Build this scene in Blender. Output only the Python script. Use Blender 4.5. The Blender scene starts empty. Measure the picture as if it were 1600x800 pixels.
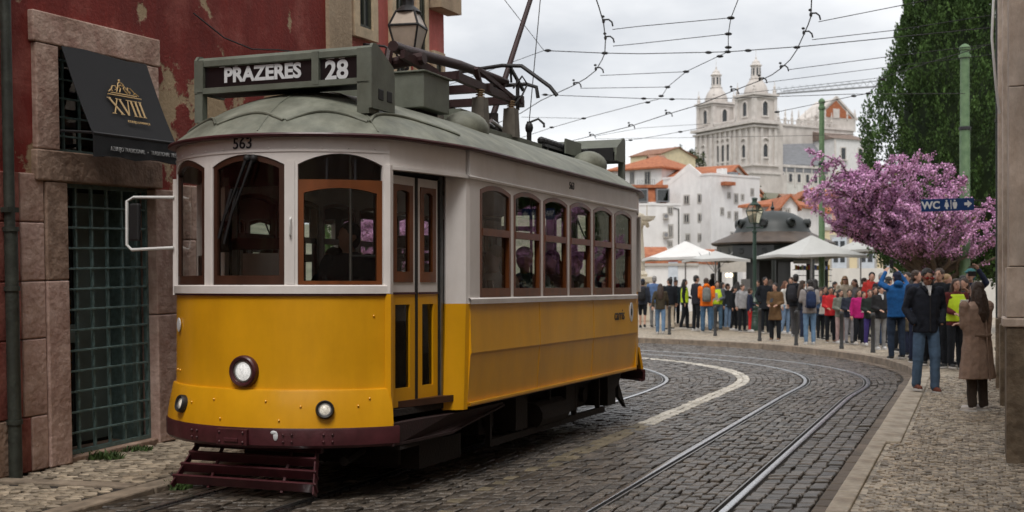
import bpy, bmesh, math, random
import numpy as np
from mathutils import Vector, Matrix
R = math.radians
random.seed(7)
SC = bpy.context.scene
COL = SC.collection
# ---------------------------------------------------------------- camera, sky, sun, exposure
FPX, HOR, EYE = 1950.0, 447.0, 1.57            # focal length in photo pixels, horizon row, eye height
cd = bpy.data.cameras.new('camera'); cam = bpy.data.objects.new('camera', cd); COL.objects.link(cam)
cam.location = (0, 0, EYE); cam.rotation_euler = (R(90), 0, 0)
cd.sensor_width = 36; cd.lens = 36*FPX/1600; cd.shift_y = (HOR-400)/1600
cd.clip_start = 0.1; cd.clip_end = 6000
cd.dof.use_dof = True; cd.dof.focus_distance = 9.8; cd.dof.aperture_fstop = 3.4
SC.camera = cam
W = bpy.data.worlds.new('World'); SC.world = W; W.use_nodes = True
nt = W.node_tree; nt.nodes.clear()
def wn(t, **k):
    n = nt.nodes.new(t)
    for a, b in k.items(): setattr(n, a, b)
    return n
SUN_EL, SUN_AZ = R(60), R(190)                 # azimuth clockwise from +Y
sky = wn('ShaderNodeTexSky', sky_type='NISHITA', sun_disc=False, sun_elevation=SUN_EL, sun_rotation=SUN_AZ)
tc = wn('ShaderNodeTexCoord'); mp = wn('ShaderNodeMapping'); mp.inputs['Scale'].default_value = (1, 1, 2.6)
mp.inputs['Location'].default_value = (0.4, 0.3, 0.1)
nz = wn('ShaderNodeTexNoise'); nz.inputs['Scale'].default_value = 2.3; nz.inputs['Detail'].default_value = 7; nz.inputs['Roughness'].default_value = .55
rp = wn('ShaderNodeValToRGB')
rp.color_ramp.elements[0].position = .36; rp.color_ramp.elements[0].color = (4.4, 4.55, 4.8, 1)
rp.color_ramp.elements[1].position = .62; rp.color_ramp.elements[1].color = (7.6, 7.6, 7.62, 1)
mx = wn('ShaderNodeMixRGB'); mx.inputs[0].default_value = .93
bg = wn('ShaderNodeBackground'); bg.inputs[1].default_value = .1
out = wn('ShaderNodeOutputWorld')
L = nt.links.new
L(tc.outputs['Generated'], mp.inputs[0]); L(mp.outputs[0], nz.inputs['Vector']); L(nz.outputs[0], rp.inputs[0])
L(sky.outputs[0], mx.inputs[1]); L(rp.outputs[0], mx.inputs[2]); L(mx.outputs[0], bg.inputs[0]); L(bg.outputs[0], out.inputs[0])
sd = bpy.data.lights.new('sun', 'SUN'); sd.energy = 1.3; sd.angle = R(22); sd.color = (1, .96, .9)
so = bpy.data.objects.new('sun', sd); COL.objects.link(so); so.location = (0, 0, 60)
dv = Vector((math.sin(SUN_AZ)*math.cos(SUN_EL), math.cos(SUN_AZ)*math.cos(SUN_EL), math.sin(SUN_EL)))
so.rotation_euler = dv.to_track_quat('Z', 'Y').to_euler()
vs = SC.view_settings; vs.view_transform = 'Standard'; vs.look = 'None'; vs.exposure = 0.62; vs.gamma = 1; vs.use_curve_mapping = False
cy = SC.cycles; cy.max_bounces = 8; cy.diffuse_bounces = 2; cy.glossy_bounces = 2; cy.transparent_max_bounces = 14; cy.transmission_bounces = 4
cy.caustics_reflective = False; cy.caustics_refractive = False
cy.use_denoising = True; cy.use_adaptive_sampling = True; cy.adaptive_threshold = 0.02

# ---------------------------------------------------------------- photo <-> place
def px(x, y, Y):                                # point of the place seen at pixel (x, y) at distance Y
    return Vector(((x-800)/FPX*Y, Y, EYE+(HOR-y)/FPX*Y))
def gp(x, y, z=0.0):                            # point on a level at height z
    Y = FPX*(EYE-z)/(y-HOR); return Vector(((x-800)/FPX*Y, Y, z))
def ray_plane(x, y, P, n):
    d = Vector(((x-800)/FPX, 1, (HOR-y)/FPX)); o = Vector((0, 0, EYE))
    t = (P-o).dot(n)/d.dot(n); return o+d*t
# ---------------------------------------------------------------- materials
MATS = {}
def mat(name, col, rough=.6, var=.18, scale=6., bump=0., bscale=60., metal=0., coat=0., spec=.5, col2=None, stretch=None, emit=None, attr=None, detail=5, grime=0, gscale=1.3, gstretch=(1, 1, .45), gcol=(.25, .2, .16)):
    if name in MATS: return MATS[name]
    m = bpy.data.materials.new(name); m.use_nodes = True; MATS[name] = m
    t = m.node_tree; N = t.nodes; b = N['Principled BSDF']; lk = t.links.new
    b.inputs['Roughness'].default_value = rough; b.inputs['Metallic'].default_value = metal
    b.inputs['Coat Weight'].default_value = coat; b.inputs['Coat Roughness'].default_value = .15
    b.inputs['Specular IOR Level'].default_value = spec
    c = N.new('ShaderNodeTexCoord'); mpn = N.new('ShaderNodeMapping')
    if stretch: mpn.inputs['Scale'].default_value = stretch
    lk(c.outputs['Object'], mpn.inputs[0])
    no = N.new('ShaderNodeTexNoise'); no.inputs['Scale'].default_value = scale; no.inputs['Detail'].default_value = detail; no.inputs['Roughness'].default_value = .6
    lk(mpn.outputs[0], no.inputs['Vector'])
    r = N.new('ShaderNodeValToRGB'); r.color_ramp.elements[0].position = .3; r.color_ramp.elements[1].position = .7
    a0 = [max(0, x*(1-var)) for x in col]; a1 = [min(1, x*(1+var)) for x in col] if col2 is None else list(col2)
    r.color_ramp.elements[0].color = (*a0, 1); r.color_ramp.elements[1].color = (*a1, 1)
    lk(no.outputs[0], r.inputs[0]); src = r.outputs[0]
    if grime:                                   # stains and worn patches with a shape of their own
        gm = N.new('ShaderNodeMapping'); gm.inputs['Scale'].default_value = gstretch; gm.inputs['Location'].default_value = (3.1, 1.7, .4); lk(c.outputs['Object'], gm.inputs[0])
        gn = N.new('ShaderNodeTexNoise'); gn.inputs['Scale'].default_value = gscale; gn.inputs['Detail'].default_value = 9; gn.inputs['Roughness'].default_value = .68; lk(gm.outputs[0], gn.inputs['Vector'])
        g_r = N.new('ShaderNodeValToRGB'); g_r.color_ramp.elements[0].position = .40; g_r.color_ramp.elements[1].position = .66; g_r.color_ramp.elements[0].color = (0, 0, 0, 1); g_r.color_ramp.elements[1].color = (grime, grime, grime, 1); lk(gn.outputs[0], g_r.inputs[0])
        g_m = N.new('ShaderNodeMixRGB'); g_m.blend_type = 'MULTIPLY'; lk(g_r.outputs[0], g_m.inputs[0]); lk(src, g_m.inputs[1]); g_m.inputs[2].default_value = (*gcol, 1); src = g_m.outputs[0]
    if attr:                                    # per-piece variation from the face attribute 'rnd'
        at = N.new('ShaderNodeAttribute'); at.attribute_name = 'rnd'
        mr = N.new('ShaderNodeMapRange'); mr.inputs[3].default_value = attr[0]; mr.inputs[4].default_value = attr[1]
        lk(at.outputs['Fac'], mr.inputs[0])
        mm = N.new('ShaderNodeMixRGB'); mm.blend_type = 'MULTIPLY'; mm.inputs[0].default_value = 1
        lk(src, mm.inputs[1]); lk(mr.outputs[0], mm.inputs[2]); src = mm.outputs[0]
    lk(src, b.inputs['Base Color'])
    rr = N.new('ShaderNodeMapRange'); rr.inputs[3].default_value = max(.02, rough-.1); rr.inputs[4].default_value = min(1, rough+.12)
    lk(no.outputs[0], rr.inputs[0]); lk(rr.outputs[0], b.inputs['Roughness'])
    if bump:
        n2 = N.new('ShaderNodeTexNoise'); n2.inputs['Scale'].default_value = bscale; n2.inputs['Detail'].default_value = 4
        lk(mpn.outputs[0], n2.inputs['Vector'])
        bp = N.new('ShaderNodeBump'); bp.inputs['Strength'].default_value = bump; bp.inputs['Distance'].default_value = .02
        lk(n2.outputs[0], bp.inputs['Height']); lk(bp.outputs[0], b.inputs['Normal'])
    if emit:
        b.inputs['Emission Color'].default_value = (*emit[0], 1); b.inputs['Emission Strength'].default_value = emit[1]
    return m
def glass(name, tint=(.8, .82, .8), refl=1.0, rough=.01):
    if name in MATS: return MATS[name]
    m = bpy.data.materials.new(name); m.use_nodes = True; MATS[name] = m
    t = m.node_tree; N = t.nodes; N.clear(); lk = t.links.new
    o = N.new('ShaderNodeOutputMaterial'); mixn = N.new('ShaderNodeMixShader')
    tr = N.new('ShaderNodeBsdfTransparent'); tr.inputs[0].default_value = (*tint, 1)
    gl = N.new('ShaderNodeBsdfGlossy'); gl.inputs['Roughness'].default_value = rough; gl.inputs[0].default_value = (.92, .95, .95, 1)
    fr = N.new('ShaderNodeFresnel'); fr.inputs[0].default_value = 1.5
    mu = N.new('ShaderNodeMath'); mu.operation = 'MULTIPLY'; mu.inputs[1].default_value = 1.6*refl; mu.use_clamp = True
    lk(fr.outputs[0], mu.inputs[0]); lk(mu.outputs[0], mixn.inputs[0]); lk(tr.outputs[0], mixn.inputs[1]); lk(gl.outputs[0], mixn.inputs[2]); lk(mixn.outputs[0], o.inputs[0])
    return m
# ---------------------------------------------------------------- mesh builder
class MB:
    def __init__(s): s.v = []; s.f = []; s.r = None
    def add(s, vs, fs):
        k = len(s.v); s.v += [tuple(p) for p in vs]; s.f += [tuple(i+k for i in f) for f in fs]; return s
    def box(s, c, d, M=None):
        x, y, z = d[0]/2, d[1]/2, d[2]/2
        p = [Vector((sx*x, sy*y, sz*z)) for sz in (-1, 1) for sy in (-1, 1) for sx in (-1, 1)]
        if M is not None: p = [M @ q for q in p]
        c = Vector(c); p = [q+c for q in p]
        return s.add(p, [(0, 2, 3, 1), (4, 5, 7, 6), (0, 1, 5, 4), (2, 6, 7, 3), (0, 4, 6, 2), (1, 3, 7, 5)])
    def bb(s, x0, x1, y0, y1, z0, z1): return s.box(((x0+x1)/2, (y0+y1)/2, (z0+z1)/2), (abs(x1-x0), abs(y1-y0), abs(z1-z0)))
    def bar(s, a, b, w, h, up=(0, 0, 1)):       # rectangular bar from a to b
        a = Vector(a); b = Vector(b); d = (b-a); L_ = d.length; d.normalize(); up = Vector(up)
        sx = d.cross(up)
        if sx.length < 1e-4: sx = d.cross(Vector((1, 0, 0)))
        sx.normalize(); u = sx.cross(d)
        M = Matrix((sx, d, u)).transposed()
        return s.box((a+b)/2, (w, L_, h), M)
    def tube(s, pts, r, n=8, cap=True):
        pts = [Vector(p) for p in pts]; m = len(pts); rs = r if isinstance(r, (list, tuple)) else [r]*m
        k = len(s.v); pu = None
        for i, p in enumerate(pts):
            d = (pts[min(i+1, m-1)]-pts[max(i-1, 0)]).normalized()
            if pu is None: pu = d.orthogonal().normalized()
            u = (pu-d*pu.dot(d))
            u = u.normalized() if u.length > 1e-5 else d.orthogonal().normalized()
            pu = u; w = d.cross(u)
            for j in range(n):
                a = 2*math.pi*j/n; s.v.append(tuple(p+(u*math.cos(a)+w*math.sin(a))*rs[i]))
        for i in range(m-1):
            for j in range(n):
                a = k+i*n+j; b = k+i*n+(j+1) % n; s.f.append((a, b, b+n, a+n))
        if cap: s.f.append(tuple(k+j for j in range(n))[::-1]); s.f.append(tuple(k+(m-1)*n+j for j in range(n)))
        return s
    def loft(s, rings, cap=True, closed=True):  # rings of equal length
        k = len(s.v); n = len(rings[0]); m = len(rings)
        for r in rings: s.v += [tuple(p) for p in r]
        for i in range(m-1):
            for j in range(n if closed else n-1):
                a = k+i*n+j; b = k+i*n+(j+1) % n; s.f.append((a, b, b+n, a+n))
        if cap and closed: s.f.append(tuple(k+j for j in range(n))[::-1]); s.f.append(tuple(k+(m-1)*n+j for j in range(n)))
        return s
    def lathe(s, prof, c=(0, 0, 0), n=20, M=None, cap=True):   # prof: (radius, z)
        rings = []
        for r, z in prof:
            ring = [Vector((r*math.cos(2*math.pi*j/n), r*math.sin(2*math.pi*j/n), z)) for j in range(n)]
            if M is not None: ring = [M @ p for p in ring]
            rings.append([p+Vector(c) for p in ring])
        return s.loft(rings, cap)
    def ell(s, c, r, n=10, m=7, M=None):
        prof = []; rings = []
        for i in range(m+1):
            a = -math.pi/2+math.pi*i/m; a = max(-1.52, min(1.52, a))
            ring = [Vector((r[0]*math.cos(a)*math.cos(2*math.pi*j/n), r[1]*math.cos(a)*math.sin(2*math.pi*j/n), r[2]*math.sin(a))) for j in range(n)]
            if M is not None: ring = [M @ p for p in ring]
            rings.append([p+Vector(c) for p in ring])
        return s.loft(rings)
    def cap_(s, a, b, ra, rb, n=8):             # tapered capsule
        a = Vector(a); b = Vector(b); d = (b-a).normalized()
        pts = [a-d*ra*.95, a-d*ra*.6, a, b, b+d*rb*.6, b+d*rb*.95]
        return s.tube(pts, [ra*.3, ra*.8, ra, rb, rb*.8, rb*.3], n)
    def prism(s, poly, a, b):                   # poly: list of 3D points, extruded by vector b-a
        d = Vector(b)-Vector(a); n = len(poly); k = len(s.v)
        s.v += [tuple(p) for p in poly]+[tuple(Vector(p)+d) for p in poly]
        s.f.append(tuple(k+i for i in range(n))[::-1]); s.f.append(tuple(k+n+i for i in range(n)))
        for i in range(n): j = (i+1) % n; s.f.append((k+i, k+j, k+n+j, k+n+i))
        return s
    def build(s, name, m=None, parent=None, smooth=None, bevel=0, fixn=True, solid=None, local=None):
        me = bpy.data.meshes.new(name); me.from_pydata(s.v, [], s.f)
        if fixn:
            bm = bmesh.new(); bm.from_mesh(me)
            if solid: bmesh.ops.remove_doubles(bm, verts=bm.verts, dist=1e-4)
            bmesh.ops.recalc_face_normals(bm, faces=bm.faces); bm.to_mesh(me); bm.free()
        me.update()
        if m: me.materials.append(m if not isinstance(m, str) else MATS[m])
        if smooth is not None:
            me.shade_smooth(); me.set_sharp_from_angle(angle=R(smooth))
        o = bpy.data.objects.new(name, me); COL.objects.link(o)
        if parent is not None: o.parent = parent
        if solid:
            md = o.modifiers.new('solid', 'SOLIDIFY'); md.thickness = solid; md.offset = -1
            if smooth is not None: md = o.modifiers.new('split', 'EDGE_SPLIT'); md.split_angle = R(38)
        if bevel:
            md = o.modifiers.new('bevel', 'BEVEL'); md.width = bevel; md.segments = 2; md.limit_method = 'ANGLE'; md.angle_limit = R(40)
        return o
def empty(name, loc=(0, 0, 0), rz=0, parent=None):
    o = bpy.data.objects.new(name, None); COL.objects.link(o); o.location = loc; o.rotation_euler = (0, 0, rz); o.empty_display_size = .2
    if parent is not None: o.parent = parent
    return o
def tag(o, label=None, cat=None, group=None, kind=None):
    if label: o['label'] = label
    if cat: o['category'] = cat
    if group: o['group'] = group
    if kind: o['kind'] = kind
    return o
CH = {}
def copy_tree(o, parent=None, depth=0):
    c = o.copy(); COL.objects.link(c); c.parent = parent
    for ch in list(o.children): copy_tree(ch, c, depth+1)
    return c
def text(body, size, name, m, parent, M, bold=0.0, extrude=.002, align='CENTER', spacing=1.0, bend=None, sx=1.0):
    cu = bpy.data.curves.new(name, 'FONT'); cu.body = body; cu.size = size; cu.extrude = extrude; cu.offset = bold
    cu.align_x = align; cu.align_y = 'CENTER'; cu.space_character = spacing; cu.resolution_u = 4
    o = bpy.data.objects.new(name, cu); COL.objects.link(o)
    bpy.context.view_layer.update()
    me = bpy.data.meshes.new_from_object(o.evaluated_get(bpy.context.evaluated_depsgraph_get()))
    bpy.data.objects.remove(o); bpy.data.curves.remove(cu)
    me.materials.clear(); me.materials.append(m)
    if sx != 1.0:
        for v in me.vertices: v.co.x *= sx
    if bend:
        for v in me.vertices: v.co = bend(v.co)
    else: me.transform(M)
    me.name = name
    o = bpy.data.objects.new(name, me); COL.objects.link(o); o.parent = parent
    return o
def frame(o, ex, ey, ez): # matrix with the given axes and origin
    M = Matrix.Identity(4)
    for i, a in enumerate((ex, ey, ez)):
        a = Vector(a).normalized()
        for j in range(3): M[j][i] = a[j]
    for j in range(3): M[j][3] = o[j]
    return M
# ---------------------------------------------------------------- street geometry
PH0 = R(20.2); DS = Vector((math.sin(PH0), math.cos(PH0))); NS = Vector((math.cos(PH0), -math.sin(PH0)))
B0 = Vector((3.5, 19.6)); RC = 9.0; CC = B0-RC*NS; WMAX = RC*R(100)
def P(w, v):                                    # street coordinates: w along the middle line, v to the right of it
    w = float(w); v = float(v)
    if w <= 0: q = B0+DS*w+NS*v; return q
    ww = min(w, WMAX); ph = PH0-ww/RC; q = CC+(RC+v)*Vector((math.cos(ph), -math.sin(ph)))
    if w > WMAX: q = q+Vector((math.sin(ph), math.cos(ph)))*(w-WMAX)
    return q
def sm(a, b, x):
    t = max(0, min(1, (x-a)/(b-a))); return t*t*(3-2*t)
def railv(base, w):                             # the tracks spread apart in the bend
    return base+(-.42 if base < 0 else (.12 if base < 1.4 else .30))*sm(-2, 4.5, w)
KW = [-60, .8, 4.18, 6.85, 8.94, 11.7, 16, 30]; KV = [2.60, 2.60, 3.35, 4.2, 5.1, 5.7, 6.1, 6.5]
def kerbv(w): return float(np.interp(w, KW, KV))
# tram frame (s forward, u to the viewer's side)
TA = R(21.7); TC = Vector((-1.487, 10.31)); TF = Vector((-math.sin(TA), -math.cos(TA))); TU = Vector((math.cos(TA), -math.sin(TA)))
def tw(s, u, z=0): q = TC+TF*s+TU*u; return Vector((q.x, q.y, z))
def ts(x, u):                                   # s of the point at offset u that the photo shows in column x
    k = (x-800)/FPX; o = TC+TU*u; return (k*o.y-o.x)/(TF.x-k*TF.y)
def tz(y, s, u): return EYE+(HOR-y)/FPX*(TC+TF*s+TU*u).y
SLOPE = .0272
def lpz(s): return max(.02, .085-SLOPE*s)       # the left pavement climbs along the street

mat('earth', (.12, .1, .08), .9, .3, 3)
mat('joint', (.032, .026, .021), .95, .4, 9, bump=.4, bscale=90)
mat('sett', (.084, .069, .055), .37, .4, 14, bump=.45, bscale=60, attr=(.5, 1.55), col2=(.130, .110, .090), grime=.55, gscale=.55, gstretch=(1, 1, 1), gcol=(.62, .5, .38))
mat('sett_white', (.56, .52, .45), .6, .3, 18, bump=.3, bscale=70, attr=(.7, 1.1))
mat('sett_faded', (.30, .24, .13), .6, .4, 25, bump=.3, bscale=70, attr=(.6, 1.1), col2=(.18, .15, .11))
mat('calcada', (.37, .31, .235), .5, .28, 20, bump=.35, bscale=60, attr=(.5, 1.4), grime=.5, gscale=1.0, gstretch=(1, 1, 1), gcol=(.6, .5, .4))
mat('kerb', (.43, .37, .29), .65, .28, 9, bump=.45, bscale=40, grime=.6, gscale=2.2, gstretch=(1, 1, 1), gcol=(.55, .45, .36))
mat('kerb_dark', (.25, .2, .15), .75, .4, 6, bump=.4, bscale=40)
mat('rail_steel', (.55, .55, .56), .28, .2, 30, metal=1., stretch=(1, 1, 1))
mat('rail_lip', (.3, .29, .28), .45, .25, 30, metal=.9)
mat('groove', (.012, .011, .01), .9, .2, 20)
mat('weed', (.05, .09, .02), .7, .4, 20)
def calc_mat():
    m = mat('calcada_far', (.46, .39, .30), .6, .22, 1.2, grime=.4, gscale=.4, gstretch=(1, 1, 1), gcol=(.6, .52, .44))
    t = m.node_tree; N = t.nodes; lk = t.links.new; b = N['Principled BSDF']
    c = [n for n in N if n.type == 'TEX_COORD'][0]
    v = N.new('ShaderNodeTexVoronoi'); v.feature = 'DISTANCE_TO_EDGE'; v.inputs['Scale'].default_value = 9; v.inputs['Randomness'].default_value = .6
    lk(c.outputs['Object'], v.inputs['Vector'])
    r = N.new('ShaderNodeValToRGB'); r.color_ramp.elements[0].position = .02; r.color_ramp.elements[0].color = (.35, .33, .3, 1); r.color_ramp.elements[1].position = .1
    lk(v.outputs['Distance'], r.inputs[0])
    v2 = N.new('ShaderNodeTexVoronoi'); v2.inputs['Scale'].default_value = 9; v2.inputs['Randomness'].default_value = .6; lk(c.outputs['Object'], v2.inputs['Vector'])
    hs = N.new('ShaderNodeSeparateColor'); lk(v2.outputs['Color'], hs.inputs[0])
    mr = N.new('ShaderNodeMapRange'); mr.inputs[3].default_value = .75; mr.inputs[4].default_value = 1.15; lk(hs.outputs[0], mr.inputs[0])
    base = b.inputs['Base Color'].links[0].from_socket
    m1 = N.new('ShaderNodeMixRGB'); m1.blend_type = 'MULTIPLY'; m1.inputs[0].default_value = 1; lk(base, m1.inputs[1]); lk(r.outputs[0], m1.inputs[2])
    m2 = N.new('ShaderNodeMixRGB'); m2.blend_type = 'MULTIPLY'; m2.inputs[0].default_value = 1; lk(m1.outputs[0], m2.inputs[1]); lk(mr.outputs[0], m2.inputs[2])
    lk(m2.outputs[0], b.inputs['Base Color'])
calc_mat()

# ground to the horizon
g = MB().add([(-3000, -400, -.08), (3000, -400, -.08), (3000, 5000, -.08), (-3000, 5000, -.08)], [(0, 1, 2, 3)]).build('ground', 'earth'); tag(g, kind='structure')
def strip(ws, v0, v1, z0, z1=None):
    mb = MB(); k = 0
    for i, w in enumerate(ws):
        a = P(w, v0(w)); b = P(w, v1(w)); mb.v += [(a.x, a.y, z0), (b.x, b.y, z0 if z1 is None else z1)]
        if i: mb.f.append((2*i-2, 2*i-1, 2*i+1, 2*i))
    return mb
WS = [-60, -40, -30, -20, -14]+[x*.5 for x in range(-27, 50)]
road = strip(WS, lambda w: -9 if w < 1 else -6.5, lambda w: kerbv(w)+.15, -.022).build('road', 'joint'); tag(road, kind='structure')
pave = strip([-60, -40, -20, -8, -4, -2, -1, 0]+[x*.5 for x in range(1, 50)], lambda w: kerbv(w)+.12, lambda w: kerbv(w)+(70 if w > -12 else 14), .108).build('pavement', 'calcada_far'); tag(pave, kind='structure')

# ---- setts
rng = np.random.default_rng(5)
def piece(c4, zt, inset=.010, depth=.035, tilt=.004):
    c4 = np.asarray(c4); ce = c4.mean(0)
    d = c4-ce; ln = np.linalg.norm(d, axis=1, keepdims=True)
    top = ce+d*(1-inset*1.3/np.maximum(ln, 1e-3))
    z = zt+rng.uniform(-tilt, tilt, 4)+rng.uniform(-tilt, tilt)
    v = [(c4[i][0], c4[i][1], zt-depth) for i in range(4)]+[(c4[i][0], c4[i][1], z[i]-inset*.75) for i in range(4)]+[(top[i][0], top[i][1], z[i]) for i in range(4)]
    f = []
    for k in (0, 4):
        for i in range(4): j = (i+1) % 4; f.append((k+i, k+j, k+4+j, k+4+i))
    f.append((8, 9, 10, 11)); return v, f
def pieces_out(items, name, stuffname, m, parent, limit=300, each_mat=None):
    """items: list of (corner quad, top z); the nearest become parts, the rest one stuff part"""
    items = sorted(items, key=lambda it: (np.mean([c[0] for c in it[0]]))**2+(np.mean([c[1] for c in it[0]]))**2)
    vis = [it for it in items if inview(it)]
    near = set(id(it) for it in vis[:limit])
    V = []; F = []; RN = []
    for it in items:
        v, f = piece(it[0], it[1], it[2] if len(it) > 2 else .010)
        rn = float(rng.random())
        if id(it) in near:
            c = np.mean(np.array(v), axis=0); me = bpy.data.meshes.new(name); me.from_pydata([tuple(np.array(q)-c) for q in v], [], f)
            a = me.attributes.new('rnd', 'FLOAT', 'FACE'); a.data.foreach_set('value', [rn]*len(f)); me.materials.append(m)
            o = bpy.data.objects.new(name, me); o.location = c; COL.objects.link(o); o.parent = parent
        else:
            k = len(V); V += v; F += [tuple(i+k for i in q) for q in f]; RN += [rn]*len(f)
    if V:
        me = bpy.data.meshes.new(stuffname); me.from_pydata(V, [], F)
        a = me.attributes.new('rnd', 'FLOAT', 'FACE'); a.data.foreach_set('value', RN); me.materials.append(m)
        o = bpy.data.objects.new(stuffname, me); COL.objects.link(o); o.parent = parent; o['kind'] = 'stuff'
def inview(it):
    c = np.mean(np.array(it[0]), axis=0)
    if c[1] < 4: return False
    x = 800+c[0]/c[1]*FPX; y = HOR+(EYE-it[1])/c[1]*FPX
    if not (5 < x < 1595 and y < 798): return False
    # hidden below the tram
    r = Vector((c[0], c[1]))-TC; s_, u_ = r.dot(TF), r.dot(TU)
    return not (-6.5 < s_ < 1.2 and -1.3 < u_ < .75)
setts = []; whites = []; faded = []
GAP = .011
def column(va, vb, w0, w1, lo, hi, sk, sink, limit_kerb=False):
    w = w0+rng.uniform(0, .1)
    while w < w1:
        l = rng.uniform(lo, hi)
        a, b = w+GAP/2, w+l-GAP/2
        v0a, v1a, v0b, v1b = va(a)+GAP/2, vb(a)-GAP/2, va(b)+GAP/2, vb(b)-GAP/2
        if limit_kerb and v1a > kerbv(w)-.19: w += l; continue
        j = rng.uniform(-.013, .013, 8); kk = sk*(v1a-v0a)/2
        q = [P(a-kk+j[0], v0a+j[1]), P(a+kk+j[2], v1a+j[3]), P(b+kk+j[4], v1b+j[5]), P(b-kk+j[6], v0b+j[7])]
        sink(w, [tuple(p) for p in q]); w += l
Wn, Wf = -12.6, 14.0
def zone(va, vb, sk, wn=Wn, wf=Wf):
    n = max(1, round((vb(0 if wf > 0 else wn)-va(0 if wf > 0 else wn))/.100))
    for i in range(n):
        column(lambda w, i=i: va(w)+(vb(w)-va(w))*i/n, lambda w, i=i: va(w)+(vb(w)-va(w))*(i+1)/n, wn, wf, .10, .17, sk, lambda w, q: setts.append((q, rng.normal(0, .004))))
rv = railv; RH = .058
zone(lambda w: -2.75, lambda w: rv(-1.96, w)-RH, .5, Wn, -.5)
zone(lambda w: rv(-1.96, w)+RH+.02, lambda w: rv(-1.06, w)-RH-.02, .5)
zone(lambda w: rv(-1.06, w)+RH, lambda w: -.11, .6)
zone(lambda w: .11, lambda w: rv(.96, w)-RH, .45)
zone(lambda w: rv(.96, w)+RH+.02, lambda w: rv(1.86, w)-RH-.02, .2)
zone(lambda w: rv(1.86, w)+RH, lambda w: kerbv(w)-.178, .15, Wn, .8)
for i in range(40):
    va = lambda w, i=i: rv(1.86, w)+RH+.10*i
    column(va, lambda w, va=va: va(w)+.10, 1.0, Wf, .10, .17, .15, lambda w, q: setts.append((q, rng.normal(0, .0025))), True)
def white_sink(w, q):
    if w > -5.8: whites.append((q, .003+rng.normal(0, .002)))
    elif w > -9.0 and rng.random() < .8: faded.append((q, .002))
    elif rng.random() < .16: faded.append((q, .001))
    else: setts.append((q, rng.normal(0, .002)))
for i in (0, 1): column(lambda w, i=i: -.11+.11*i, lambda w, i=i: .11*i, Wn, Wf, .11, .18, .2, white_sink)
pieces_out(setts, 'sett', 'setts', MATS['sett'], road)
pieces_out(whites, 'white_sett', 'white_setts', MATS['sett_white'], road)
pieces_out(faded, 'faded_sett', 'faded_setts', MATS['sett_faded'], road)
# gutter slabs along the right kerb
gut = []
w = Wn
while w < 14:
    l = rng.uniform(.25, .5); kv0, kv1 = kerbv(w), kerbv(w+l)
    gut.append(([tuple(P(w+.006, kv0-.17)), tuple(P(w+.006, kv0-.005)), tuple(P(w+l-.006, kv1-.005)), tuple(P(w+l-.006, kv1-.17))], -.004, .008)); w += l
pieces_out(gut, 'gutter_slab', 'gutter_slabs', mat('gutter', (.15, .115, .085), .7, .35, 10, bump=.4, bscale=50, attr=(.7, 1.2)), road)
# rails
def rail(base, inner, label):
    prof = [(-.034, -.03), (-.034, .004), (-.030, .007), (.018, .007), (.022, .003), (.024, -.028)]
    lip = [(.056, -.028), (.058, .003), (.072, .003), (.074, -.03)]
    ws = [Wn-6+.35*i for i in range(int((Wf+9-Wn)/.35))]
    root = empty('tram_rail', (*P(Wn, base), 0)); tag(root, label, 'rail', 'tram rails set in the cobbles')
    inv = Vector(root.location)
    for nm, pr, m in (('rail_head', prof, 'rail_steel'), ('groove', [(.024, -.0215), (.056, -.0215)], 'groove'), ('guard_lip', lip, 'rail_lip')):
        rings = []
        for w_ in ws:
            c = rv(base, w_); rings.append([Vector((*P(w_, c+inner*o), z+(.004 if nm == 'groove' else 0)))-inv for o, z in pr])
        MB().loft(rings, closed=False).build(nm, m, root, smooth=40, fixn=False)
rail(-1.96, 1, 'far rail of the track that runs beneath the yellow tram')
rail(-1.06, -1, 'near rail of the track the yellow tram stands on')
rail(.96, 1, 'left rail of the empty curving tram track')
rail(1.86, -1, 'right rail of the empty curving tram track')
# kerb stones, right and far side
w = -14.0; i = 0
while w < 15:
    l = rng.uniform(.75, 1.1); far = w > 1.5; wd = .145 if w < -7.6 else .27
    if far: wd = .24
    a, b = w+.005, w+l-.005; k0, k1 = kerbv(a), kerbv(b); dz = rng.uniform(-.003, .003)
    q = [P(a, k0), P(a, k0+wd), P(b, k1+wd), P(b, k1)]
    mb = MB(); c = sum(q, Vector((0, 0)))/4
    mb.prism([(p.x-c.x, p.y-c.y, 0) for p in q], (0, 0, 0), (0, 0, .17+dz))
    o = mb.build('kerb_stone', 'kerb_dark' if far else 'kerb', pave, bevel=.012); o.location = (c.x, c.y, -.04); w += l
# small limestone pieces of the near right pavement
cal = []
WA = R(20.6); WD = Vector((math.sin(WA), math.cos(WA))); WNn = Vector((math.cos(WA), -math.sin(WA))); W0 = Vector((4.06, 10.25))
for i in range(-60, 260):
    for j in range(-4, 42):
        w_ = -13+i*.068; v_ = 2.6+j*.062+(.031 if i % 2 else 0)
        if w_ > 1.2: continue
        wd = (.145 if w_ < -7.6 else .27)+.02
        if v_ < 2.6+wd+.03: continue
        c = P(w_, v_); d = (c-W0).dot(WNn)
        if d > .26 and (c-W0).dot(WD) > -.1: continue
        if v_ > 5.1: continue
        h = .0275; jj = rng.uniform(-.010, .010, (4, 2))
        q = [tuple(Vector(c)+DS*(sx*(h+.003))+NS*(sy*h)+Vector(tuple(jj[n]))) for n, (sx, sy) in enumerate(((-1, -1), (-1, 1), (1, 1), (1, -1)))]
        cal.append((q, .121+rng.normal(0, .0025), .007))
pieces_out(cal, 'paving_stone', 'paving_stones', MATS['calcada'], pave)
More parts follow.
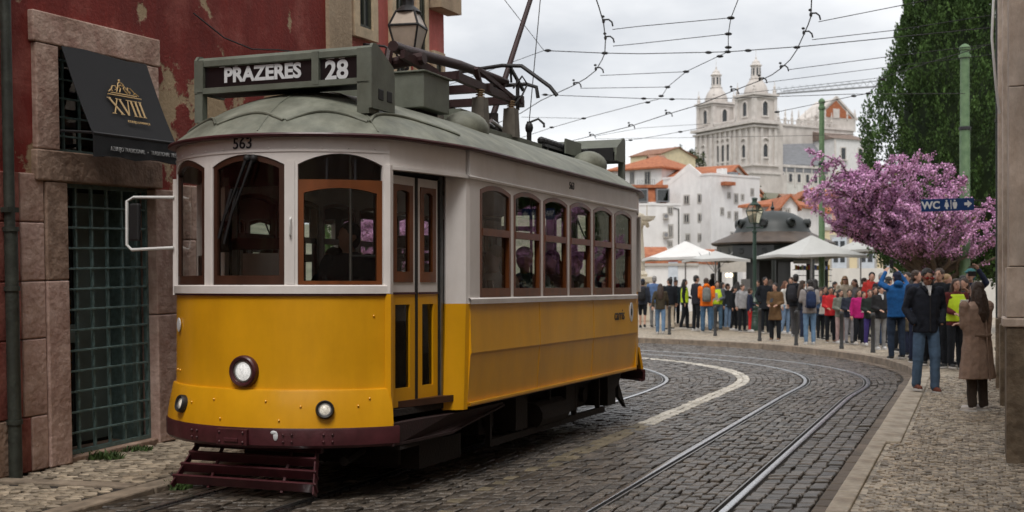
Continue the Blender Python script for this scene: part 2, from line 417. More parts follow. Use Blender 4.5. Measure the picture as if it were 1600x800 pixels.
# left pavement
lp = MB(); ss = [6, 4, 3, 2, 1, 0, -1, -2, -4, -7.2]
for i, s_ in enumerate(ss):
    a, b = tw(s_, -.95, lpz(s_)-.014), tw(s_, -2.6, lpz(s_)-.014); lp.v += [tuple(a), tuple(b)]
    if i: lp.f.append((2*i-2, 2*i-1, 2*i+1, 2*i))
lpo = lp.build('pavement', 'joint'); tag(lpo, kind='structure')
s_ = 5.0
while s_ > -7:
    l = rng.uniform(.7, 1.15); a, b = s_-.006, s_-l+.006
    q = [tw(a, -.80, lpz(a)), tw(a, -.99, lpz(a)), tw(b, -.99, lpz(b)), tw(b, -.80, lpz(b))]; c = tw((a+b)/2, -.9, 0)
    MB().prism([p-c-Vector((0, 0, .2)) for p in q], (0, 0, 0), (0, 0, .2)).build('kerb_stone', 'kerb_dark', lpo, bevel=.014).location = c
    s_ -= l
cal = []
d0 = Vector((1.42, -2.2)); d1 = Vector((1.25, -.99))       # slab that leads from the downpipe to the kerb (s, u)
for i in range(-30, 120):
    for j in range(-60, 60):
        aa = i*.092+(.046 if j % 2 else 0); bb = j*.086; ca, sa = math.cos(.6), math.sin(.6)
        s_, u_ = 3.5-(aa*ca-bb*sa), -1.5+(aa*sa+bb*ca)
        if not (-7 < s_ < 4.5 and -2.17 < u_ < -1.04): continue
        t = (u_-d0.y)/(d1.y-d0.y); sl = d0.x+(d1.x-d0.x)*t
        if abs(s_-sl) < .13: continue
        h = .039; jj = rng.uniform(-.016, .016, (4, 2)); q = []
        for n, (sx, sy) in enumerate(((-1, -1), (-1, 1), (1, 1), (1, -1))):
            pa, pb = aa+sx*h*1.08+jj[n][0], bb+sy*h+jj[n][1]
            p = tw(3.5-(pa*ca-pb*sa), -1.5+(pa*sa+pb*ca)); q.append((p.x, p.y))
        cal.append((q, lpz(s_)+.002+rng.normal(0, .003), .008))
pieces_out(cal, 'paving_stone', 'paving_stones', MATS['calcada'], lpo)
q = [tw(d0.x+.08, d0.y, 0), tw(d0.x-.08, d0.y, 0), tw(d1.x-.08, d1.y, 0), tw(d1.x+.08, d1.y, 0)]
MB().prism([p+Vector((0, 0, lpz(1.35)-.06)) for p in q], (0, 0, 0), (0, 0, .068)).build('drain_slab', 'kerb_dark', lpo, bevel=.01)
def tuft(loc, n, r, h, label):
    mb = MB()
    for _ in range(n):
        a = random.uniform(0, 6.28); rr = r*math.sqrt(random.random()); x, y = rr*math.cos(a)*1.6, rr*math.sin(a)
        hh = h*random.uniform(.5, 1); ax = random.uniform(0, 6.28); dx, dy = math.cos(ax)*.012, math.sin(ax)*.012; lx, ly = random.uniform(-.05, .05), random.uniform(-.05, .05)
        mb.add([(x-dx, y-dy, 0), (x+dx, y+dy, 0), (x+lx+dx*.3, y+ly+dy*.3, hh), (x+lx-dx*.3, y+ly-dy*.3, hh)], [(0, 1, 2, 3)])
    o = mb.build('weed_tuft', 'weed', fixn=False); o.location = loc; tag(o, label, 'weed')
tuft(tw(.30, -2.08, lpz(.3)), 160, .1, .07, 'green weeds sprouting by the grilled door step')
tuft(tw(-.15, -2.12, lpz(-.15)), 110, .1, .05, 'low weeds at the wall foot under the grilled door')
tuft(tw(1.02, -.78, .0), 150, .07, .07, 'tuft of grass growing in the left kerb gutter')
# ---------------------------------------------------------------- the yellow tram
mat('tram_white', (.84, .80, .775), .42, .05, 3, bump=.08, bscale=14, coat=.15, grime=.22, gscale=2.5, gstretch=(1, 1, .3), gcol=(.6, .5, .42))
mat('tram_yellow', (.82, .395, .006), .4, .08, 2.2, bump=.07, bscale=5, coat=.3, spec=.4, grime=.3, gscale=2.0, gstretch=(1, 1, .22), gcol=(.62, .5, .35))
mat('maroon', (.062, .012, .016), .45, .3, 8, bump=.1, bscale=30, coat=.2)
mat('roof_green', (.185, .20, .16), .6, .3, 5, bump=.15, bscale=25, col2=(.28, .29, .235), grime=.65, gscale=2.4, gstretch=(1, 1, 1), gcol=(.5, .48, .42))
mat('box_green', (.15, .165, .135), .6, .15, 6, bump=.1, bscale=30, grime=.5, gscale=3, gstretch=(1, 1, .5), gcol=(.55, .5, .42))
mat('wood', (.165, .048, .012), .35, .35, 5, stretch=(1, 1, .25), coat=.4)
mat('wood_dark', (.055, .02, .010), .45, .3, 5, stretch=(1, 1, .25), coat=.2)
mat('under', (.022, .017, .015), .85, .4, 12, bump=.4, bscale=40)
mat('rubber', (.012, .012, .013), .6, .2, 20)
mat('black_metal', (.02, .02, .022), .5, .3, 20)
mat('white_tube', (.75, .75, .73), .4, .05, 5)
mat('steel', (.4, .4, .4), .35, .2, 10, metal=.9)
mat('lens', (.45, .47, .5), .12, .6, 45, col2=(1, 1, 1), emit=((1, .98, .92), .3))
mat('lens_amber', (.5, .42, .3), .15, .6, 60, col2=(1, .95, .85), emit=((1, .9, .75), .2))
mat('ceiling_cream', (.5, .46, .36), .6, .1, 4)
mat('display', (.012, .008, .009), .35, .2, 6)
mat('letter_white', (.72, .74, .76), .5, .04, 5)
mat('letter_black', (.012, .012, .02), .5, .1, 5)
mat('seat_leather', (.10, .045, .02), .5, .2, 8)
mat('curtain', (.45, .45, .42), .9, .1, 8)
mat('porcelain', (.25, .17, .1), .35, .3, 20)
mat('paper', (.75, .75, .72), .8, .06, 8)
PANE = glass('pane', (.84, .86, .84), .62)
SE = -5.04
tram = empty('tram', (TC.x, TC.y, 0), math.atan2(TF.y, TF.x))
tag(tram, 'yellow and white vintage tram number 563 bound for Prazeres', 'tram')
NR, NC = 1.203, .062
def nose(th, z, off): return Vector((NC+(NR+off)*math.cos(th), (NR+off)*math.sin(th), z))
def side(a, z, off): return Vector((-a, 1.19+off, z))          # a runs backwards along the side
ROT = []                                                       # parts that the other end and side repeat
def part(mb, name, m, parent=None, both=True, **k):
    o = mb.build(name, m, tram if parent is None else parent, **k)
    if both and parent is None: ROT.append(o)
    return o
# --- curved end: yellow dash
mb = MB(); TH = [R(-52+104*i/36) for i in range(37)]
prof = [(1.515, 0), (1.25, 0), (1.0, 0), (.83, .002), (.818, .004), (.814, .022), (.80, .027), (.68, .050), (.60, .064), (.545, .07)]
mb.loft([[nose(t, z, o) for t in TH] for z, o in prof], closed=False)
part(mb, 'dash_panel', 'tram_yellow', smooth=25, solid=.03)
mb = MB(); mb.loft([[nose(t, z, o) for t in TH] for z, o in ((1.50, .001), (1.50, .016), (1.512, .016), (1.512, .001))], closed=False); part(mb, 'belt_line', 'maroon')
mb = MB(); TB = [R(-54+108*i/36) for i in range(37)]
mb.loft([[nose(t, z, o) for t in TB] for z, o in ((.545, .03), (.545, .074), (.53, .080), (.42, .078), (.40, .065), (.40, .0))], closed=False); part(mb, 'bumper', 'maroon', smooth=30, solid=.03)
mb = MB()
for t0 in (-.03,):
    mb.box(nose(R(-2), .475, .095), (.03, .26, .12))
    for du in (-.1, .1):
        for dz in (-.035, .035): mb.ell(nose(R(-2), .475+dz, .112)+Vector((0, du, 0)), (.012, .012, .012), 6, 4)
    mb.box(nose(R(-2), .455, .115), (.012, .12, .03))
part(mb, 'coupler_plate', 'maroon', bevel=.006)
for t in (-20, 17, 30):
    for du in (-.03, .03):
        for dz in (-.025, .025): part(MB().ell(nose(R(t)+du/NR, .475+dz, .084), (.01, .01, .01), 6, 4), 'rivet', 'maroon', both=False)
# headlight
def lampset(th, z, off, r, name, lens, ringm, tilt=0):
    M = frame(nose(R(th), z, off), Vector((-math.sin(R(th)), math.cos(R(th)), 0)), (0, 0, 1), (1, 0, 0))
    d = Vector((math.cos(R(th))*math.cos(tilt), math.sin(R(th))*math.cos(tilt), math.sin(tilt)))
    e = Vector((-math.sin(R(th)), math.cos(R(th)), 0)); M3 = Matrix((e, d.cross(e), d)).transposed()
    c = nose(R(th), z, off)
    b = MB().lathe([(r*.98, -.06), (r, .02), (r*.97, .04), (r*.88, .05), (r*.74, .045), (r*.70, .03)], c, 28, M3, cap=False)
    o = part(b, name, ringm, smooth=35)
    MB().lathe([(r*.72, .02), (r*.68, .034), (r*.58, .034), (r*.57, .02)], c, 28, M3, cap=False).build('reflector_ring', MATS['steel'], o, smooth=35)
    pr = [(r*.57*k/5+.0005, .022+.018*(1-(k/5)**2)) for k in range(5, -1, -1)]
    l = MB().lathe(pr, c, 20, M3).build('lens', lens, o, smooth=60)
    return o
lampset(0, .947, -.005, .118, 'headlight', 'lens', 'maroon')
for t in (-30, 29): lampset(t, .675, .045, .068, 'indicator_light', 'lens_amber', 'black_metal', R(12))
mb = MB().ell(nose(R(-4.5), .87, .0), (.014, .014, .014), 8, 5); part(mb, 'vent_hole', 'rubber')
for t in (-41,):
    mb = MB().lathe([(.02, 0), (.055, .006), (.055, .012), (.035, .014)], (0, 0, 0), 20, Matrix.Rotation(0, 3, 'Z'))
    M = frame(nose(R(t), 1.27, .002), (-math.sin(R(t)), math.cos(R(t)), 0), (0, 0, 1), (math.cos(R(t)), math.sin(R(t)), 0))
    mb.v = [tuple(M @ Vector(p)) for p in mb.v]; e_ = part(mb, 'emblem_ring', 'letter_white', both=False)
for th, z, of in ((-24, .70, .050), (-12, .735, .042), (9, .735, .042), (21, .70, .050), (40, .70, .050), (44, .75, .040), (-44, .92, .004), (-40, .92, .004), (46, 1.35, .002), (-8, .60, .068), (14, .60, .068)):
    part(MB().ell(nose(R(th), z, of), (.009, .009, .009), 7, 5), 'bolt', 'tram_yellow', both=False)
sm_ = MB().ell(nose(R(13), .49, .079), (.008, .022, .035), 9, 6); part(sm_, 'paint_splash', 'letter_white', both=False); sm_ = MB().ell(nose(R(12.3), .515, .079), (.007, .03, .014), 9, 6); part(sm_, 'paint_splash', 'letter_white', both=False)
# lifeguard (slatted tray in front of the wheels)
root = None
zs = [(.335, .10, .50), (.295, .15, .55), (.212, .205, .585), (.13, .26, .615)]
for k in range(1, 4):
    z, o, hw = zs[k]; mb = MB(); mb.bar((1.02+o, -hw, z), (1.02+o, hw, z), .02, .078, up=(.5, 0, 1)); part(mb, 'lifeguard_slat', 'maroon', both=False, bevel=.004)
mb = MB()
for sgn in (-1, 1): mb.bar((1.02+.10, sgn*.52, .36), (1.02+.29, sgn*.61, .08), .05, .012, up=(0, 1, 0)); 
for u_ in (-.3, .3): mb.bar((1.01+.10, u_, .36), (1.01+.26, u_*1.05, .075), .02, .02)
mb.tube([(1.10, -.55, .37), (1.10, .55, .37)], .022, 8); part(mb, 'lifeguard_frame', 'maroon', both=False)
# --- curved end: white window wall
ZT = 2.665
def arch(a0, a1, zc, rise): return lambda a: zc+rise*(1-((a-(a0+a1)/2)/((a1-a0)/2))**2)
def wall_cells(mp, cells, zb, zt, n=10):
    mb = MB()
    def q(a, b, z0a, z1a, z0b, z1b): 
        k = len(mb.v); mb.v += [tuple(mp(a, z0a, 0)), tuple(mp(b, z0b, 0)), tuple(mp(b, z1b, 0)), tuple(mp(a, z1a, 0))]; mb.f.append((k, k+1, k+2, k+3))
    for (a0, a1, w0, w1, zs_, f) in cells:
        for x0, x1, e in ((a0, w0, w0), (w1, a1, w1)):
            if abs(x1-x0) > 1e-5:
                for z0, z1 in ((zb, zs_), (zs_, f(e)), (f(e), zt)): q(x0, x1, z0, z1, z0, z1)
        for i in range(n):
            x0, x1 = w0+(w1-w0)*i/n, w0+(w1-w0)*(i+1)/n
            q(x0, x1, zb, zs_, zb, zs_); q(x0, x1, f(x0), zt, f(x1), zt)
    return mb
def outline(a0, a1, z0, f, n=10, ti=0, tb=0, tt=0):
    A0, A1 = a0+ti, a1-ti
    return [(A0+(A1-A0)*i/n, z0+tb) for i in range(n+1)]+[(A1-(A1-A0)*i/n, f(A1-(A1-A0)*i/n)-tt) for i in range(n+1)]
def ring(mb, mp, po, pi, o0, o1):
    n = len(po); k = len(mb.v)
    for off in (o0, o1):
        for pl in (po, pi): mb.v += [tuple(mp(a, z, off)) for a, z in pl]
    for i in range(n):
        j = (i+1) % n
        mb.f += [(k+i, k+j, k+n+j, k+n+i), (k+2*n+i, k+3*n+i, k+3*n+j, k+2*n+j), (k+i, k+2*n+i, k+2*n+j, k+j), (k+n+i, k+n+j, k+3*n+j, k+3*n+i)]
    return mb
def panemesh(mp, po, off):
    n = len(po)//2; mb = MB(); mb.v = [tuple(mp(a, z, off)) for a, z in po]
    for i in range(n-1): mb.f.append((i, i+1, 2*n-2-i, 2*n-1-i))
    return mb
ZS = 1.578
NW = [(R(-52), R(-17.2), R(-49.3), R(-19.6)), (R(-17.2), R(17.2), R(-14.9), R(14.9)), (R(17.2), R(52), R(19.6), R(49.3))]
cells = [(a, b, c, d, ZS, arch(c, d, 2.455, .08)) for a, b, c, d in NW]
part(wall_cells(nose, cells, 1.515, ZT), 'end_wall', 'tram_white', smooth=30, solid=.045)
mb = MB(); mb.loft([[nose(t, z, o) for t in TH] for z, o in ((1.515, .002), (1.515, .022), (1.57, .022), (1.578, .012), (1.578, -.03))], closed=False); part(mb, 'sill', 'tram_white', smooth=30)
for i, (a, b, c, d) in enumerate(NW):
    f = arch(c, d, 2.455, .08); t = .042/NR
    if i < 2:
        mb = MB(); ring(mb, nose, outline(c+.002, d-.002, ZS+.002, lambda x: f(x)-.002), outline(c, d, ZS, f, ti=t, tb=.07, tt=.045), -.008, -.042)
        o = part(mb, 'end_window', 'wood_dark', smooth=30)
        panemesh(nose, outline(c, d, ZS, f, ti=t*.9, tb=.06, tt=.04), -.028).build('pane', PANE, o, fixn=False)
    else:
        g2 = lambda x: 2.345
        f2 = arch(c, d, 2.235, .05)
        mb = MB(); ring(mb, nose, outline(c+.002, d-.002, ZS+.002, g2), outline(c+t, d-t, ZS+.03, f2), -.004, -.045)
        o = part(mb, 'end_window', 'wood', smooth=30); o['label'] = 'orange varnished drop window in front of the driver'
        panemesh(nose, outline(c+t*.9, d-t*.9, ZS+.025, f2), -.026).build('pane', PANE, o, fixn=False)
        panemesh(nose, outline(c, d, 2.345, f), -.03).build('transom_pane', PANE, o, fixn=False)
        for th in (.34, .68): MB().bar(nose(c+(d-c)*th, 2.345, -.03), nose(c+(d-c)*th, 2.5, -.03), .015, .015).build('glazing_bar', MATS['black_metal'], o)
# seams and screws on the end wall
for th in (17.2, -17.2):
    part(MB().loft([[nose(R(th)+e, z, .003) for e in (-.024, .024)] for z in (1.58, 2.48)], closed=False), 'post_cover', 'tram_white', solid=.004)
mb = MB(); mb.loft([[nose(t, z, o) for t in TH] for z, o in ((2.545, 0), (2.547, .006), (2.560, .006), (2.562, 0))], closed=False)
for k in range(-5, 6): mb.ell(nose(R(k*9.3), 2.575, .004), (.006, .006, .006), 5, 4); mb.ell(nose(R(k*9.3+2), 2.645, .004), (.006, .006, .006), 5, 4)
part(mb, 'seam_strip', 'tram_white')
# grab handle, wipers
mb = MB(); mb.tube([nose(R(17.2), 1.93, .004), nose(R(17.2), 1.945, .03), nose(R(17.2), 2.0, .035), nose(R(17.2), 2.05, .03), nose(R(17.2), 2.065, .004)], .008, 6); part(mb, 'grab_handle', 'white_tube')
for k, (t0, t1, t2, z2) in enumerate(((1.5, -6.5, -11.5, 1.92), (4.0, -4.0, -9.0, 1.88))):
    mb = MB(); mb.tube([nose(R(t0), 2.50, .03), nose(R(t0-3.5), 2.30, .045), nose(R(t1), 2.10, .04)], [.014, .01, .008], 6)
    mb.bar(nose(R(t1)+.035, 2.28, .03), nose(R(t2)+.02, z2, .03), .012, .02); mb.ell(nose(R(t0), 2.50, .02), (.03, .03, .03), 8, 5)
    part(mb, 'wiper', 'rubber', both=(k == 0), smooth=40)
# --- roof outline
half = [Vector((NC+(NR)*math.cos(R(t)), NR*math.sin(R(t)))) for t in range(0, 53, 4)]+[Vector((.55, 1.03)), Vector((.25, 1.10)), Vector((-.05, 1.165)), Vector((-.35, 1.19)), Vector((-.8, 1.19)), Vector((-1.6, 1.19)), Vector((-2.52, 1.19))]
loop = half+[Vector((SE-p.x, p.y)) for p in half[-2::-1]]; loop = loop+[Vector((p.x, -p.y)) for p in loop[-2:0:-1]]
for _ in range(2):
    nl = []
    for i in range(len(loop)):
        a, b = loop[i], loop[(i+1) % len(loop)]; nl += [a*.75+b*.25, a*.25+b*.75]
    loop = nl
def ofs(lp, d):
    res = []
    for i, p in enumerate(lp):
        t = (lp[(i+1) % len(lp)]-lp[i-1]).normalized(); res.append(p+Vector((t.y, -t.x))*d)
    return res
if (ofs(loop, .1)[0]-Vector((-2.5, 0))).length < (loop[0]-Vector((-2.5, 0))).length: _o = ofs; ofs = lambda l, d: _o(l, -d)
def roofpt(p, q, dz=0):
    sp = Vector((max(-5.25, min(.21, p.x)), 0)); v = p+(sp-p)*q
    return Vector((v.x, v.y, ZT+.005+.45*(1-(1-q)**2.2)+dz))
ev = ofs(loop, .055)
QS = [0, .03, .08, .15, .24, .35, .48, .62, .78, .92, 1.0]
mb = MB().loft([[roofpt(p, q) for p in ev] for q in QS], cap=False); o = part(mb, 'roof', 'roof_green', both=False, smooth=50)
mb = MB().loft([[roofpt(p, q, -.05) for p in ofs(loop, -.05)] for q in QS[2:]], cap=False); part(mb, 'ceiling', 'ceiling_cream', both=False, smooth=50)
mb = MB(); mb.loft([[Vector((p.x, p.y, z)) for p in ofs(loop, d)] for d, z in ((.0, ZT-.012), (.066, ZT-.012), (.072, ZT+.002), (.066, ZT+.014), (.05, ZT+.016))], cap=False); part(mb, 'gutter', 'maroon', both=False, smooth=40)
# raised beads over the end windows, sheet seams
n = len(ev)
def bead(i0, i1, rise, m=14, r=.011, q0=.12):
    pts = []
    for k in range(m+1):
        f_ = k/m; i = i0+(i1-i0)*f_; a = ev[int(math.floor(i)) % n]; b = ev[(int(math.floor(i))+1) % n]; p = a.lerp(b, i-math.floor(i))
        pts.append(roofpt(p, q0+rise*math.sin(f_*math.pi), .006))
    return pts
idx = lambda th, sg=1: min(range(n), key=lambda i: (ev[i]-Vector((NC+(NR+.05)*math.cos(R(th)), (NR+.05)*math.sin(R(th))))).length)
def idxs(s_, u_): return min(range(n), key=lambda i: (ev[i]-Vector((s_, u_))).length)
def span(a, b): return (a, b) if abs(b-a) < n/2 else ((a, b-n) if b > a else (a-n, b))
for ta, tb in ((-52, -19), (-17, 13), (15, 45)):
    part(MB().tube(bead(*span(idx(ta), idx(tb)), .10), .013, 6), 'drip_rail', 'roof_green', smooth=60)
part(MB().tube(bead(*span(idx(47), idxs(-.15, 1.22)), .12), .013, 6), 'drip_rail', 'roof_green', smooth=60)
for th, s_, u_ in ((5, None, None), (48, None, None)):
    i = idx(th); part(MB().tube([roofpt(ev[i], q, .002) for q in QS[1:-1]], .006, 5), 'roof_seam', 'roof_green')
# --- side: yellow waist panels, sill, windows
S0, S1 = .12, 4.92
pr = [(1.43, 0), (1.06, .012), (1.035, .014), (1.015, .004), (.64, -.022), (.60, -.022)]
for k in range(3):
    a0, a1 = S0+(S1-S0)*k/3+.0015, S0+(S1-S0)*(k+1)/3-.0015
    mb = MB(); mb.loft([[side(a0+(a1-a0)*i/6, z, o) for i in range(7)] for z, o in pr], closed=False); part(mb, 'side_panel', 'tram_yellow', smooth=20, solid=.03)
for a in (S0+1.6, S0+3.2): part(MB().loft([[side(a+e, z, o+.004) for e in (-.018, .018)] for z, o in pr], closed=False), 'cover_strip', 'tram_yellow', solid=.004)
mb = MB()
mb.loft([[side(a, z, o) for a in (S0, S1)] for z, o in ((.615, -.02), (.615, .006), (.635, .006), (.635, -.02))], closed=False)
part(mb, 'cover_strip', 'tram_yellow', solid=.004)
mb = MB(); mb.loft([[side(a, z, o) for a in (S0-.02, S1)] for z, o in ((1.425, -.02), (1.425, .018), (1.465, .020), (1.475, .008), (1.475, -.03))], closed=False); part(mb, 'sill', 'tram_white')
WP, WW = .745, .67; cells = []
for i in range(6):
    w0 = .325+i*WP; w1 = w0+WW; c0 = S0 if i == 0 else w0-(WP-WW)/2; c1 = S1 if i == 5 else w1+(WP-WW)/2
    cells.append((c0, c1, w0, w1, 1.478, arch(w0, w1, 2.36, .05)))
part(wall_cells(side, cells, 1.43, ZT), 'side_wall', 'tram_white', solid=.05)
mb = MB(); mb.loft([[side(a, z, o) for a in (S0-.05, S1)] for z, o in ((2.425, 0), (2.428, .018), (2.445, .022), (2.455, .012), (2.458, 0))], closed=False); part(mb, 'moulding', 'tram_white')
for i, (c0, c1, w0, w1, zs_, f) in enumerate(cells):
    mb = MB(); F = .04
    ring(mb, side, outline(w0+.002, w1-.002, zs_+.002, lambda x: f(x)-.002), outline(w0, w1, zs_, f, ti=F, tb=.075, tt=F), .004, -.045)
    mb.add([tuple(side(a, z, o)) for a in (w0+F-.002, w1-F+.002) for z in (1.985, 2.045) for o in (.008, -.03)], [(0, 1, 3, 2), (4, 6, 7, 5), (0, 4, 5, 1), (2, 3, 7, 6), (0, 2, 6, 4), (1, 5, 7, 3)])
    o = part(mb, 'side_window', 'wood', smooth=30)
    panemesh(side, outline(w0+F*.9, w1-F*.9, 2.04, lambda x: f(x)-F*.9), -.012).build('upper_pane', PANE, o, fixn=False)
    panemesh(side, outline(w0+F*.9, w1-F*.9, zs_+.07, lambda x: 1.99), -.03).build('lower_pane', PANE, o, fixn=False)
# --- entrance: corner post, folding door, letter board above
cpath = [Vector((.03, 1.045)), Vector((.0, 1.08)), Vector((-.03, 1.14)), Vector((-.07, 1.178)), Vector((-.12, 1.19))]
for nm, z0, z1, m in (('corner_post', 1.43, 2.46, 'tram_white'), ('corner_panel', .585, 1.43, 'tram_yellow')):
    mb = MB(); mb.loft([[Vector((p.x, p.y-(.02*(1.43-z)/.8 if nm == 'corner_panel' else 0), z)) for p in cpath] for z in (z0, z1)], closed=False); part(mb, nm, m, smooth=30, solid=.05)
bd = [p for p in ofs(loop, .002) if -.13 < p.x < .86 and p.y > 0]; bd.sort(key=lambda p: p.x)
mb = MB(); mb.loft([[Vector((p.x, p.y, z)) for p in bd] for z in (2.44, ZT)], closed=False); part(mb, 'letter_board', 'tram_white', smooth=40, solid=.03)
b2 = ofs(loop, .004); b3 = ofs(loop, .03); ii = [i for i in range(n) if -.13 < loop[i].x < .80 and loop[i].y > 0]; ii.sort(key=lambda i: loop[i].x)
mb = MB(); mb.loft([[Vector((*b2[i], 2.425)) for i in ii], [Vector((*b3[i], 2.43)) for i in ii], [Vector((*b3[i], 2.455)) for i in ii], [Vector((*b2[i], 2.46)) for i in ii]], closed=False); part(mb, 'door_moulding', 'tram_white', smooth=30)
D0, D1 = Vector((.775, .955)), Vector((.04, 1.035)); DL = (D1-D0).length; De = (D1-D0)/DL; Dn = Vector((-De.y, De.x)); Dn = Dn if Dn.y > 0 else -Dn
def door(a, z, off): q = D0+De*a+Dn*(off-.035); return Vector((q.x, q.y, z))
for k, (a0, a1) in enumerate(((.02, .365), (.405, .70))):
    mb = MB(); st = .055 if k == 0 else .05
    flat = lambda zz: (lambda x: zz)
    ring(mb, door, outline(a0, a1, 1.52, flat(2.40), 2), outline(a0+.035, a1-.035, 1.60, flat(2.335), 2), 0, -.035)
    o = part(mb, 'door_leaf', 'tram_white')
    mb = MB(); fa = arch(a0+.08, a1-.08, 2.275, .02); ring(mb, door, outline(a0+.035, a1-.035, 1.60, flat(2.335), 6), outline(a0+.085, a1-.085, 1.68, fa, 6), .008, -.03); mb.build('wood_frame', MATS['wood'], o)
    panemesh(door, outline(a0+.08, a1-.08, 1.67, fa, 6), -.01).build('pane', PANE, o, fixn=False)
    mb = MB(); ring(mb, door, outline(a0, a1, .66, flat(1.515), 2), outline(a0+st+.015, a1-st-.015, .80, flat(1.43), 2), .002, -.035); mb.build('lower_frame', MATS['tram_yellow'], o)
    panemesh(door, outline(a0+st, a1-st, .79, flat(1.44), 2), -.015).build('lower_pane', PANE, o, fixn=False)
    mb = MB(); mb.loft([[door(a, z, of) for a in (a0, a1)] for z, of in ((1.508, .002), (1.508, .01), (1.524, .01), (1.524, .002))], closed=False); mb.build('belt_line', MATS['maroon'], o)
for a in (.385, .72): part(MB().bar(door(a, .66, -.01), door(a, 2.40, -.01), .03, .04, up=(1, 0, 0)), 'door_seal', 'rubber')
mb = MB(); mb.bar(door(.0, .55, -.0), door(.0, 2.44, -.0), .05, .05, up=(1, 0, 0)); part(mb, 'door_post', 'tram_white')
mb = MB(); mb.bar(door(.745, .6, .0), door(.745, 2.44, .0), .03, .03, up=(1, 0, 0)); part(mb, 'door_rail', 'steel')
mb = MB(); mb.bar(nose(R(51.5), .53, .012), nose(R(51.5), 1.51, .012), .05, .04, up=(1, 0, 0)); part(mb, 'dash_edge', 'tram_yellow')
mb = MB(); mb.bar(nose(R(51.5), 1.515, .006), nose(R(51.5), 2.46, .006), .05, .045, up=(1, 0, 0)); part(mb, 'end_post', 'tram_white')
mb = MB(); mb.loft([[door(a, z, of) for a in (0, DL)] for z, of in ((2.40, -.05), (2.44, -.05), (2.44, .0))], closed=False); part(mb, 'door_header', 'rubber', solid=.02)
# steps, floor, side sills
mb = MB(); mb.prism([(.82, .3, .60), (.80, .95, .60), (.0, 1.03, .60), (.0, .3, .60)], (0, 0, 0), (0, 0, .05)); mb.bb(.02, .78, .80, 1.02, .36, .39); part(mb, 'entrance_step', 'under')
mb = MB(); mb.prism([(.85, 1.0, .39), (.85, 1.0, .56), (.05, 1.10, .56), (-1.05, 1.10, .56), (-1.05, 1.10, .53), (.05, 1.08, .42)], (0, 0, 0), (0, -.05, 0)); mb.bar((.85, .98, .405), (-.0, 1.07, .41), .06, .02); mb.bar((0, 1.07, .41), (-1.05, 1.09, .535), .05, .016); part(mb, 'step_beam', mat('maroon_dirty', (.025, .010, .010), .75, .3, 8, bump=.2))
mb = MB(); ins = ofs(loop, -.06); mb.prism([(p.x, p.y, .655) for p in ins[::2]], (0, 0, 0), (0, 0, .05)); part(mb, 'floor', 'wood_dark', both=False)
# --- running gear
mb = MB()
for u_ in (-.72, .72): mb.bb(-4.6, -.45, u_-.05, u_+.05, .36, .50)
for s_ in (-.5, -1.9, -3.1, -4.55): mb.bb(s_-.06, s_+.06, -.9, .9, .42, .55)
mb.bb(-4.9, -.15, -1.05, 1.05, .56, .62); part(mb, 'truck_frame', 'under', both=False)
for s_ in (-1.18, -3.86):
    for u_ in (-.45, .45):
        M3 = Matrix.Rotation(R(90), 3, 'X'); mb = MB()
        mb.lathe([(.10, -.05), (.33, -.05), (.375, -.03), (.375, .03), (.40, .035), (.40, .055), (.3, .055), (.28, .02), (.14, .02), (.12, .06)], (s_, u_, .39), 24, M3); part(mb, 'wheel', 'under', both=False, smooth=35)
    for u_ in (-.78, .78):
        mb = MB(); mb.bb(s_-.14, s_+.14, u_-.07, u_+.09, .26, .52)
        for q in range(4): mb.bar((s_-.42+q*.05, u_+.03, .50+q*.02), (s_+.42-q*.05, u_+.03, .50+q*.02), .07, .016)
        mb.tube([(s_, u_, .39), (s_, u_+(.14 if u_ > 0 else -.14), .39)], .08, 10); part(mb, 'axle_box', 'under', both=False)
mb = MB(); mb.tube([(-2.1, .95, .33), (-2.9, .95, .33)], .13, 12); mb.bb(-1.85, -1.55, .8, 1.02, .25, .55); mb.bb(-3.0, -3.35, .82, 1.0, .28, .55); mb.bar((-1.0, .98, .20), (-4.3, .98, .20), .05, .06)
for s_ in (-1.0, -1.75, -2.52, -3.3, -4.1): mb.bar((s_, .98, .18), (s_, .98, .56), .05, .04)
part(mb, 'brake_gear', 'under')
mb = MB(); mb.bb(-.55, .25, .45, .92, .14, .34); mb.bar((.2, .3, .3), (1.0, .3, .34), .06, .06); mb.bar((.35, -.6, .24), (.35, .8, .24), .05, .12); mb.tube([(.5, .55, .30), (.9, .62, .27)], .035, 8); part(mb, 'front_hanger', 'under')
mb = MB(); mb.prism([(-4.42, 1.0, .22), (-4.42, 1.0, .56), (-4.95, 1.0, .56), (-4.85, 1.0, .44), (-4.72, 1.0, .40), (-4.72, 1.0, .22)], (0, 0, 0), (0, -.35, 0)); mb.prism([(-5.0, .95, .28), (-5.0, .95, .46), (-5.2, .98, .14)], (0, 0, 0), (0, -.04, 0)); part(mb, 'rear_hanger', 'under', both=False)
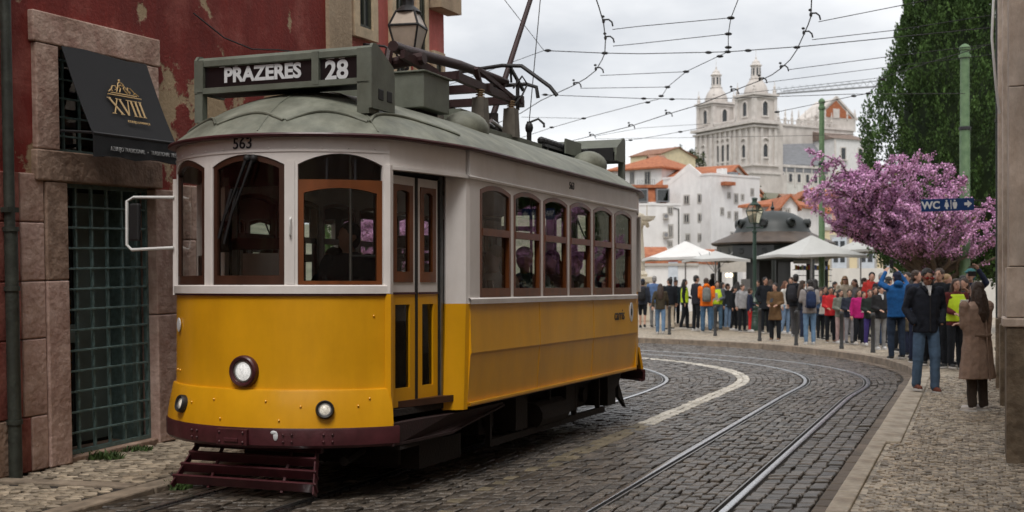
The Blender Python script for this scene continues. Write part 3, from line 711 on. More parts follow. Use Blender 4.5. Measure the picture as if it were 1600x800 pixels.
# --- inside
for s_ in (-.06, SE+.06):
    mb = MB(); 
    for u0, u1 in ((-1.12, -.36), (.36, 1.12)):
        mb.bb(s_-.02, s_+.02, u0, u1, .7, 1.45); mb.bb(s_-.025, s_+.025, u0, u0+.09, 1.45, 2.7); mb.bb(s_-.025, s_+.025, u1-.09, u1, 1.45, 2.7); mb.bb(s_-.022, s_+.022, u0, u1, 1.88, 1.98)
    mb.bb(s_-.02, s_+.02, -1.12, 1.12, 2.42, 2.75); part(mb, 'bulkhead', 'wood_dark', both=False, bevel=.008)
    mb = MB(); mb.bb(s_-.012, s_+.012, -.9, -.5, 1.5, 1.85); part(mb, 'notice_board', 'paper', both=False)
for i in range(6):
    s_ = -.62-i*.76
    for u0, u1 in ((.28, 1.08), (-1.08, -.5)):
        mb = MB(); mb.bb(s_-.2, s_+.22, u0, u1, 1.02, 1.12); mb.bar((s_-.2, (u0+u1)/2, 1.1), (s_-.27, (u0+u1)/2, 1.62), u1-u0, .06, up=(1, 0, 0)); mb.bb(s_-.1, s_+.1, (u0+u1)/2-.1, (u0+u1)/2+.1, .7, 1.02); part(mb, 'passenger_seat', 'seat_leather', both=False, bevel=.02)
for s_ in (-1.0, -2.5, -4.0):
    part(MB().tube([(s_, .24, .7), (s_, .24, 2.95)], .016, 8), 'grab_pole', 'steel', both=False)
part(MB().tube([(.62, -.05, .7), (.62, -.05, 2.9)], .015, 8), 'cab_pole', 'steel', both=False)
part(MB().tube([(.55, .48, .7), (.55, .48, 2.7)], .013, 8), 'cab_pole', 'steel', both=False)
part(MB().tube([(.55, .48, 1.80), (.48, .9, 1.80)], .012, 8), 'cab_rail', 'steel', both=False)
mb = MB(); mb.lathe([(.16, .7), (.16, 1.45), (.14, 1.5), (.05, 1.52)], (.86, .1, 0), 16); mb.bar((.86, .1, 1.55), (.80, .32, 1.58), .03, .03); part(mb, 'controller', 'black_metal', both=False, smooth=40)
mb = MB(); mb.tube([(.78, -.45, .7), (.78, -.45, 1.6)], .025, 8); mb.tube([(.78+.16*math.cos(a*.5236), -.45+.16*math.sin(a*.5236), 1.6) for a in range(13)], .014, 6); part(mb, 'brake_wheel', 'steel', both=False)
mb = MB(); mb.box((.75, -.68, 1.70), (.02, .16, .22), Matrix.Rotation(.5, 3, 'Z')); part(mb, 'cab_leaflet', 'paper', both=False)
mb = MB(); mb.box((.93, -.42, 1.95), (.05, .14, .24)); part(mb, 'cab_mirror', 'rubber', both=False, bevel=.02)
# --- destination box
sg = MB(); sg.prism([(.78, -.77, 3.30), (.78, -.77, 3.345), (.75, -.77, 3.372), (.70, -.77, 3.378), (.45, -.77, 3.25), (.45, -.77, 3.2)], (0, 0, 0), (0, 1.54, 0))
sign = part(sg, 'destination_box', 'box_green', smooth=25)
mb = MB(); mb.bb(.74, .785, -.77, .77, 3.085, 3.13); mb.build('bottom_rail', MATS['box_green'], sign)
for u0, u1 in ((-.77, -.71), (.275, .335), (.665, .77)): MB().bb(.742, .788, u0, u1, 3.10, 3.35).build('upright', MATS['box_green'], sign)
for sgn in (-1, 1):
    mb = MB(); y0, y1 = (.765, .79) if sgn > 0 else (-.79, -.765)
    zb_ = 2.90 if sgn > 0 else 3.09; a = [(.79, zb_), (.79, 3.35), (.76, 3.385), (.71, 3.392), (.43, 3.25), (.41, 3.16), (.41, zb_)]
    mb.prism([(p[0], y0, p[1]) for p in a], (0, 0, 0), (0, y1-y0, 0)); mb.bb(.72 if sgn < 0 else .62, .785, y0-(.1 if sgn > 0 else 0), y0+(.075 if sgn < 0 else 0), 2.86, 3.1)
    mb.build('end_plate', MATS['box_green'], sign)
    for s_ in ((.50, .64) if sgn > 0 else ()): MB().bb(s_-.045, s_+.045, sgn*.775, sgn*.794, 2.97, 3.06).build('cable_hole', MATS['rubber'], sign, bevel=.01)
MB().bb(.44, .72, -.74, .74, 3.10, 3.25).build('back_panel', MATS['rubber'], sign)
for u0, u1 in ((-.71, .275), (.335, .665)): MB().bb(.745, .755, u0, u1, 3.10, 3.345).build('display', MATS['display'], sign)
FX = lambda u, z, s_=.7565: frame((s_, u, z), (0, 1, 0), (0, 0, 1), (1, 0, 0))
text('PRAZERES', .156, 'lettering', MATS['letter_white'], sign, FX(-.185, 3.218), bold=.006, sx=1.0)
text('28', .20, 'lettering', MATS['letter_white'], sign, FX(.475, 3.197), bold=.006)
for u_, w_ in ((.42, .07), (.52, .05), (-.55, .05), (-.42, .03)): MB().bb(.7565, .7585, u_-w_/2, u_+w_/2, 3.288, 3.30).build('lettering', MATS['letter_white'], sign)
# --- numbers and operator's lettering
def bend_nose(th0, z0, off): return lambda c: nose(R(th0)+c.x/NR, z0+c.y, off+c.z)
text('563', .115, 'fleet_number', MATS['letter_black'], tram, None, bold=.001, bend=bend_nose(-1, 2.612, .004))
sidef = lambda a, z, o=.004: frame((-a, 1.19+o, z), (-1, 0, 0), (0, 0, 1), (0, 1, 0))
text('563', .10, 'fleet_number', MATS['letter_black'], tram, sidef(2.62, 2.555), bold=0)
text('carris', .17, 'operator_name', MATS['letter_black'], tram, sidef(4.22, 1.25, .012), bold=0, spacing=1.0)
for lo, m, w_ in ((.0, 'letter_white', .085), (.002, 'letter_black', .03)):
    mb = MB(); ring(mb, lambda a, z, off: Vector((-(4.68+a), 1.2+off+lo, 1.275+z)), [(w_*.75*math.cos(t*.3491), w_*1.3*math.sin(t*.3491)) for t in range(18)], [(w_*.4*math.cos(t*.3491), w_*.8*math.sin(t*.3491)) for t in range(18)], .006, -.004); part(mb, 'logo', m, both=False)
# --- roof equipment
mb = MB(); mb.bb(-1.02, -.5, -.6, .6, 3.085, 3.385); r1 = part(mb, 'resistor_box', 'box_green', both=False, bevel=.008)
MB().bb(-1.04, -.48, -.62, .62, 3.385, 3.40).build('lid', MATS['box_green'], r1, bevel=.004)
MB().bb(-.98, -.54, -.5, .5, 2.98, 3.085).build('mount', MATS['under'], r1)
for s_ in (-1.38, -4.0, -4.98):
    for u_ in (-.6, .6):
        if s_ == -4.0 and u_ > 0: continue
        mb = MB().ell((s_, u_, 2.99), (.30, .20, .17), 16, 10); part(mb, 'ventilator', 'roof_green', both=False, smooth=60)
mb = MB(); mb.bb(-3.75, -1.55, .36, .46, 2.98, 3.12); mb.bb(-3.75, -1.55, -.46, -.36, 2.98, 3.12); mb.bb(-3.75, -1.55, -.36, .36, 3.06, 3.1); part(mb, 'roof_walkway', 'box_green', both=False)
mb = MB(); mb.bb(-1.95, -1.55, .30, .47, 3.1, 3.22); part(mb, 'cable_box', 'box_green', both=False)
for s_ in (-2.13, -2.94):
    for u_ in (-.42, .42):
        mb = MB(); mb.loft([[(s_-a, u_-a, z), (s_+a, u_-a, z), (s_+a, u_+a, z), (s_-a, u_+a, z)] for a, z in ((.072, 3.1), (.060, 3.4))]); o = part(mb, 'insulator_post', 'under', both=False); o.data.materials[0] = mat('post_brown', (.13, .115, .095), .7, .25, 10)
        pr = []
        for k in range(4): pr += [(.025, 3.4+k*.022), (.045, 3.405+k*.022), (.045, 3.412+k*.022), (.025, 3.418+k*.022)]
        MB().lathe(pr, (s_, u_, 0), 12).build('insulator', MATS['porcelain'], o, smooth=30)
pan = MB()
for u_ in (-.40, .40): pan.bar((-1.55, u_, 3.53), (-3.3, u_, 3.50), .06, .075)
for s_ in (-1.6, -2.35, -3.2): pan.bar((s_, -.45, 3.53), (s_, .45, 3.53), .08, .08)
pan.bar((-2.2, .40, 3.5), (-2.08, .40, 3.68), .04, .04); pan.bar((-2.1, .40, 3.68), (-3.0, .42, 3.52), .04, .04)
pan.tube([(-1.3, -.45, 3.60), (-1.3, .22, 3.66)], .055, 10); pan.tube([(-1.15, -.1, 3.52), (-1.22, -.1, 3.74)], .04, 8); pan.bar((-1.05, -.3, 3.62), (-1.6, -.3, 3.55), .06, .09); pan.bar((-1.05, .12, 3.66), (-1.6, .2, 3.56), .05, .08)
mat('maroon_dark', (.034, .013, .013), .55, .35, 8, bump=.15)
pg = part(pan, 'pantograph', 'maroon_dark', both=False)
MB().tube([(-1.0, .05, 3.73), (-1.3, .02, 3.74), (-2.6, 0, 3.82), (-3.85, 0, 3.84)], [.05, .055, .05, .04], 10).build('lower_arm', MATS['maroon_dark'], pg, smooth=40)
hm = MB(); hm.tube([(-3.55, -1.0, 3.80), (-3.6, -.6, 3.93), (-3.6, .05, 3.98), (-3.6, .28, 3.96), (-3.62, .60, 3.72), (-3.62, .68, 3.62)], .022, 8)
hm.tube([(-3.95, -.9, 3.80), (-3.95, -.5, 3.82), (-3.95, .2, 3.82), (-3.95, .32, 3.78), (-3.95, .34, 3.66)], .022, 8)
for u_ in (-.3, .15): hm.bar((-3.6, u_, 3.95), (-3.98, u_, 3.76), .03, .03); hm.bar((-3.85, u_*.4, 3.84), (-3.6, u_, 3.95), .025, .025)
hm.build('collector_head', MATS['black_metal'], pg, smooth=40)
hm = MB(); hm.tube([(-3.0, .42, 3.62), (-3.05, .5, 3.75), (-3.15, .52, 3.68), (-3.05, .5, 3.55), (-2.98, .45, 3.46)], .01, 6); hm.tube([(-3.05, .45, 3.4), (-3.05, .45, 3.72)], .02, 6); hm.tube([(-3.05, .45, 3.55), (-2.94, .42, 3.49)], .015, 6); hm.build('cable', MATS['rubber'], pg)
tp = MB().lathe([(.16, 3.1), (.16, 3.2), (.10, 3.25), (.06, 3.36), (.06, 3.44)], (-3.46, 0, 0), 16); tp = part(tp, 'trolley_base', 'under', both=False, smooth=40)
MB().tube([(-3.42, 0, 3.36), (-4.6, 0, 4.91), (-5.2, 0, 5.68)], [.034, .028, .02], 10).build('trolley_pole', MATS['maroon_dark'], tp, smooth=40)
MB().lathe([(.02, -.03), (.05, -.03), (.03, 0), (.05, .03), (.02, .03)], (-5.2, 0, 5.68), 12, Matrix.Rotation(R(90), 3, 'X')).build('trolley_wheel', MATS['black_metal'], tp)
for k in range(4): MB().tube([(-3.5-k*.02, -.1+.07*k, 3.25), (-3.15, -.1+.07*k, 3.32)], .022, 8).build('spring', MATS['steel'], tp)
mb = MB(); mb.bb(-5.15, -3.95, -.42, .42, 3.12, 3.15); mb.bb(-5.12, -4.6, .42, .44, 3.12, 3.26)
for q in range(7): mb.ell((-4.0-q*.11, .36, 3.19), (.05, .05, .045), 8, 5)
for q in (-4.9, -4.1): mb.bb(q-.03, q+.03, -.4, .4, 3.02, 3.12)
mb.tube([(-4.9, .3, 3.2), (-5.45, .42, 3.22), (-5.6, .45, 3.16), (-5.63, .45, 3.06)], .018, 6); tr = part(mb, 'resistor_tray', 'black_metal', both=False)
MB().bb(-5.1, -4.55, .44, .46, 3.10, 3.27).build('side_plate', MATS['box_green'], tr)
mb = MB(); mb.tube([(-4.3, .1, 3.15), (-4.3, .1, 3.45)], .03, 8); mb.ell((-4.3, .1, 3.38), (.05, .05, .07), 8, 6); mb.tube([(-4.3, .1, 3.44), (-4.33, .2, 3.48), (-4.33, .27, 3.42), (-4.33, .27, 3.38)], .014, 6); part(mb, 'hook', 'black_metal', both=False, smooth=40)
# trolley rope
tp_o = MB().tube([(-4.3, .1, 3.45), (-4.95, .03, 5.36)], .006, 5).build('trolley_rope', MATS['rubber'], tram)
# wing mirror on the far side
mb = MB(); mb.tube([(.80, -.97, 2.275), (.86, -1.32, 2.28), (.88, -1.37, 2.25), (.88, -1.37, 1.90), (.87, -1.33, 1.86), (.81, -.97, 1.875)], .013, 8); wm = part(mb, 'mirror_bracket', 'white_tube', both=False, smooth=40)
MB().box((.88, -1.29, 2.08), (.04, .10, .30)).build('mirror', MATS['rubber'], wm, bevel=.015)
# far-side door leaf panel at this end, and everything again for the other end and side
mb = MB(); mb.loft([[Vector((p.x, -p.y, z)) for p in (D0, D1)] for z in (.6, 1.5)], closed=False); part(mb, 'side_apron', 'tram_yellow', solid=.03)
mb = MB(); mb.loft([[Vector((p.x, -p.y, z)) for p in (D0, D1)] for z in (2.4, ZT)], closed=False)
for p in (D0, D0*.5+D1*.5, D1): mb.bar((p.x, -p.y, 1.5), (p.x, -p.y, 2.42), .06, .05, up=(1, 0, 0))
part(mb, 'apron_frame', 'tram_white')
mb = MB(); mb.loft([[Vector((p.x, -p.y, z)) for p in cpath] for z in (.6, 1.43)], closed=False); part(mb, 'corner_panel', 'tram_yellow', smooth=30, solid=.05)
mb = MB(); mb.loft([[Vector((p.x, -p.y, z)) for p in cpath] for z in (1.43, 2.5)], closed=False); part(mb, 'corner_post', 'tram_white', smooth=30, solid=.05)
mb = MB(); mb.loft([[Vector((p.x, -p.y, z)) for p in bd] for z in (2.44, ZT)], closed=False); part(mb, 'letter_board', 'tram_white', smooth=40, solid=.03)
for o in ROT:
    c = copy_tree(o, tram); c.location = (SE, 0, 0); c.rotation_euler = (0, 0, math.pi)
# ---------------------------------------------------------------- buildings that line the street
def plaster(name, c_main, c_light, c_bare, streak=1.0, bare=.62, rough=.8):
    m = bpy.data.materials.new(name); m.use_nodes = True; MATS[name] = m
    t = m.node_tree; N = t.nodes; lk = t.links.new; b = N['Principled BSDF']; b.inputs['Roughness'].default_value = rough
    c = N.new('ShaderNodeTexCoord')
    def noise(sc, stretch=(1, 1, 1), det=6, ro=.6):
        mpn = N.new('ShaderNodeMapping'); mpn.inputs['Scale'].default_value = stretch; lk(c.outputs['Object'], mpn.inputs[0])
        n_ = N.new('ShaderNodeTexNoise'); n_.inputs['Scale'].default_value = sc; n_.inputs['Detail'].default_value = det; n_.inputs['Roughness'].default_value = ro; lk(mpn.outputs[0], n_.inputs['Vector']); return n_.outputs[0]
    def ramp(x, p0, p1):
        r = N.new('ShaderNodeValToRGB'); r.color_ramp.elements[0].position = p0; r.color_ramp.elements[1].position = p1; lk(x, r.inputs[0]); return r.outputs[0]
    def mixc(f, a, bb, mode='MIX'):
        q = N.new('ShaderNodeMixRGB'); q.blend_type = mode
        for i, x in enumerate((f, a, bb)):
            if hasattr(x, 'links'): lk(x, q.inputs[i])
            else: q.inputs[i].default_value = x if i == 0 else (*x, 1)
        return q.outputs[0]
    n1 = noise(1.3); n2 = noise(3.0, (1, 1, .22)); n3 = noise(.8, det=9, ro=.65); n4 = noise(26)
    col = mixc(ramp(n2, .38, .75), c_main, tuple(x*.55 for x in c_main))
    col = mixc(ramp(n1, .52, .8), col, c_light)
    fb = ramp(n3, bare, bare+.02)
    col = mixc(fb, col, c_bare)
    g = N.new('ShaderNodeMath'); g.operation = 'MULTIPLY_ADD'; g.inputs[1].default_value = .5; g.inputs[2].default_value = .75; lk(n4, g.inputs[0])
    q = N.new('ShaderNodeMixRGB'); q.blend_type = 'MULTIPLY'; q.inputs[0].default_value = 1; lk(col, q.inputs[1]); lk(g.outputs[0], q.inputs[2])
    lk(q.outputs[0], b.inputs['Base Color'])
    ad = N.new('ShaderNodeMath'); ad.operation = 'MULTIPLY_ADD'; ad.inputs[1].default_value = -1.2; lk(fb, ad.inputs[0]); lk(n4, ad.inputs[2])
    bp = N.new('ShaderNodeBump'); bp.inputs['Strength'].default_value = .45; bp.inputs['Distance'].default_value = .02; lk(ad.outputs[0], bp.inputs['Height']); lk(bp.outputs[0], b.inputs['Normal'])
    return m
plaster('red_plaster', (.24, .026, .018), (.42, .14, .11), (.42, .31, .19), bare=.56)
plaster('pink_plaster', (.56, .14, .12), (.60, .22, .18), (.40, .3, .22), bare=.8)
plaster('tan_plaster', (.58, .49, .40), (.64, .56, .47), (.25, .2, .15), bare=.68)
plaster('cream_plaster', (.50, .38, .26), (.55, .46, .34), (.35, .22, .15), bare=.66)
mat('pink_stone', (.58, .34, .27), .72, .3, 5, bump=.6, bscale=22, col2=(.72, .54, .45), grime=.6, gscale=2.6, gstretch=(1, 1, .7), gcol=(.36, .27, .2))
mat('pale_stone', (.68, .43, .36), .72, .32, 4, bump=.6, bscale=20, col2=(.80, .60, .52), grime=.6, gscale=2.6, gstretch=(1, 1, .7), gcol=(.36, .27, .2))
mat('red_stone', (.26, .04, .03), .75, .4, 5, bump=.5, bscale=24, col2=(.48, .2, .16), grime=.6, gscale=2.6, gstretch=(1, 1, .7), gcol=(.36, .27, .2))
mat('brown_stone', (.38, .25, .18), .8, .4, 5, bump=.7, bscale=20, col2=(.56, .40, .31), grime=.6, gscale=2.6, gstretch=(1, 1, .7), gcol=(.36, .27, .2))
mat('dark_stone', (.24, .185, .125), .85, .4, 6, bump=.9, bscale=16, col2=(.34, .27, .19), grime=.6, gscale=2.6, gstretch=(1, 1, .7), gcol=(.36, .27, .2))
mat('grille', (.15, .23, .22), .55, .3, 20, bump=.2, bscale=60, metal=.2)
mat('dark_room', (.02, .025, .025), .7, .3, 4)
mat('teal_panel', (.16, .21, .20), .5, .2, 3)
mat('awning', (.011, .011, .013), .75, .2, 8, bump=.15, bscale=120)
mat('gold', (.55, .37, .16), .45, .15, 20)
mat('pipe', (.035, .04, .032), .55, .4, 10, bump=.2, bscale=40)
mat('cream_trim', (.58, .46, .31), .7, .25, 5, bump=.3, bscale=30)
mat('dark_green', (.05, .055, .04), .5, .2, 10)
LAMPGL = glass('lamp_glass', (.62, .54, .45), .8, .12)
DARKGL = glass('dark_glass', (.35, .42, .40), 1.3)
lt = math.atan(SLOPE)
LB = Matrix.Translation(tw(0, -2.2, .088)) @ Matrix.Rotation(math.atan2(-TF.y, -TF.x), 4, 'Z') @ Matrix.Rotation(-lt, 4, 'Y')
def bempty(name, M, at=(0, 0, 0)):
    o = bpy.data.objects.new(name, None); COL.objects.link(o); o.matrix_world = M @ Matrix.Translation(at); return o
red = bempty('red_building', LB); tag(red, 'weathered dark red plaster building with stone door surround and awning window', 'building')
def stone(x0, x1, z0, z1, y0, y1, m, name='stone', parent=None, bev=.012):
    g_ = .003; c = Vector(((x0+x1)/2, (y0+y1)/2, (z0+z1)/2))
    mb = MB().box((0, 0, 0), (x1-x0-g_*2, y1-y0, z1-z0-g_*2)); o = mb.build(name, m, red if parent is None else parent, bevel=bev); o.location = c; return o
def wallbox(x0, x1, z0, z1, m='red_plaster', parent=None, y0=0, y1=.5, name='wall'): return MB().bb(x0, x1, y0, y1, z0, z1).build(name, m, red if parent is None else parent)
# walls round the openings (door a -.60...56, window a -.68...42)
wallbox(-24, -.9, 2.0, 9.5); wallbox(.6, 3.8, 2.0, 9.5); wallbox(-.9, .6, 3.6, 9.5)
wallbox(-24, -.75, -.4, 2.0, 'brown_stone', y0=.03); wallbox(.75, 7.1, -.4, 2.0, 'brown_stone', y0=.03)
# door surround
stone(-.86, -.60, 0, 1.55, -.05, .4, 'pale_stone'); stone(-.86, -.60, 1.55, 2.37, -.05, .4, 'brown_stone')
stone(.56, .86, 0, 1.2, -.05, .4, 'pale_stone'); stone(.56, .86, 1.2, 2.37, -.05, .4, 'pink_stone')
stone(-.97, .66, 2.37, 2.63, -.06, .45, 'brown_stone', 'lintel')
stone(-.95, -.68, 2.63, 3.50, -.05, .4, 'pink_stone'); stone(.42, .64, 2.63, 3.50, -.05, .4, 'pink_stone')
stone(-.98, .66, 3.50, 3.76, -.055, .4, 'pink_stone', 'lintel')
stone(-.62, .58, -.12, .05, -.03, .4, 'brown_stone', 'doorstep')
zc = [0, .45, 1.08, 1.55, 2.03, 2.43]
for i in range(5):
    z0, z1 = zc[i], zc[i+1]
    if i == 0: stone(-1.05, -.86, z0, z1, -.03, .1, 'pale_stone'); stone(-1.2, -1.05, z0, z1, -.028, .1, 'red_stone'); stone(-1.65, -1.2, z0, z1, -.025, .1, 'brown_stone')
    else: stone(-1.13, -.86, z0, z1, -.03, .1, 'pale_stone' if i != 4 else 'pink_stone'); stone(-1.65, -1.13, z0, z1, -.026, .1, 'red_stone')
    stone(-2.5, -1.65, z0, z1, -.025, .1, 'brown_stone')
for i, (z0, z1) in enumerate(((0, .62), (.62, 1.0), (1.0, 1.45), (1.45, 1.9), (1.9, 2.43))):
    w_ = 1.02+.06*(i % 2); stone(.86, w_+.12, z0, z1, -.03, .1, 'pale_stone' if i % 2 else 'pink_stone'); stone(w_+.12, w_+.8, z0, z1, -.028, .1, 'brown_stone' if i % 2 else 'pale_stone')
# what lies behind the grilles
MB().bb(-.62, .58, .40, .44, .0, 2.4).build('inner_door', 'dark_room', red)
MB().bb(-.62, -.1, .385, .395, .1, 2.3).build('door_glass', DARKGL, red)
MB().bb(-.05, .53, .37, .395, .08, 2.32).build('teal_panel', 'teal_panel', red); MB().bb(-.58, .1, .36, .39, .98, 1.14).build('door_rail', 'teal_panel', red)  # pale teal panel paints the reflection in the door glass
MB().bb(.40, .54, .12, .36, .05, 2.36).build('door_reveal', 'grille', red)
MB().bb(-.70, .45, .40, .44, 2.6, 3.55).build('window_back', 'dark_room', red); MB().bb(-.68, .42, .34, .345, 2.63, 3.5).build('window_pane', DARKGL, red)
gr = MB(); gr.bb(-.60, -.57, .05, .09, .05, 2.37); gr.bb(.53, .56, .05, .09, .05, 2.37); gr.bb(-.57, .53, .05, .09, .05, .085); gr.bb(-.57, .53, .05, .09, 2.335, 2.37)
gd = gr.build('door_grille', 'grille', red)
for k in range(5): MB().bb(-.40+k*.20, -.378+k*.20, .055, .08, .085, 2.335).build('upright_bar', 'grille', gd)
for k in range(1, 13): MB().bb(-.57, .53, .04, .055, .05+k*.176, .068+k*.176).build('cross_bar', 'grille', gd, bevel=.003)
wg = MB().bb(-.68, .42, .06, .08, 2.63, 2.66).build('window_grille', 'grille', red)
for k in range(5): MB().bb(-.52+k*.2, -.502+k*.2, .06, .08, 2.66, 3.5).build('upright_bar', 'grille', wg)
for k in range(5): MB().bb(-.68, .42, .045, .06, 2.76+k*.16, 2.775+k*.16).build('cross_bar', 'grille', wg)
# downpipe
dp = bempty('drainpipe', LB, (-1.28, -.07, 0)); tag(dp, 'dark green iron drainpipe on the red wall left of the grilled door', 'pipe')
MB().tube([(0, 0, -.02), (0, 0, 1.95)], .052, 12).build('lower_pipe', 'pipe', dp, smooth=40)
MB().tube([(0, .01, 1.95), (0, .01, 9)], .042, 12).build('upper_pipe', 'pipe', dp, smooth=40)
for z in (.42, 1.48, 1.95): MB().tube([(0, 0, z), (0, 0, z+.035)], .062, 12).build('collar', 'pipe', dp, smooth=40)
MB().bb(-.06, .06, -.03, .06, 2.1, 2.14).build('bracket', 'pipe', dp)
# awning
aw = bempty('awning', LB, (-.12, 0, 0)); tag(aw, 'black sloping awning lettered XVIII in gold over the grilled window', 'awning')
pt = lambda f: Vector((0, -.07-.31*f, 3.50-.74*f-.03*math.sin(f*3.14)))
mb = MB(); mb.loft([[pt(k/8)+Vector((x_, 0, .012*math.sin(j*1.57))) for j, x_ in enumerate((-.55, -.275, 0, .275, .55))] for k in range(9)], closed=False); mb.build('canopy', 'awning', aw, smooth=40, solid=.006)
mb = MB(); mb.loft([[Vector((x_, -.38-.012*math.sin(j*2.1)*(1-z_), 2.76-.18*(1-z_)-.012*math.cos(j*1.3)*(1-z_))) for j, x_ in enumerate([-.55+1.1*q/10 for q in range(11)])] for z_ in (1, .5, 0)], closed=False); mb.build('valance', 'awning', aw, smooth=40, solid=.005)
for x_ in (-.54, .54): MB().tube([(x_, -.02, 2.80), (x_, -.37, 2.77)], .012, 6).build('arm', 'black_metal', aw)
MB().tube([(-.55, -.375, 2.765), (.55, -.375, 2.765)], .014, 6).build('front_bar', 'black_metal', aw)
sl = (pt(.7)-pt(.5)).normalized(); upv = -sl; nv = Vector((1, 0, 0)).cross(upv)
def AF(x_, f, lift=.012): return frame(pt(f)+nv*lift+Vector((x_, 0, 0)), (1, 0, 0), upv, nv)
XM = AF(.03, .60, .02); xo = -.215
def stroke(x0, y0, x1, y1, w_, nm='lettering'): MB().bar(XM @ Vector((x0, y0, 0)), XM @ Vector((x1, y1, 0)), w_, .005, up=nv).build(nm, 'gold', aw)
HL = .075
stroke(xo, HL, xo+.11, -HL, .022); stroke(xo+.105, HL, xo+.005, -HL, .009)
stroke(xo+.135, HL, xo+.19, -HL, .022); stroke(xo+.245, HL, xo+.195, -HL, .009)
for q in (.285, .345, .405): stroke(xo+q, HL, xo+q, -HL, .02)
for q, w_, tb in ((0, .05, 3), (.108, .05, 3), (.135, .05, 1), (.243, .045, 1), (.285, .045, 3), (.345, .045, 3), (.405, .045, 3)):
    if tb & 1: stroke(xo+q-w_/2, HL, xo+q+w_/2, HL, .006, 'serif')
    if tb & 2: stroke(xo+q-w_/2, -HL, xo+q+w_/2, -HL, .006, 'serif')
text('AZULEJO & FAIAN\u00c7A', .032, 'lettering', MATS['gold'], aw, AF(.10, .785, .022))
cr = MB()
Mx = AF(.03, .40, .026)
def crl(pts, r=.0055): cr.tube([Mx @ Vector((a, b_, 0)) for a, b_ in pts], r, 5)
crl([(-.22, -.055), (.22, -.055)]); crl([(-.17, -.035), (.17, -.035)])
for sg_ in (-1, 1):
    crl([(sg_*.20, -.03), (sg_*.15, .0), (sg_*.12, .035), (sg_*.08, .04), (sg_*.07, .01), (sg_*.10, .0)]); crl([(sg_*.09, -.02), (sg_*.05, .03), (sg_*.03, .07), (0, .085)]); crl([(sg_*.05, -.02), (sg_*.02, .02), (sg_*.035, .045), (0, .055)])
    crl([(sg_*.19, -.025), (sg_*.165, -.005), (sg_*.14, -.015)])
cr.ell(Mx @ Vector((0, .1, 0)), (.012, .012, .012), 6, 4)
cr.build('crest', 'gold', aw)
text('AZULEJO TRADICIONAL   \u2022   TRADITIONAL TILES', .050, 'lettering', mat('letter_grey', (.36, .36, .36), .7, .1, 5), aw, frame((.10, -.392, 2.65), (1, 0, 0), (0, 0, 1), (0, -1, 0)), sx=.82)
# pink building beyond
pk = bempty('pink_building', LB, (3.8, 0, 0)); tag(pk, 'faded pink house with cream window frames behind the tram roof', 'building')
wallbox(.54, 3.33, -.4, 9.5, 'pink_plaster', pk, y0=.02)
wallbox(0, .54, -.4, 9.5, 'cream_plaster', pk, y0=-.05, name='corner_pilaster')
MB().bb(3.30, 3.42, .5, 9, -.4, 9.5).build('end_wall', 'pink_plaster', pk)
def win(parent, x0, x1, z0, z1, fm='cream_trim', fw=.12, y=0, shut=False):
    w_ = MB(); ring(w_, lambda a, z, off: Vector((a, y-off, z)), [(x0, z0), (x1, z0), (x1, z1), (x0, z1)], [(x0+fw, z0+fw), (x1-fw, z0+fw), (x1-fw, z1-fw), (x0+fw, z1-fw)], .07, -.05)
    w_ = w_.build('window', fm, parent); MB().bb(x0+fw, x1-fw, y-.012, y-.004, z0+fw, z1-fw).build('pane', 'dark_room', w_)
    s_ = MB(); fr = .04; ring(s_, lambda a, z, off: Vector((a, y-off, z)), [(x0+fw, z0+fw), (x1-fw, z0+fw), (x1-fw, z1-fw), (x0+fw, z1-fw)], [(x0+fw+fr, z0+fw+fr), (x1-fw-fr, z0+fw+fr), (x1-fw-fr, z1-fw-fr), (x0+fw+fr, z1-fw-fr)], .04, .012)
    s_.bb((x0+x1)/2-.02, (x0+x1)/2+.02, y-.04, y-.012, z0+fw, z1-fw); s_.build('sash', 'dark_green', w_)
win(pk, .62, 1.22, 4.40, 5.9, fw=.13, y=.02); win(pk, 1.62, 2.12, 2.3, 6.6, fw=.10, y=.02); win(pk, 2.34, 2.70, 2.3, 6.6, fw=.07, y=.02); win(pk, 2.85, 3.22, 2.3, 4.55, fw=.08, y=.02)
MB().bb(2.78, 3.46, -.20, .02, 5.12, 5.5).build('cornice', 'cream_plaster', pk); MB().bb(2.72, 3.48, -.23, .02, 5.5, 5.6).build('cornice_top', 'cream_trim', pk)
# cable drooping on the facade
cb = MB().tube([LB @ Vector((1.2+.5*k, -.04, 4.1-.12*math.sin(k*1.1)-.05*k)) for k in range(7)], .008, 5).build('facade_cable', 'rubber'); tag(cb, 'thin black cable sagging across the red wall behind the tram sign', 'cable')
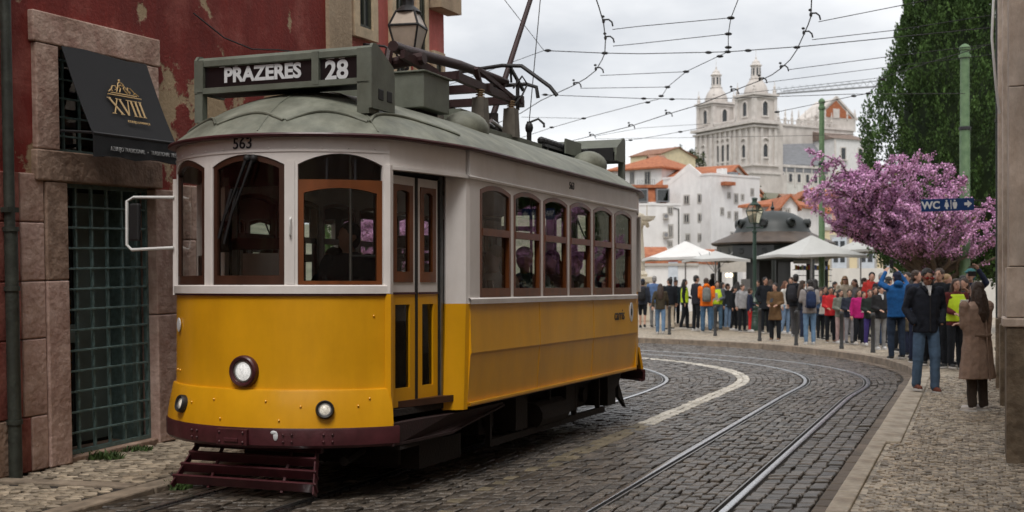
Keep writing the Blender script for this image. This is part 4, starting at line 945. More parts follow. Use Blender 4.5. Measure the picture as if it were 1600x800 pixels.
# wall lantern
wl = empty('wall_lantern', tw(-4.66, -1.62, 4.33)); tag(wl, 'black iron wall lantern with frosted panes on the pink house', 'lantern'); wl.rotation_euler = (0, 0, math.atan2(-TF.y, -TF.x)+R(8))
def lantern(root, k=1.0, gm=None, fm='black_metal'):
    q = lambda r, z: [(r*k, r*k, z*k), (-r*k, r*k, z*k), (-r*k, -r*k, z*k), (r*k, -r*k, z*k)]
    rr = [(.095, .02), (.175, .38), (.11, .55)]
    for i in range(2):
        for j in range(4):
            a, b_ = q(*rr[i]), q(*rr[i+1]); MB().add([a[j], a[(j+1) % 4], b_[(j+1) % 4], b_[j]], [(0, 1, 2, 3)]).build('lamp_pane', gm or LAMPGL, root)
            MB().tube([a[j], b_[j]], .013*k, 5).build('corner_rib', fm, root)
    for r, z in rr: MB().tube(q(r, z)+[q(r, z)[0]], .016*k, 5).build('rim', fm, root)
    MB().lathe([(.16*k, .55*k), (.11*k, .60*k), (.07*k, .63*k), (.07*k, .70*k), (.09*k, .71*k), (.08*k, .74*k), (.02*k, .76*k)], (0, 0, 0), 12).build('cap', fm, root, smooth=30)
    MB().lathe([(.03*k, .02*k), (.035*k, .2*k), (.02*k, .26*k)], (0, 0, 0), 8).build('bulb', 'paper', root, smooth=50)
lantern(wl, 1.05, mat('frosted', (.46, .38, .31), .4, .15, 5))
MB().tube([(0, 0, .0), (0, 0, -.1), (0, .25, -.22), (0, .58, -.1)], .02, 6).build('bracket', 'black_metal', wl); MB().tube([(0, 0, .0), (0, .3, .18), (0, .58, .22)], .016, 6).build('bracket_arm', 'black_metal', wl)
# ---------------------------------------------------------------- right-hand building, seen edge-on
RBM = Matrix.Translation((W0.x, W0.y, .11)) @ Matrix.Rotation(math.atan2(-WD.y, -WD.x), 4, 'Z')
rb = bempty('stone_building', RBM); tag(rb, 'tan stone building with pilasters at the right edge of the street', 'building')
mat('tan_trim', (.68, .58, .49), .75, .25, 4, bump=.5, bscale=22, stretch=(1, 1, .4), grime=.6, gscale=2.6, gstretch=(1, 1, .7), gcol=(.36, .27, .2))
wallbox(-9.6, 16, -.3, 10, 'tan_plaster', rb, y0=.26, y1=.8)
MB().bb(-9.6, -9.4, .8, 8, -.3, 10).build('end_wall', 'tan_plaster', rb)
stone(-.72, 0, -.1, 1.12, 0, .3, 'dark_stone', 'plinth_stone', rb); stone(-.74, .015, 1.12, 1.20, -.03, .3, 'tan_trim', 'plinth_cap', rb)
for z0, z1 in ((1.20, 1.62), (1.62, 3.1), (3.1, 4.6), (4.6, 6.2), (6.2, 8)): stone(-.70, -.01, z0, z1, .02 if z0 > 1.3 else 0, .3, 'tan_trim', 'pilaster_stone', rb, .008)
for x0, pj in ((-2.6, .05), (-5.2, .02), (-8.0, .0)):
    stone(x0-.5, x0, -.1, 1.0, pj, .3, 'dark_stone', 'plinth_stone', rb); stone(x0-.5, x0, 1.0, 8, pj+.03, .3, 'tan_trim', 'pilaster_stone', rb)
for x0, x1 in ((-2.2, -1.1), (-4.8, -3.5), (-7.4, -6.1)):
    w_ = MB(); ring(w_, lambda a, z, off: Vector((a, .26-off, z)), [(x0, 1.3), (x1, 1.3), (x1, 3.4), (x0, 3.4)], [(x0+.15, 1.45), (x1-.15, 1.45), (x1-.15, 3.25), (x0+.15, 3.25)], .09, -.02); w_ = w_.build('window', 'tan_trim', rb); MB().bb(x0+.15, x1-.15, .235, .25, 1.45, 3.25).build('pane', 'dark_room', w_)
MB().bb(-9.6, 8, .16, .26, -.1, .55).build('base_course', 'dark_stone', rb)
dp2 = bempty('drainpipe', RBM, (-8.9, .06, 0)); tag(dp2, 'black drainpipe at the far end of the tan stone building', 'pipe')
MB().tube([(0, 0, -.05), (0, 0, 10)], .055, 12).build('pipe', 'pipe', dp2, smooth=40)
for z in (.5, 2.2, 3.9, 5.6): MB().tube([(0, 0, z), (0, 0, z+.05)], .068, 12).build('collar', 'pipe', dp2, smooth=40)
dc = MB().tube([RBM @ Vector(p) for p in ((-5.6, .02, 5.4), (-5.5, -.05, 5.0), (-5.35, -.07, 4.5), (-5.5, -.02, 3.9), (-5.6, .02, 3.6))], .016, 6).build('wall_cable', 'white_tube', None, smooth=40); tag(dc, 'pale cable looping off the tan stone wall', 'cable')
# WC sign
mat('sign_blue', (.008, .045, .17), .35, .1, 4)
Ys = 18.2; wc = empty('toilet_sign', px(1480.5, 320, Ys), 0); tag(wc, 'blue WC sign with white arrow in front of the purple blossom', 'sign'); wc.rotation_euler = (0, R(-2.2), R(6))
MB().bb(-.40, .40, -.012, .012, -.09, .09).build('plate', 'sign_blue', wc, bevel=.004)
text('WC', .15, 'lettering', MATS['letter_white'], wc, frame((-.26, -.0135, -.005), (1, 0, 0), (0, 0, 1), (0, -1, 0)), bold=.005, sx=1.05)
def pict(x_, fem):
    mb = MB(); f_ = lambda pts: mb.prism([(x_+a, -.0125, b_) for a, b_ in pts], (0, 0, 0), (0, -.003, 0))
    f_([(.014*math.cos(t*.785), .058+.014*math.sin(t*.785)) for t in range(8)])
    f_([(-.03, .036), (.03, .036), (.034, -.01), (.017, -.06), (-.017, -.06), (-.034, -.01)] if not fem else [(-.018, .038), (.018, .038), (.036, -.025), (.016, -.03), (.014, -.062), (-.014, -.062), (-.016, -.03), (-.036, -.025)])
    mb.build('pictogram', 'letter_white', wc)
pict(-.02, True); pict(.105, False)
MB().bb(.04, .052, -.016, -.0125, -.065, .068).build('divider', 'letter_white', wc)
mb = MB(); mb.prism([(a, -.0125, b_) for a, b_ in ((.25, -.015), (.30, -.015), (.30, -.05), (.365, .005), (.30, .06), (.30, .025), (.25, .025))], (0, 0, 0), (0, -.003, 0)); mb.build('arrow', 'letter_white', wc)
MB().tube([(.38, .02, .05), (.62, .06, .05)], .012, 6).build('bracket', 'black_metal', wc); MB().tube([(.38, .02, -.05), (.62, .06, -.05)], .012, 6).build('bracket', 'black_metal', wc)
# house added unseen behind the camera for light and window reflections
bk = empty('added_house', (-4.5, -19, 0)); tag(bk, 'added unseen plaster house behind the viewer for light and reflections', 'building')
MB().bb(-12, 16, -6, 0, -.3, 10).build('wall', 'cream_plaster', bk)
for i in range(6):
    for z in (1.0, 4.2, 7.2):
        f_ = MB().bb(-9+i*3.6, -7.7+i*3.6, -.02, .06, z-.12, z+2.1).build('window', 'cream_trim', bk); MB().bb(-8.85+i*3.6, -7.85+i*3.6, .06, .07, z, z+1.98).build('pane', 'dark_room', f_)
# ---------------------------------------------------------------- hillside town behind the square
mat('limewash', (.74, .73, .72), .85, .10, 1.5, bump=.15, bscale=8, stretch=(1, 1, .5))
mat('offwhite', (.66, .64, .60), .85, .14, 1.2, bump=.15, bscale=8, stretch=(1, 1, .4))
mat('yellow_wash', (.70, .60, .40), .85, .12, 1.5)
mat('pink_wash', (.62, .36, .30), .85, .12, 1.5)
mat('terracotta', (.40, .11, .045), .85, .35, 2.5, bump=.6, bscale=9, col2=(.50, .19, .09))
mat('terracotta_old', (.30, .12, .07), .9, .4, 2.5, bump=.6, bscale=9, col2=(.36, .2, .13))
mat('slate', (.20, .205, .22), .6, .2, .6, stretch=(1, 1, 3))
mat('far_glass', (.035, .04, .045), .25, .3, 3)
mat('far_frame', (.42, .40, .37), .8, .1, 3)
mat('church_stone', (.58, .525, .48), .85, .22, .35, bump=.3, bscale=3, stretch=(1, 1, .5), col2=(.69, .64, .60))
mat('church_trim', (.65, .60, .56), .85, .2, .5, col2=(.74, .69, .65))
mat('crane', (.30, .31, .33), .6, .1, 2)
mat('door_blue', (.55, .60, .66), .6, .1, 5)
mat('red_cloth', (.30, .04, .03), .8, .2, 5)
hill = MB(); xs = [-200+20*i for i in range(36)]; ys = [84+8*i for i in range(60)]
for y_ in ys:
    for x_ in xs: hill.v.append((x_, y_, -.6+30*sm(95, 385, y_)+1.5*math.sin(x_*.05)*sm(100, 200, y_)))
nx = len(xs)
for j in range(len(ys)-1):
    for i in range(nx-1): hill.f.append((j*nx+i, j*nx+i+1, (j+1)*nx+i+1, (j+1)*nx+i))
hill = hill.build('hill', mat('scrub', (.10, .11, .06), .95, .4, .3, col2=(.22, .2, .14)), smooth=60); tag(hill, kind='structure')
def hz(Y): return -.6+30*sm(95, 385, Y)
def house(name, label, xl, Yl, xr, Yr, ytop, depth, roof='flat', yridge=None, m='limewash', wins=(), swins=(), rm='terracotta', base=None, over=.25, cat='house', parapet=False, wm='far_frame'):
    Lp = Vector(((xl-800)/FPX*Yl, Yl, 0)); Rp = Vector(((xr-800)/FPX*Yr, Yr, 0)); ex = (Rp-Lp).normalized(); ey = Vector((-ex.y, ex.x, 0)); w_ = (Rp-Lp).length
    z0 = (hz(min(Yl, Yr))-2 if Yl > 84 else -.3) if base is None else base
    zt = EYE+(HOR-ytop)/FPX*Yr
    ro = empty(name, (Lp.x, Lp.y, 0), math.atan2(ex.y, ex.x)); tag(ro, label, cat)
    zr = zt+1.5 if yridge is None else EYE+(HOR-yridge)/FPX*((Yl+Yr)/2)
    mb = MB()
    if roof == 'gable': mb.prism([(0, 0, z0), (w_, 0, z0), (w_, 0, zt), (w_*.52, 0, zr), (0, 0, zt)], (0, 0, 0), (0, depth, 0))
    else: mb.bb(0, w_, 0, depth, z0, zt)
    mb.build('wall', m, ro)
    t = .18; o_ = over
    if roof == 'gable':
        r_ = MB()
        for sx, xx in ((0, -o_), (w_, w_+o_)):
            zz = zt-o_*(zr-zt)/(w_*.5); y0_ = .35 if parapet else -o_
            r_.prism([(xx, y0_, zz), (w_*.52, y0_, zr), (w_*.52, y0_, zr+t), (xx, y0_, zz+t)], (0, 0, 0), (0, depth+o_-y0_, 0))
        r_.build('roof', rm, ro)
        if parapet:
            pp = MB()
            for xx in (0, w_): pp.prism([(xx, -.02, zt-.1), (w_*.52, -.02, zr-.1), (w_*.52, -.02, zr+.4), (xx, -.02, zt+.35)], (0, 0, 0), (0, .35, 0))
            pp.build('parapet', m, ro)
    elif roof == 'ridge':
        r_ = MB(); r_.prism([(-o_, -o_, zt-.05), (-o_, depth/2, zr), (-o_, depth+o_, zt-.05), (-o_, depth+o_, zt+t-.05), (-o_, depth/2, zr+t), (-o_, -o_, zt+t-.05)], (0, 0, 0), (w_+2*o_, 0, 0)); r_.build('roof', rm, ro)
        MB().prism([(0.01, 0, zt), (0.01, depth, zt), (0.01, depth/2, zr)], (0, 0, 0), (w_-.02, 0, 0)).build('gable', m, ro)
    elif roof == 'hip':
        r_ = MB(); k = min(w_, depth)/2; a = [(-o_, -o_), (w_+o_, -o_), (w_+o_, depth+o_), (-o_, depth+o_)]
        r_.add([(*p, zt) for p in a]+[(*p, zt+t) for p in a]+[(k, depth/2, zr), (w_-k if w_ > depth else k+.01, depth/2, zr)], [(0, 1, 2, 3), (0, 1, 5, 4), (1, 2, 6, 5), (2, 3, 7, 6), (3, 0, 4, 7), (4, 5, 9, 8), (5, 6, 9), (6, 7, 8, 9), (7, 4, 8)]); r_.build('roof', rm, ro)
    elif roof == 'flat':
        MB().bb(-.05, w_+.05, -.05, depth+.05, zt, zt+.18).build('roof', m if parapet else rm, ro)
    for (x_, y_, ww, hh) in wins:
        a = ray_plane(x_, y_, Lp, ey); lx = (a-Lp).dot(ex); d_ = a.y; hw, hh2 = ww*d_/FPX/2, hh*d_/FPX/2
        f_ = MB().bb(lx-hw-.12, lx+hw+.12, -.05, .05, a.z-hh2-.12, a.z+hh2+.12).build('window', wm, ro); MB().bb(lx-hw, lx+hw, -.065, -.05, a.z-hh2, a.z+hh2).build('pane', 'far_glass', f_)
        MB().bb(lx-.04, lx+.04, -.08, -.065, a.z-hh2, a.z+hh2).build('mullion', wm, f_)
    for (x_, y_, ww, hh) in swins:
        a = ray_plane(x_, y_, Rp, ex); ly = (a-Rp).dot(ey); d_ = a.y; k = abs(ey.x-ey.y*(x_-800)/FPX); hw, hh2 = ww*d_/FPX/2/max(k, .15), hh*d_/FPX/2
        f_ = MB().bb(w_-.05, w_+.05, ly-hw-.12, ly+hw+.12, a.z-hh2-.12, a.z+hh2+.12).build('window', wm, ro); MB().bb(w_+.05, w_+.065, ly-hw, ly+hw, a.z-hh2, a.z+hh2).build('pane', 'far_glass', f_)
    ro['w'] = w_
    return ro, Lp, ex, ey
H = house
H('white_house', 'tall white gabled house with small square windows above the parasol', 1040, 110, 1110, 108, 290, 13.8, 'gable', 263, wins=[(1073, 312, 6, 11), (1095, 310, 7, 11), (1073, 341, 6, 11), (1095, 340, 6, 10), (1075, 371, 4, 8), (1094, 371, 4, 9)], parapet=True)
r_, Lp, ex, ey = H('white_house', 'white flat-topped block with tin dormer right of the tall gabled house', 1111, 107.4, 1187, 111, 279, 6, 'flat', wins=[(1139, 305, 3, 6), (1150, 310, 5, 12), (1160, 308, 3, 6), (1139, 335, 3, 6), (1150, 338, 5, 12), (1145, 368, 8, 8), (1175, 300, 4, 8), (1128, 330, 4, 8)], parapet=True)
MB().bb(2.3, 2.8, .8, 1.6, 11, 11.9).build('chimney', 'limewash', r_); MB().bb(1.2, 2.4, -.6, .2, 10.3, 10.6).build('canopy_roof', 'terracotta', r_); MB().bb(3.0, 3.9, .5, 1.8, 11.0, 11.6).build('dormer', 'slate', r_)
r_, Lp, ex, ey = H('white_house', 'white house with roof dormers and air conditioners beside the tram roof', 975, 104, 1064, 104, 321, 9, 'flat', wins=[(1047, 329, 5, 9), (1048, 361, 4, 17), (1047, 381, 4, 7)], parapet=True)
for y_ in (338, 367):
    a = ray_plane(1040, y_, Lp, ey); lx = (a-Lp).dot(ex); c_ = MB().bb(lx-.22, lx+.22, -.4, -.02, a.z-.25, a.z+.25).build('air_conditioner', 'far_frame', r_); MB().tube([(lx, -.40, a.z), (lx, -.42, a.z)], .16, 12).build('fan', 'slate', c_)
MB().bb(0, 3.0, .3, 6, 8.3, 8.6).build('attic_floor', 'limewash', r_)
zt = EYE+(HOR-321)/FPX*104; zt2 = EYE+(HOR-292)/FPX*104
mb = MB(); mb.prism([(0, .2, zt), (0, 1.2, zt2), (0, 6, zt2), (0, 6, zt)], (0, 0, 0), (3.6, 0, 0)); mb.build('mansard', 'terracotta', r_); MB().bb(-.1, 3.8, .9, 6.2, zt2, zt2+.25).build('attic_roof', 'terracotta', r_)
for x0 in (.9, 2.7):
    d_ = MB().bb(x0, x0+1.1, .0, 1.2, zt+.3, zt2-.15).build('dormer', 'slate', r_); MB().bb(x0+.12, x0+.98, -.02, .0, zt+.4, zt2-.25).build('dormer_pane', DARKGL, d_)
MB().tube([(4.55, -.05, zt-4), (4.55, -.05, zt-.3), (4.1, -.05, zt-.2)], .05, 6).build('gutter_pipe', 'pipe', r_)
for k in range(9): MB().tube([(3.7+k*.12, .1, zt+.18), (3.7+k*.12, .1, zt+1.0)], .012, 4).build('railing_bar', 'far_frame', r_)
r_, Lp, ex, ey = H('hip_roofed_house', 'white house with a pyramid red tile roof left of the church', 955, 138, 1034, 134, 263, 9, 'hip', 238, wins=[(1012, 278, 8, 18), (988, 278, 6, 18)], over=.5)
a = ray_plane(1012, 284, Lp, ey); lx = (a-Lp).dot(ex)
for k in range(10): MB().tube([(lx-1.1+k*.24, -.35, a.z-.7), (lx-1.1+k*.24, -.35, a.z+.25)], .02, 4).build('balcony_bar', 'black_metal', r_)
MB().bb(lx-1.2, lx+1.2, -.4, 0, a.z-.78, a.z-.7).build('balcony', 'far_frame', r_)
H('terraced_house', 'long house with red tiled slope behind the tall white gable', 1020, 132, 1112, 128, 292, 12, 'ridge', 256, m='offwhite')
H('orange_roofed_house', 'house with an orange roof and small dormers right of the white gable top', 1080, 120, 1124, 118, 283, 5, 'ridge', 266, wins=[(1095, 288, 5, 6), (1105, 288, 5, 6)])
H('yellow_house', 'pale yellow house on the skyline left of the church', 985, 225, 1032, 220, 241, 10, 'ridge', 230, m='yellow_wash', rm='terracotta_old')
H('yellow_house', 'small cream house on the skyline beside the yellow one', 1018, 205, 1040, 205, 250, 8, 'ridge', 240, m='yellow_wash', rm='terracotta_old')
H('low_house', 'low white house with broad orange hipped roof behind the street lamp', 1160, 92, 1229, 90, 322, 7, 'hip', 303, wins=[(1195, 332, 3, 9), (1215, 332, 3, 7)])
H('low_house', 'small white house with a red pent roof right of the hipped house', 1222, 86, 1246, 86, 322, 6, 'gable', 307, wins=[(1230, 331, 4, 7)])
H('low_house', 'white gabled house peeping out beneath the convent wall', 1256, 150, 1284, 150, 312, 8, 'gable', 295, wins=[(1272, 311, 3, 5)])
H('pink_house', 'pink house with orange roof behind the blossom tree', 1280, 120, 1312, 120, 306, 8, 'ridge', 294, m='pink_wash', wins=[(1290, 315, 4, 8)])
H('low_house', 'white house with orange roof between the kiosk dome and the green pole', 1236, 98, 1300, 98, 333, 7, 'ridge', 318, wins=[(1262, 345, 4, 8)])
H('low_house', 'brown roofed white cottage below the convent windows', 1228, 175, 1256, 175, 312, 7, 'ridge', 302, rm='terracotta_old')
r_, Lp, ex, ey = H('white_hall', 'low white hall with terracotta band behind the left parasol', 960, 74, 1092, 72, 412, 8, 'flat', m='limewash', base=-.3, rm='terracotta')
a = ray_plane(1052, 447, Lp, ey); lx = (a-Lp).dot(ex)
d_ = MB().bb(lx-.28, lx+.28, -.06, .0, -.2, 3.0).build('door', 'door_blue', r_); MB().bb(lx-.28, lx+.28, -.1, .0, 3.0, 3.25).build('blind', 'red_cloth', d_)
for sx in (-.13, .13): MB().bb(lx+sx-.08, lx+sx+.08, -.075, -.06, 1.0, 2.1).build('door_pane', 'far_glass', d_)
MB().bb(0, r_['w'], -.12, 0, 2.75, 2.9).build('cornice', 'far_frame', r_)
H('white_annexe', 'white annexe with a dark paired window beside the kiosk', 1088, 78, 1150, 78, 408, 5, 'ridge', 392, base=-.3, wins=[(1095, 437, 14, 7)])
H('tile_roof_shed', 'small shed with orange roof behind the left parasol', 1000, 90, 1042, 90, 404, 5, 'ridge', 388, base=-.6)
r_, Lp, ex, ey = H('yellow_building', 'long pale yellow building with blue doors behind the blossom tree', 1286, 68, 1560, 62, 352, 9, 'flat', m='yellow_wash', base=-.3, rm='far_frame')
for x_ in (1312, 1355, 1396, 1440):
    a = ray_plane(x_, 405, Lp, ey); lx = (a-Lp).dot(ex)
    d_ = MB().bb(lx-.42, lx+.42, -.06, .02, 2.1, 4.2).build('french_door', 'door_blue', r_); MB().bb(lx-.55, lx+.55, -.03, .02, 1.0, 4.35).build('door_frame', 'far_frame', r_)
    for sx in (-.19, .19): MB().bb(lx+sx-.13, lx+sx+.13, -.075, -.06, 2.85, 4.0).build('door_pane', 'far_glass', d_)
lw = MB().bb(-3, 9, 0, .4, -.2, 2.4).build('terrace_wall', 'offwhite'); lw.location = px(1400, 447, 58).xy.to_3d(); tag(lw, 'cream terrace wall behind the crowd under the blossom tree', 'wall')
# ---- twin-towered church
K = Vector((77.5, 400)); chu = empty('church', (K.x, K.y, 0), math.atan2(.472, .881)); tag(chu, 'pale stone twin-towered church on the hill', 'church')
def cpart(mb, nm, m='church_stone', par=None, **k): return mb.build(nm, m, chu if par is None else par, **k)
cpart(MB().bb(0, 12, 0, 30.6, 18, 54), 'facade'); cpart(MB().bb(-.9, 12.9, -.9, 31.5, 18, 37.6), 'podium')
for z, d, h in ((37.6, 1.2, .7), (40.2, .7, .5), (52.6, .9, .6), (53.8, 1.5, .9)): cpart(MB().bb(-d, 10, -d, 30.6+d, z, z+h), 'cornice', 'church_trim')
for y_ in (.5, 3.2, 6.4, 9.2, 11.6, 14.2, 17.0, 19.4, 22.0, 24.8, 27.6, 30.1): cpart(MB().bb(-.5, 0, y_-.55, y_+.55, 40.7, 52.6), 'pilaster', 'church_trim')
for x_ in (.6, 3.0, 6.2, 8.6): cpart(MB().bb(x_-.5, x_+.5, -.5, 0, 40.7, 52.6), 'pilaster', 'church_trim')
def archwin(par, mp, c, w_, z0, z1, ped=True):
    f = arch(c-w_/2, c+w_/2, z1-w_*.5, w_*.5); fo = arch(c-w_/2-.5, c+w_/2+.5, z1-w_*.5+.2, w_*.5+.4)
    mb = MB(); ring(mb, mp, outline(c-w_/2-.5, c+w_/2+.5, z0-.5, fo, 8), outline(c-w_/2, c+w_/2, z0, f, 8), .35, -.05); o = cpart(mb, 'window', 'church_trim', par)
    panemesh(mp, outline(c-w_/2, c+w_/2, z0, f, 8), .04).build('pane', 'far_glass', o, fixn=False)
    if ped: mb = MB(); mb.tube([mp(c-w_/2-.9, z1+.9, .3), mp(c-w_*.25, z1+1.9, .3), mp(c+w_*.25, z1+1.9, .3), mp(c+w_/2+.9, z1+.9, .3)], .3, 6); mb.build('hood', 'church_trim', o)
fac = lambda a, z, o: Vector((-o, a, z)); sid = lambda a, z, o: Vector((a, -o, z))
for y_ in (12.9, 15.6, 18.3): archwin(None, fac, y_, 1.6, 42.8, 48.4)
for y_ in (4.8, 26.2): archwin(None, fac, y_, 1.8, 43.2, 47.4)
archwin(None, sid, 4.6, 1.8, 43.2, 47.4)
cpart(MB().bb(0, .4, 9, 21.6, 55.6, 56.1), 'balustrade_rail', 'church_trim')
for k in range(14): cpart(MB().bb(0, .35, 9.3+k*.9, 9.6+k*.9, 54.7, 55.6), 'baluster', 'church_trim')
def tower(y0, y1, x1):
    t = cpart(MB().bb(.4, x1, y0+.4, y1-.4, 54, 63), 'tower'); cy_, cx_ = (y0+y1)/2, (x1+.4)/2
    for z, d, h in ((54.7, .3, .5), (62.2, .5, .5), (63, .9, .7)): MB().bb(.4-d, x1+d, y0+.4-d, y1-.4+d, z, z+h).build('cornice', 'church_trim', t)
    fx = lambda a, z, o: Vector((.4-o, a, z)); fy = lambda a, z, o: Vector((a, y0+.4-o, z))
    archwin(t, fx, cy_, 2.0, 56.6, 61.2, False); archwin(t, fy, cx_, 2.0, 56.6, 61.2, False)
    for xx in (.6, x1-.2):
        for yy in (y0+.6, y1-.6):
            MB().lathe([(.55, 63.7), (.55, 64.8), (.7, 64.9), (.25, 65.4), (.45, 66.0), (.12, 66.8), (.08, 68.0)], (xx, yy, 0), 8).build('pinnacle', 'church_trim', t)
            MB().bb(xx-.6, xx+.6, yy-.6, yy+.6, 55.2, 62.2).build('corner_pilaster', 'church_trim', t)
    dm = MB().lathe([(3.7, 63.7), (3.9, 64.6), (3.75, 65.6), (3.2, 67.0), (2.3, 68.2), (2.0, 68.8), (2.2, 69.0), (1.75, 69.2)], (cx_, cy_, 0), 16).build('dome', 'church_stone', t, smooth=40)
    la = MB().lathe([(1.7, 69.2), (1.55, 73.0), (1.95, 73.2), (1.95, 73.5), (1.3, 74.0), (1.2, 74.6), (.5, 75.2), (.2, 75.6), (.3, 76.0), (.06, 76.4), (.05, 78.6)], (cx_, cy_, 0), 8).build('lantern', 'church_trim', t)
    for k in range(8):
        a = (k+.5)*math.pi/4; M3 = Matrix.Rotation(a, 3, 'Z'); MB().box(M3 @ Vector((1.5, 0, 71.2))+Vector((cx_, cy_, 0)), (.12, .55, 2.4), M3).build('lantern_opening', 'far_glass', t)
tower(0, 9.6, 9.2); tower(21.0, 30.6, 9.2)
# nave, convent wing, tarpaulin roof, gable
cpart(MB().bb(9.5, 50, 8, 22, 18, 55), 'nave'); cpart(MB().bb(9.2, 50.3, 7.6, 22.3, 55, 55.7), 'nave_cornice', 'church_trim')
for k in range(11):
    x_ = 11+k*2.9; cpart(MB().lathe([(.45, 55.7), (.45, 57.4), (.6, 57.5), (.25, 58.2), (.35, 58.8), (.06, 60.8)], (x_, 7.9, 0), 6), 'pinnacle', 'church_trim')
for k in range(16): cpart(MB().bb(11.5+k*1.9, 11.8+k*1.9, 7.8, 8.1, 55.7, 56.8), 'baluster', 'church_trim')
cpart(MB().bb(10, 43, 7.75, 8.05, 56.8, 57.1), 'balustrade_rail', 'church_trim')
wg_ = cpart(MB().bb(9.2, 34, .8, 9, 18, 40.6), 'convent_wing', 'offwhite'); MB().bb(9, 34, .4, 9, 40.4, 41.2).build('eave', 'church_trim', wg_)
for k in range(6):
    x_ = 12.2+k*3.6; f_ = MB().bb(x_-1.0, x_+1.0, .7, .82, 35.2, 38.8).build('window', 'church_trim', wg_); MB().bb(x_-.6, x_+.6, .64, .7, 35.7, 38.3).build('pane', 'far_glass', f_); MB().bb(x_+1.6, x_+2.0, .6, .8, 34, 40.4).build('buttress', 'church_trim', wg_)
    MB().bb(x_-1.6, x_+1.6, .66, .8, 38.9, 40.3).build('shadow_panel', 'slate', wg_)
cpart(MB().add([(9.6, .9, 41.2), (34, .9, 42.0), (34, 8, 50.0), (9.6, 8, 48.2), (9.6, .9, 40.9), (34, .9, 41.6), (34, 8, 41), (9.6, 8, 41)], [(0, 1, 2, 3), (4, 5, 6, 7), (0, 1, 5, 4), (1, 2, 6, 5), (2, 3, 7, 6), (3, 0, 4, 7)]), 'tarpaulin_roof', 'slate')
hb = cpart(MB().bb(32.2, 48, -2, 12, 18, 50.5), 'convent_house', 'limewash'); MB().add([(31.7, -2.5, 50.5), (48.5, -2.5, 50.5), (48.5, 12, 55), (31.7, 12, 55), (48.5, 12, 50.5), (31.7, 12, 50.5)], [(0, 1, 2, 3), (1, 4, 2), (0, 3, 5), (3, 2, 4, 5), (0, 5, 4, 1)]).build('roof', mat('convent_tiles', (.20, .15, .125), .9, .3, 1.5), hb)
for x_ in (36, 43.6):
    for z in (45.6, 38.6, 31.5):
        f_ = MB().bb(x_-1.3, x_+1.3, -2.12, -2, z-2.0, z+2.3).build('window', 'church_trim', hb); MB().bb(x_-.85, x_+.85, -2.2, -2.12, z-1.8, z+1.9).build('pane', 'far_glass', f_); MB().bb(x_-1.6, x_+1.6, -2.9, -2, z-2.3, z-2.0).build('balcony', 'church_trim', hb)
for x_ in (32.4, 47.8): MB().bb(x_-.35, x_+.35, -2.25, -2, 18, 50.5).build('corner_pilaster', 'church_trim', hb)
gb = cpart(MB().prism([(34, 9, 55), (52, 9, 55), (52, 9, 59.2), (43, 9, 66), (34, 9, 59.2)], (0, 0, 0), (0, 10, 0)), 'gable_block', 'church_stone')
MB().prism([(35.5, 8.9, 59.4), (50.5, 8.9, 59.4), (43, 8.9, 65.2)], (0, 0, 0), (0, .15, 0)).build('pediment', 'terracotta', gb); MB().bb(41.6, 44.4, 8.7, 8.95, 59.2, 62.4).build('niche', 'church_trim', gb)
for s_, a, b_ in ((0, (33.4, 59.2), (43, 66.5)), (1, (52.6, 59.2), (43, 66.5))): MB().bar((a[0], 8.8, a[1]), (b_[0], 8.8, b_[1]), .5, .7).build('raking_cornice', 'church_trim', gb)
for x_ in (34.5, 38, 48, 51.6): MB().lathe([(.4, 59), (.4, 60.5), (.55, 60.6), (.1, 62.8)], (x_, 9, 0), 6).build('pinnacle', 'church_trim', gb)
# ---- construction crane over the convent
cr_ = empty('tower_crane', px(1425, 447, 470).xy.to_3d()); tag(cr_, 'thin grey crane jib against the sky right of the church', 'crane')
A_, B_ = px(1212, 146, 470)-cr_.location, px(1432, 130, 470)-cr_.location; up_ = Vector((0, 0, 2.6))
mb = MB(); mb.tube([A_, B_], .22, 5); mb.tube([A_+Vector((0, 2, 0)), B_+Vector((0, 2, 0))], .22, 5); mb.tube([A_+Vector((3, 1, 1)), B_+up_+Vector((0, 1, 0))], .22, 5)
N_ = 20
for k in range(N_): mb.tube([A_.lerp(B_, k/N_), (A_+up_+Vector((0, 1, 0))).lerp(B_+up_+Vector((0, 1, 0)), (k+.5)/N_), A_.lerp(B_, (k+1)/N_)], .13, 4)
mb.build('jib', 'crane', cr_)
mb = MB()
for sx in (-.9, .9):
    for sy in (-.9, .9): mb.tube([(sx, sy, 25), (sx, sy, B_.z+1)], .16, 4)
for k in range(20): mb.tube([(-.9, -.9, 25+k*2.6), (.9, -.9, 27.6+k*2.6)], .1, 4); mb.tube([(.9, .9, 25+k*2.6), (-.9, .9, 27.6+k*2.6)], .1, 4)
mb.build('mast', 'crane', cr_); MB().bb(-1.2, 1.2, -1.2, 1.2, B_.z-3, B_.z).build('cab', 'crane', cr_)
# ---------------------------------------------------------------- the square: poles, lamp, kiosk, parasols
mat('pole_green', (.10, .19, .085), .5, .25, 6, bump=.15, bscale=30, col2=(.15, .24, .12))
mat('lamp_green', (.018, .045, .03), .45, .2, 10, coat=.2)
mat('kiosk_green', (.012, .016, .014), .4, .3, 6, coat=.3)
mat('kiosk_roof', (.075, .055, .042), .55, .35, 3, col2=(.12, .09, .07))
mat('kiosk_dome', (.03, .035, .034), .5, .3, 3)
mat('canvas', (.72, .71, .69), .85, .06, 3, bump=.1, bscale=40)
mat('canvas_grey', (.52, .52, .50), .85, .06, 3, bump=.1, bscale=40)
mat('bollard', (.035, .035, .035), .5, .3, 10)
mat('warm_light', (.9, .8, .6), .4, .05, 5, emit=((1, .8, .5), 2.0))
mat('board', (.62, .58, .52), .7, .1, 8)
GZ = .11
def gz(x, Y): p = px(x, HOR, Y); return Vector((p.x, p.y, GZ))
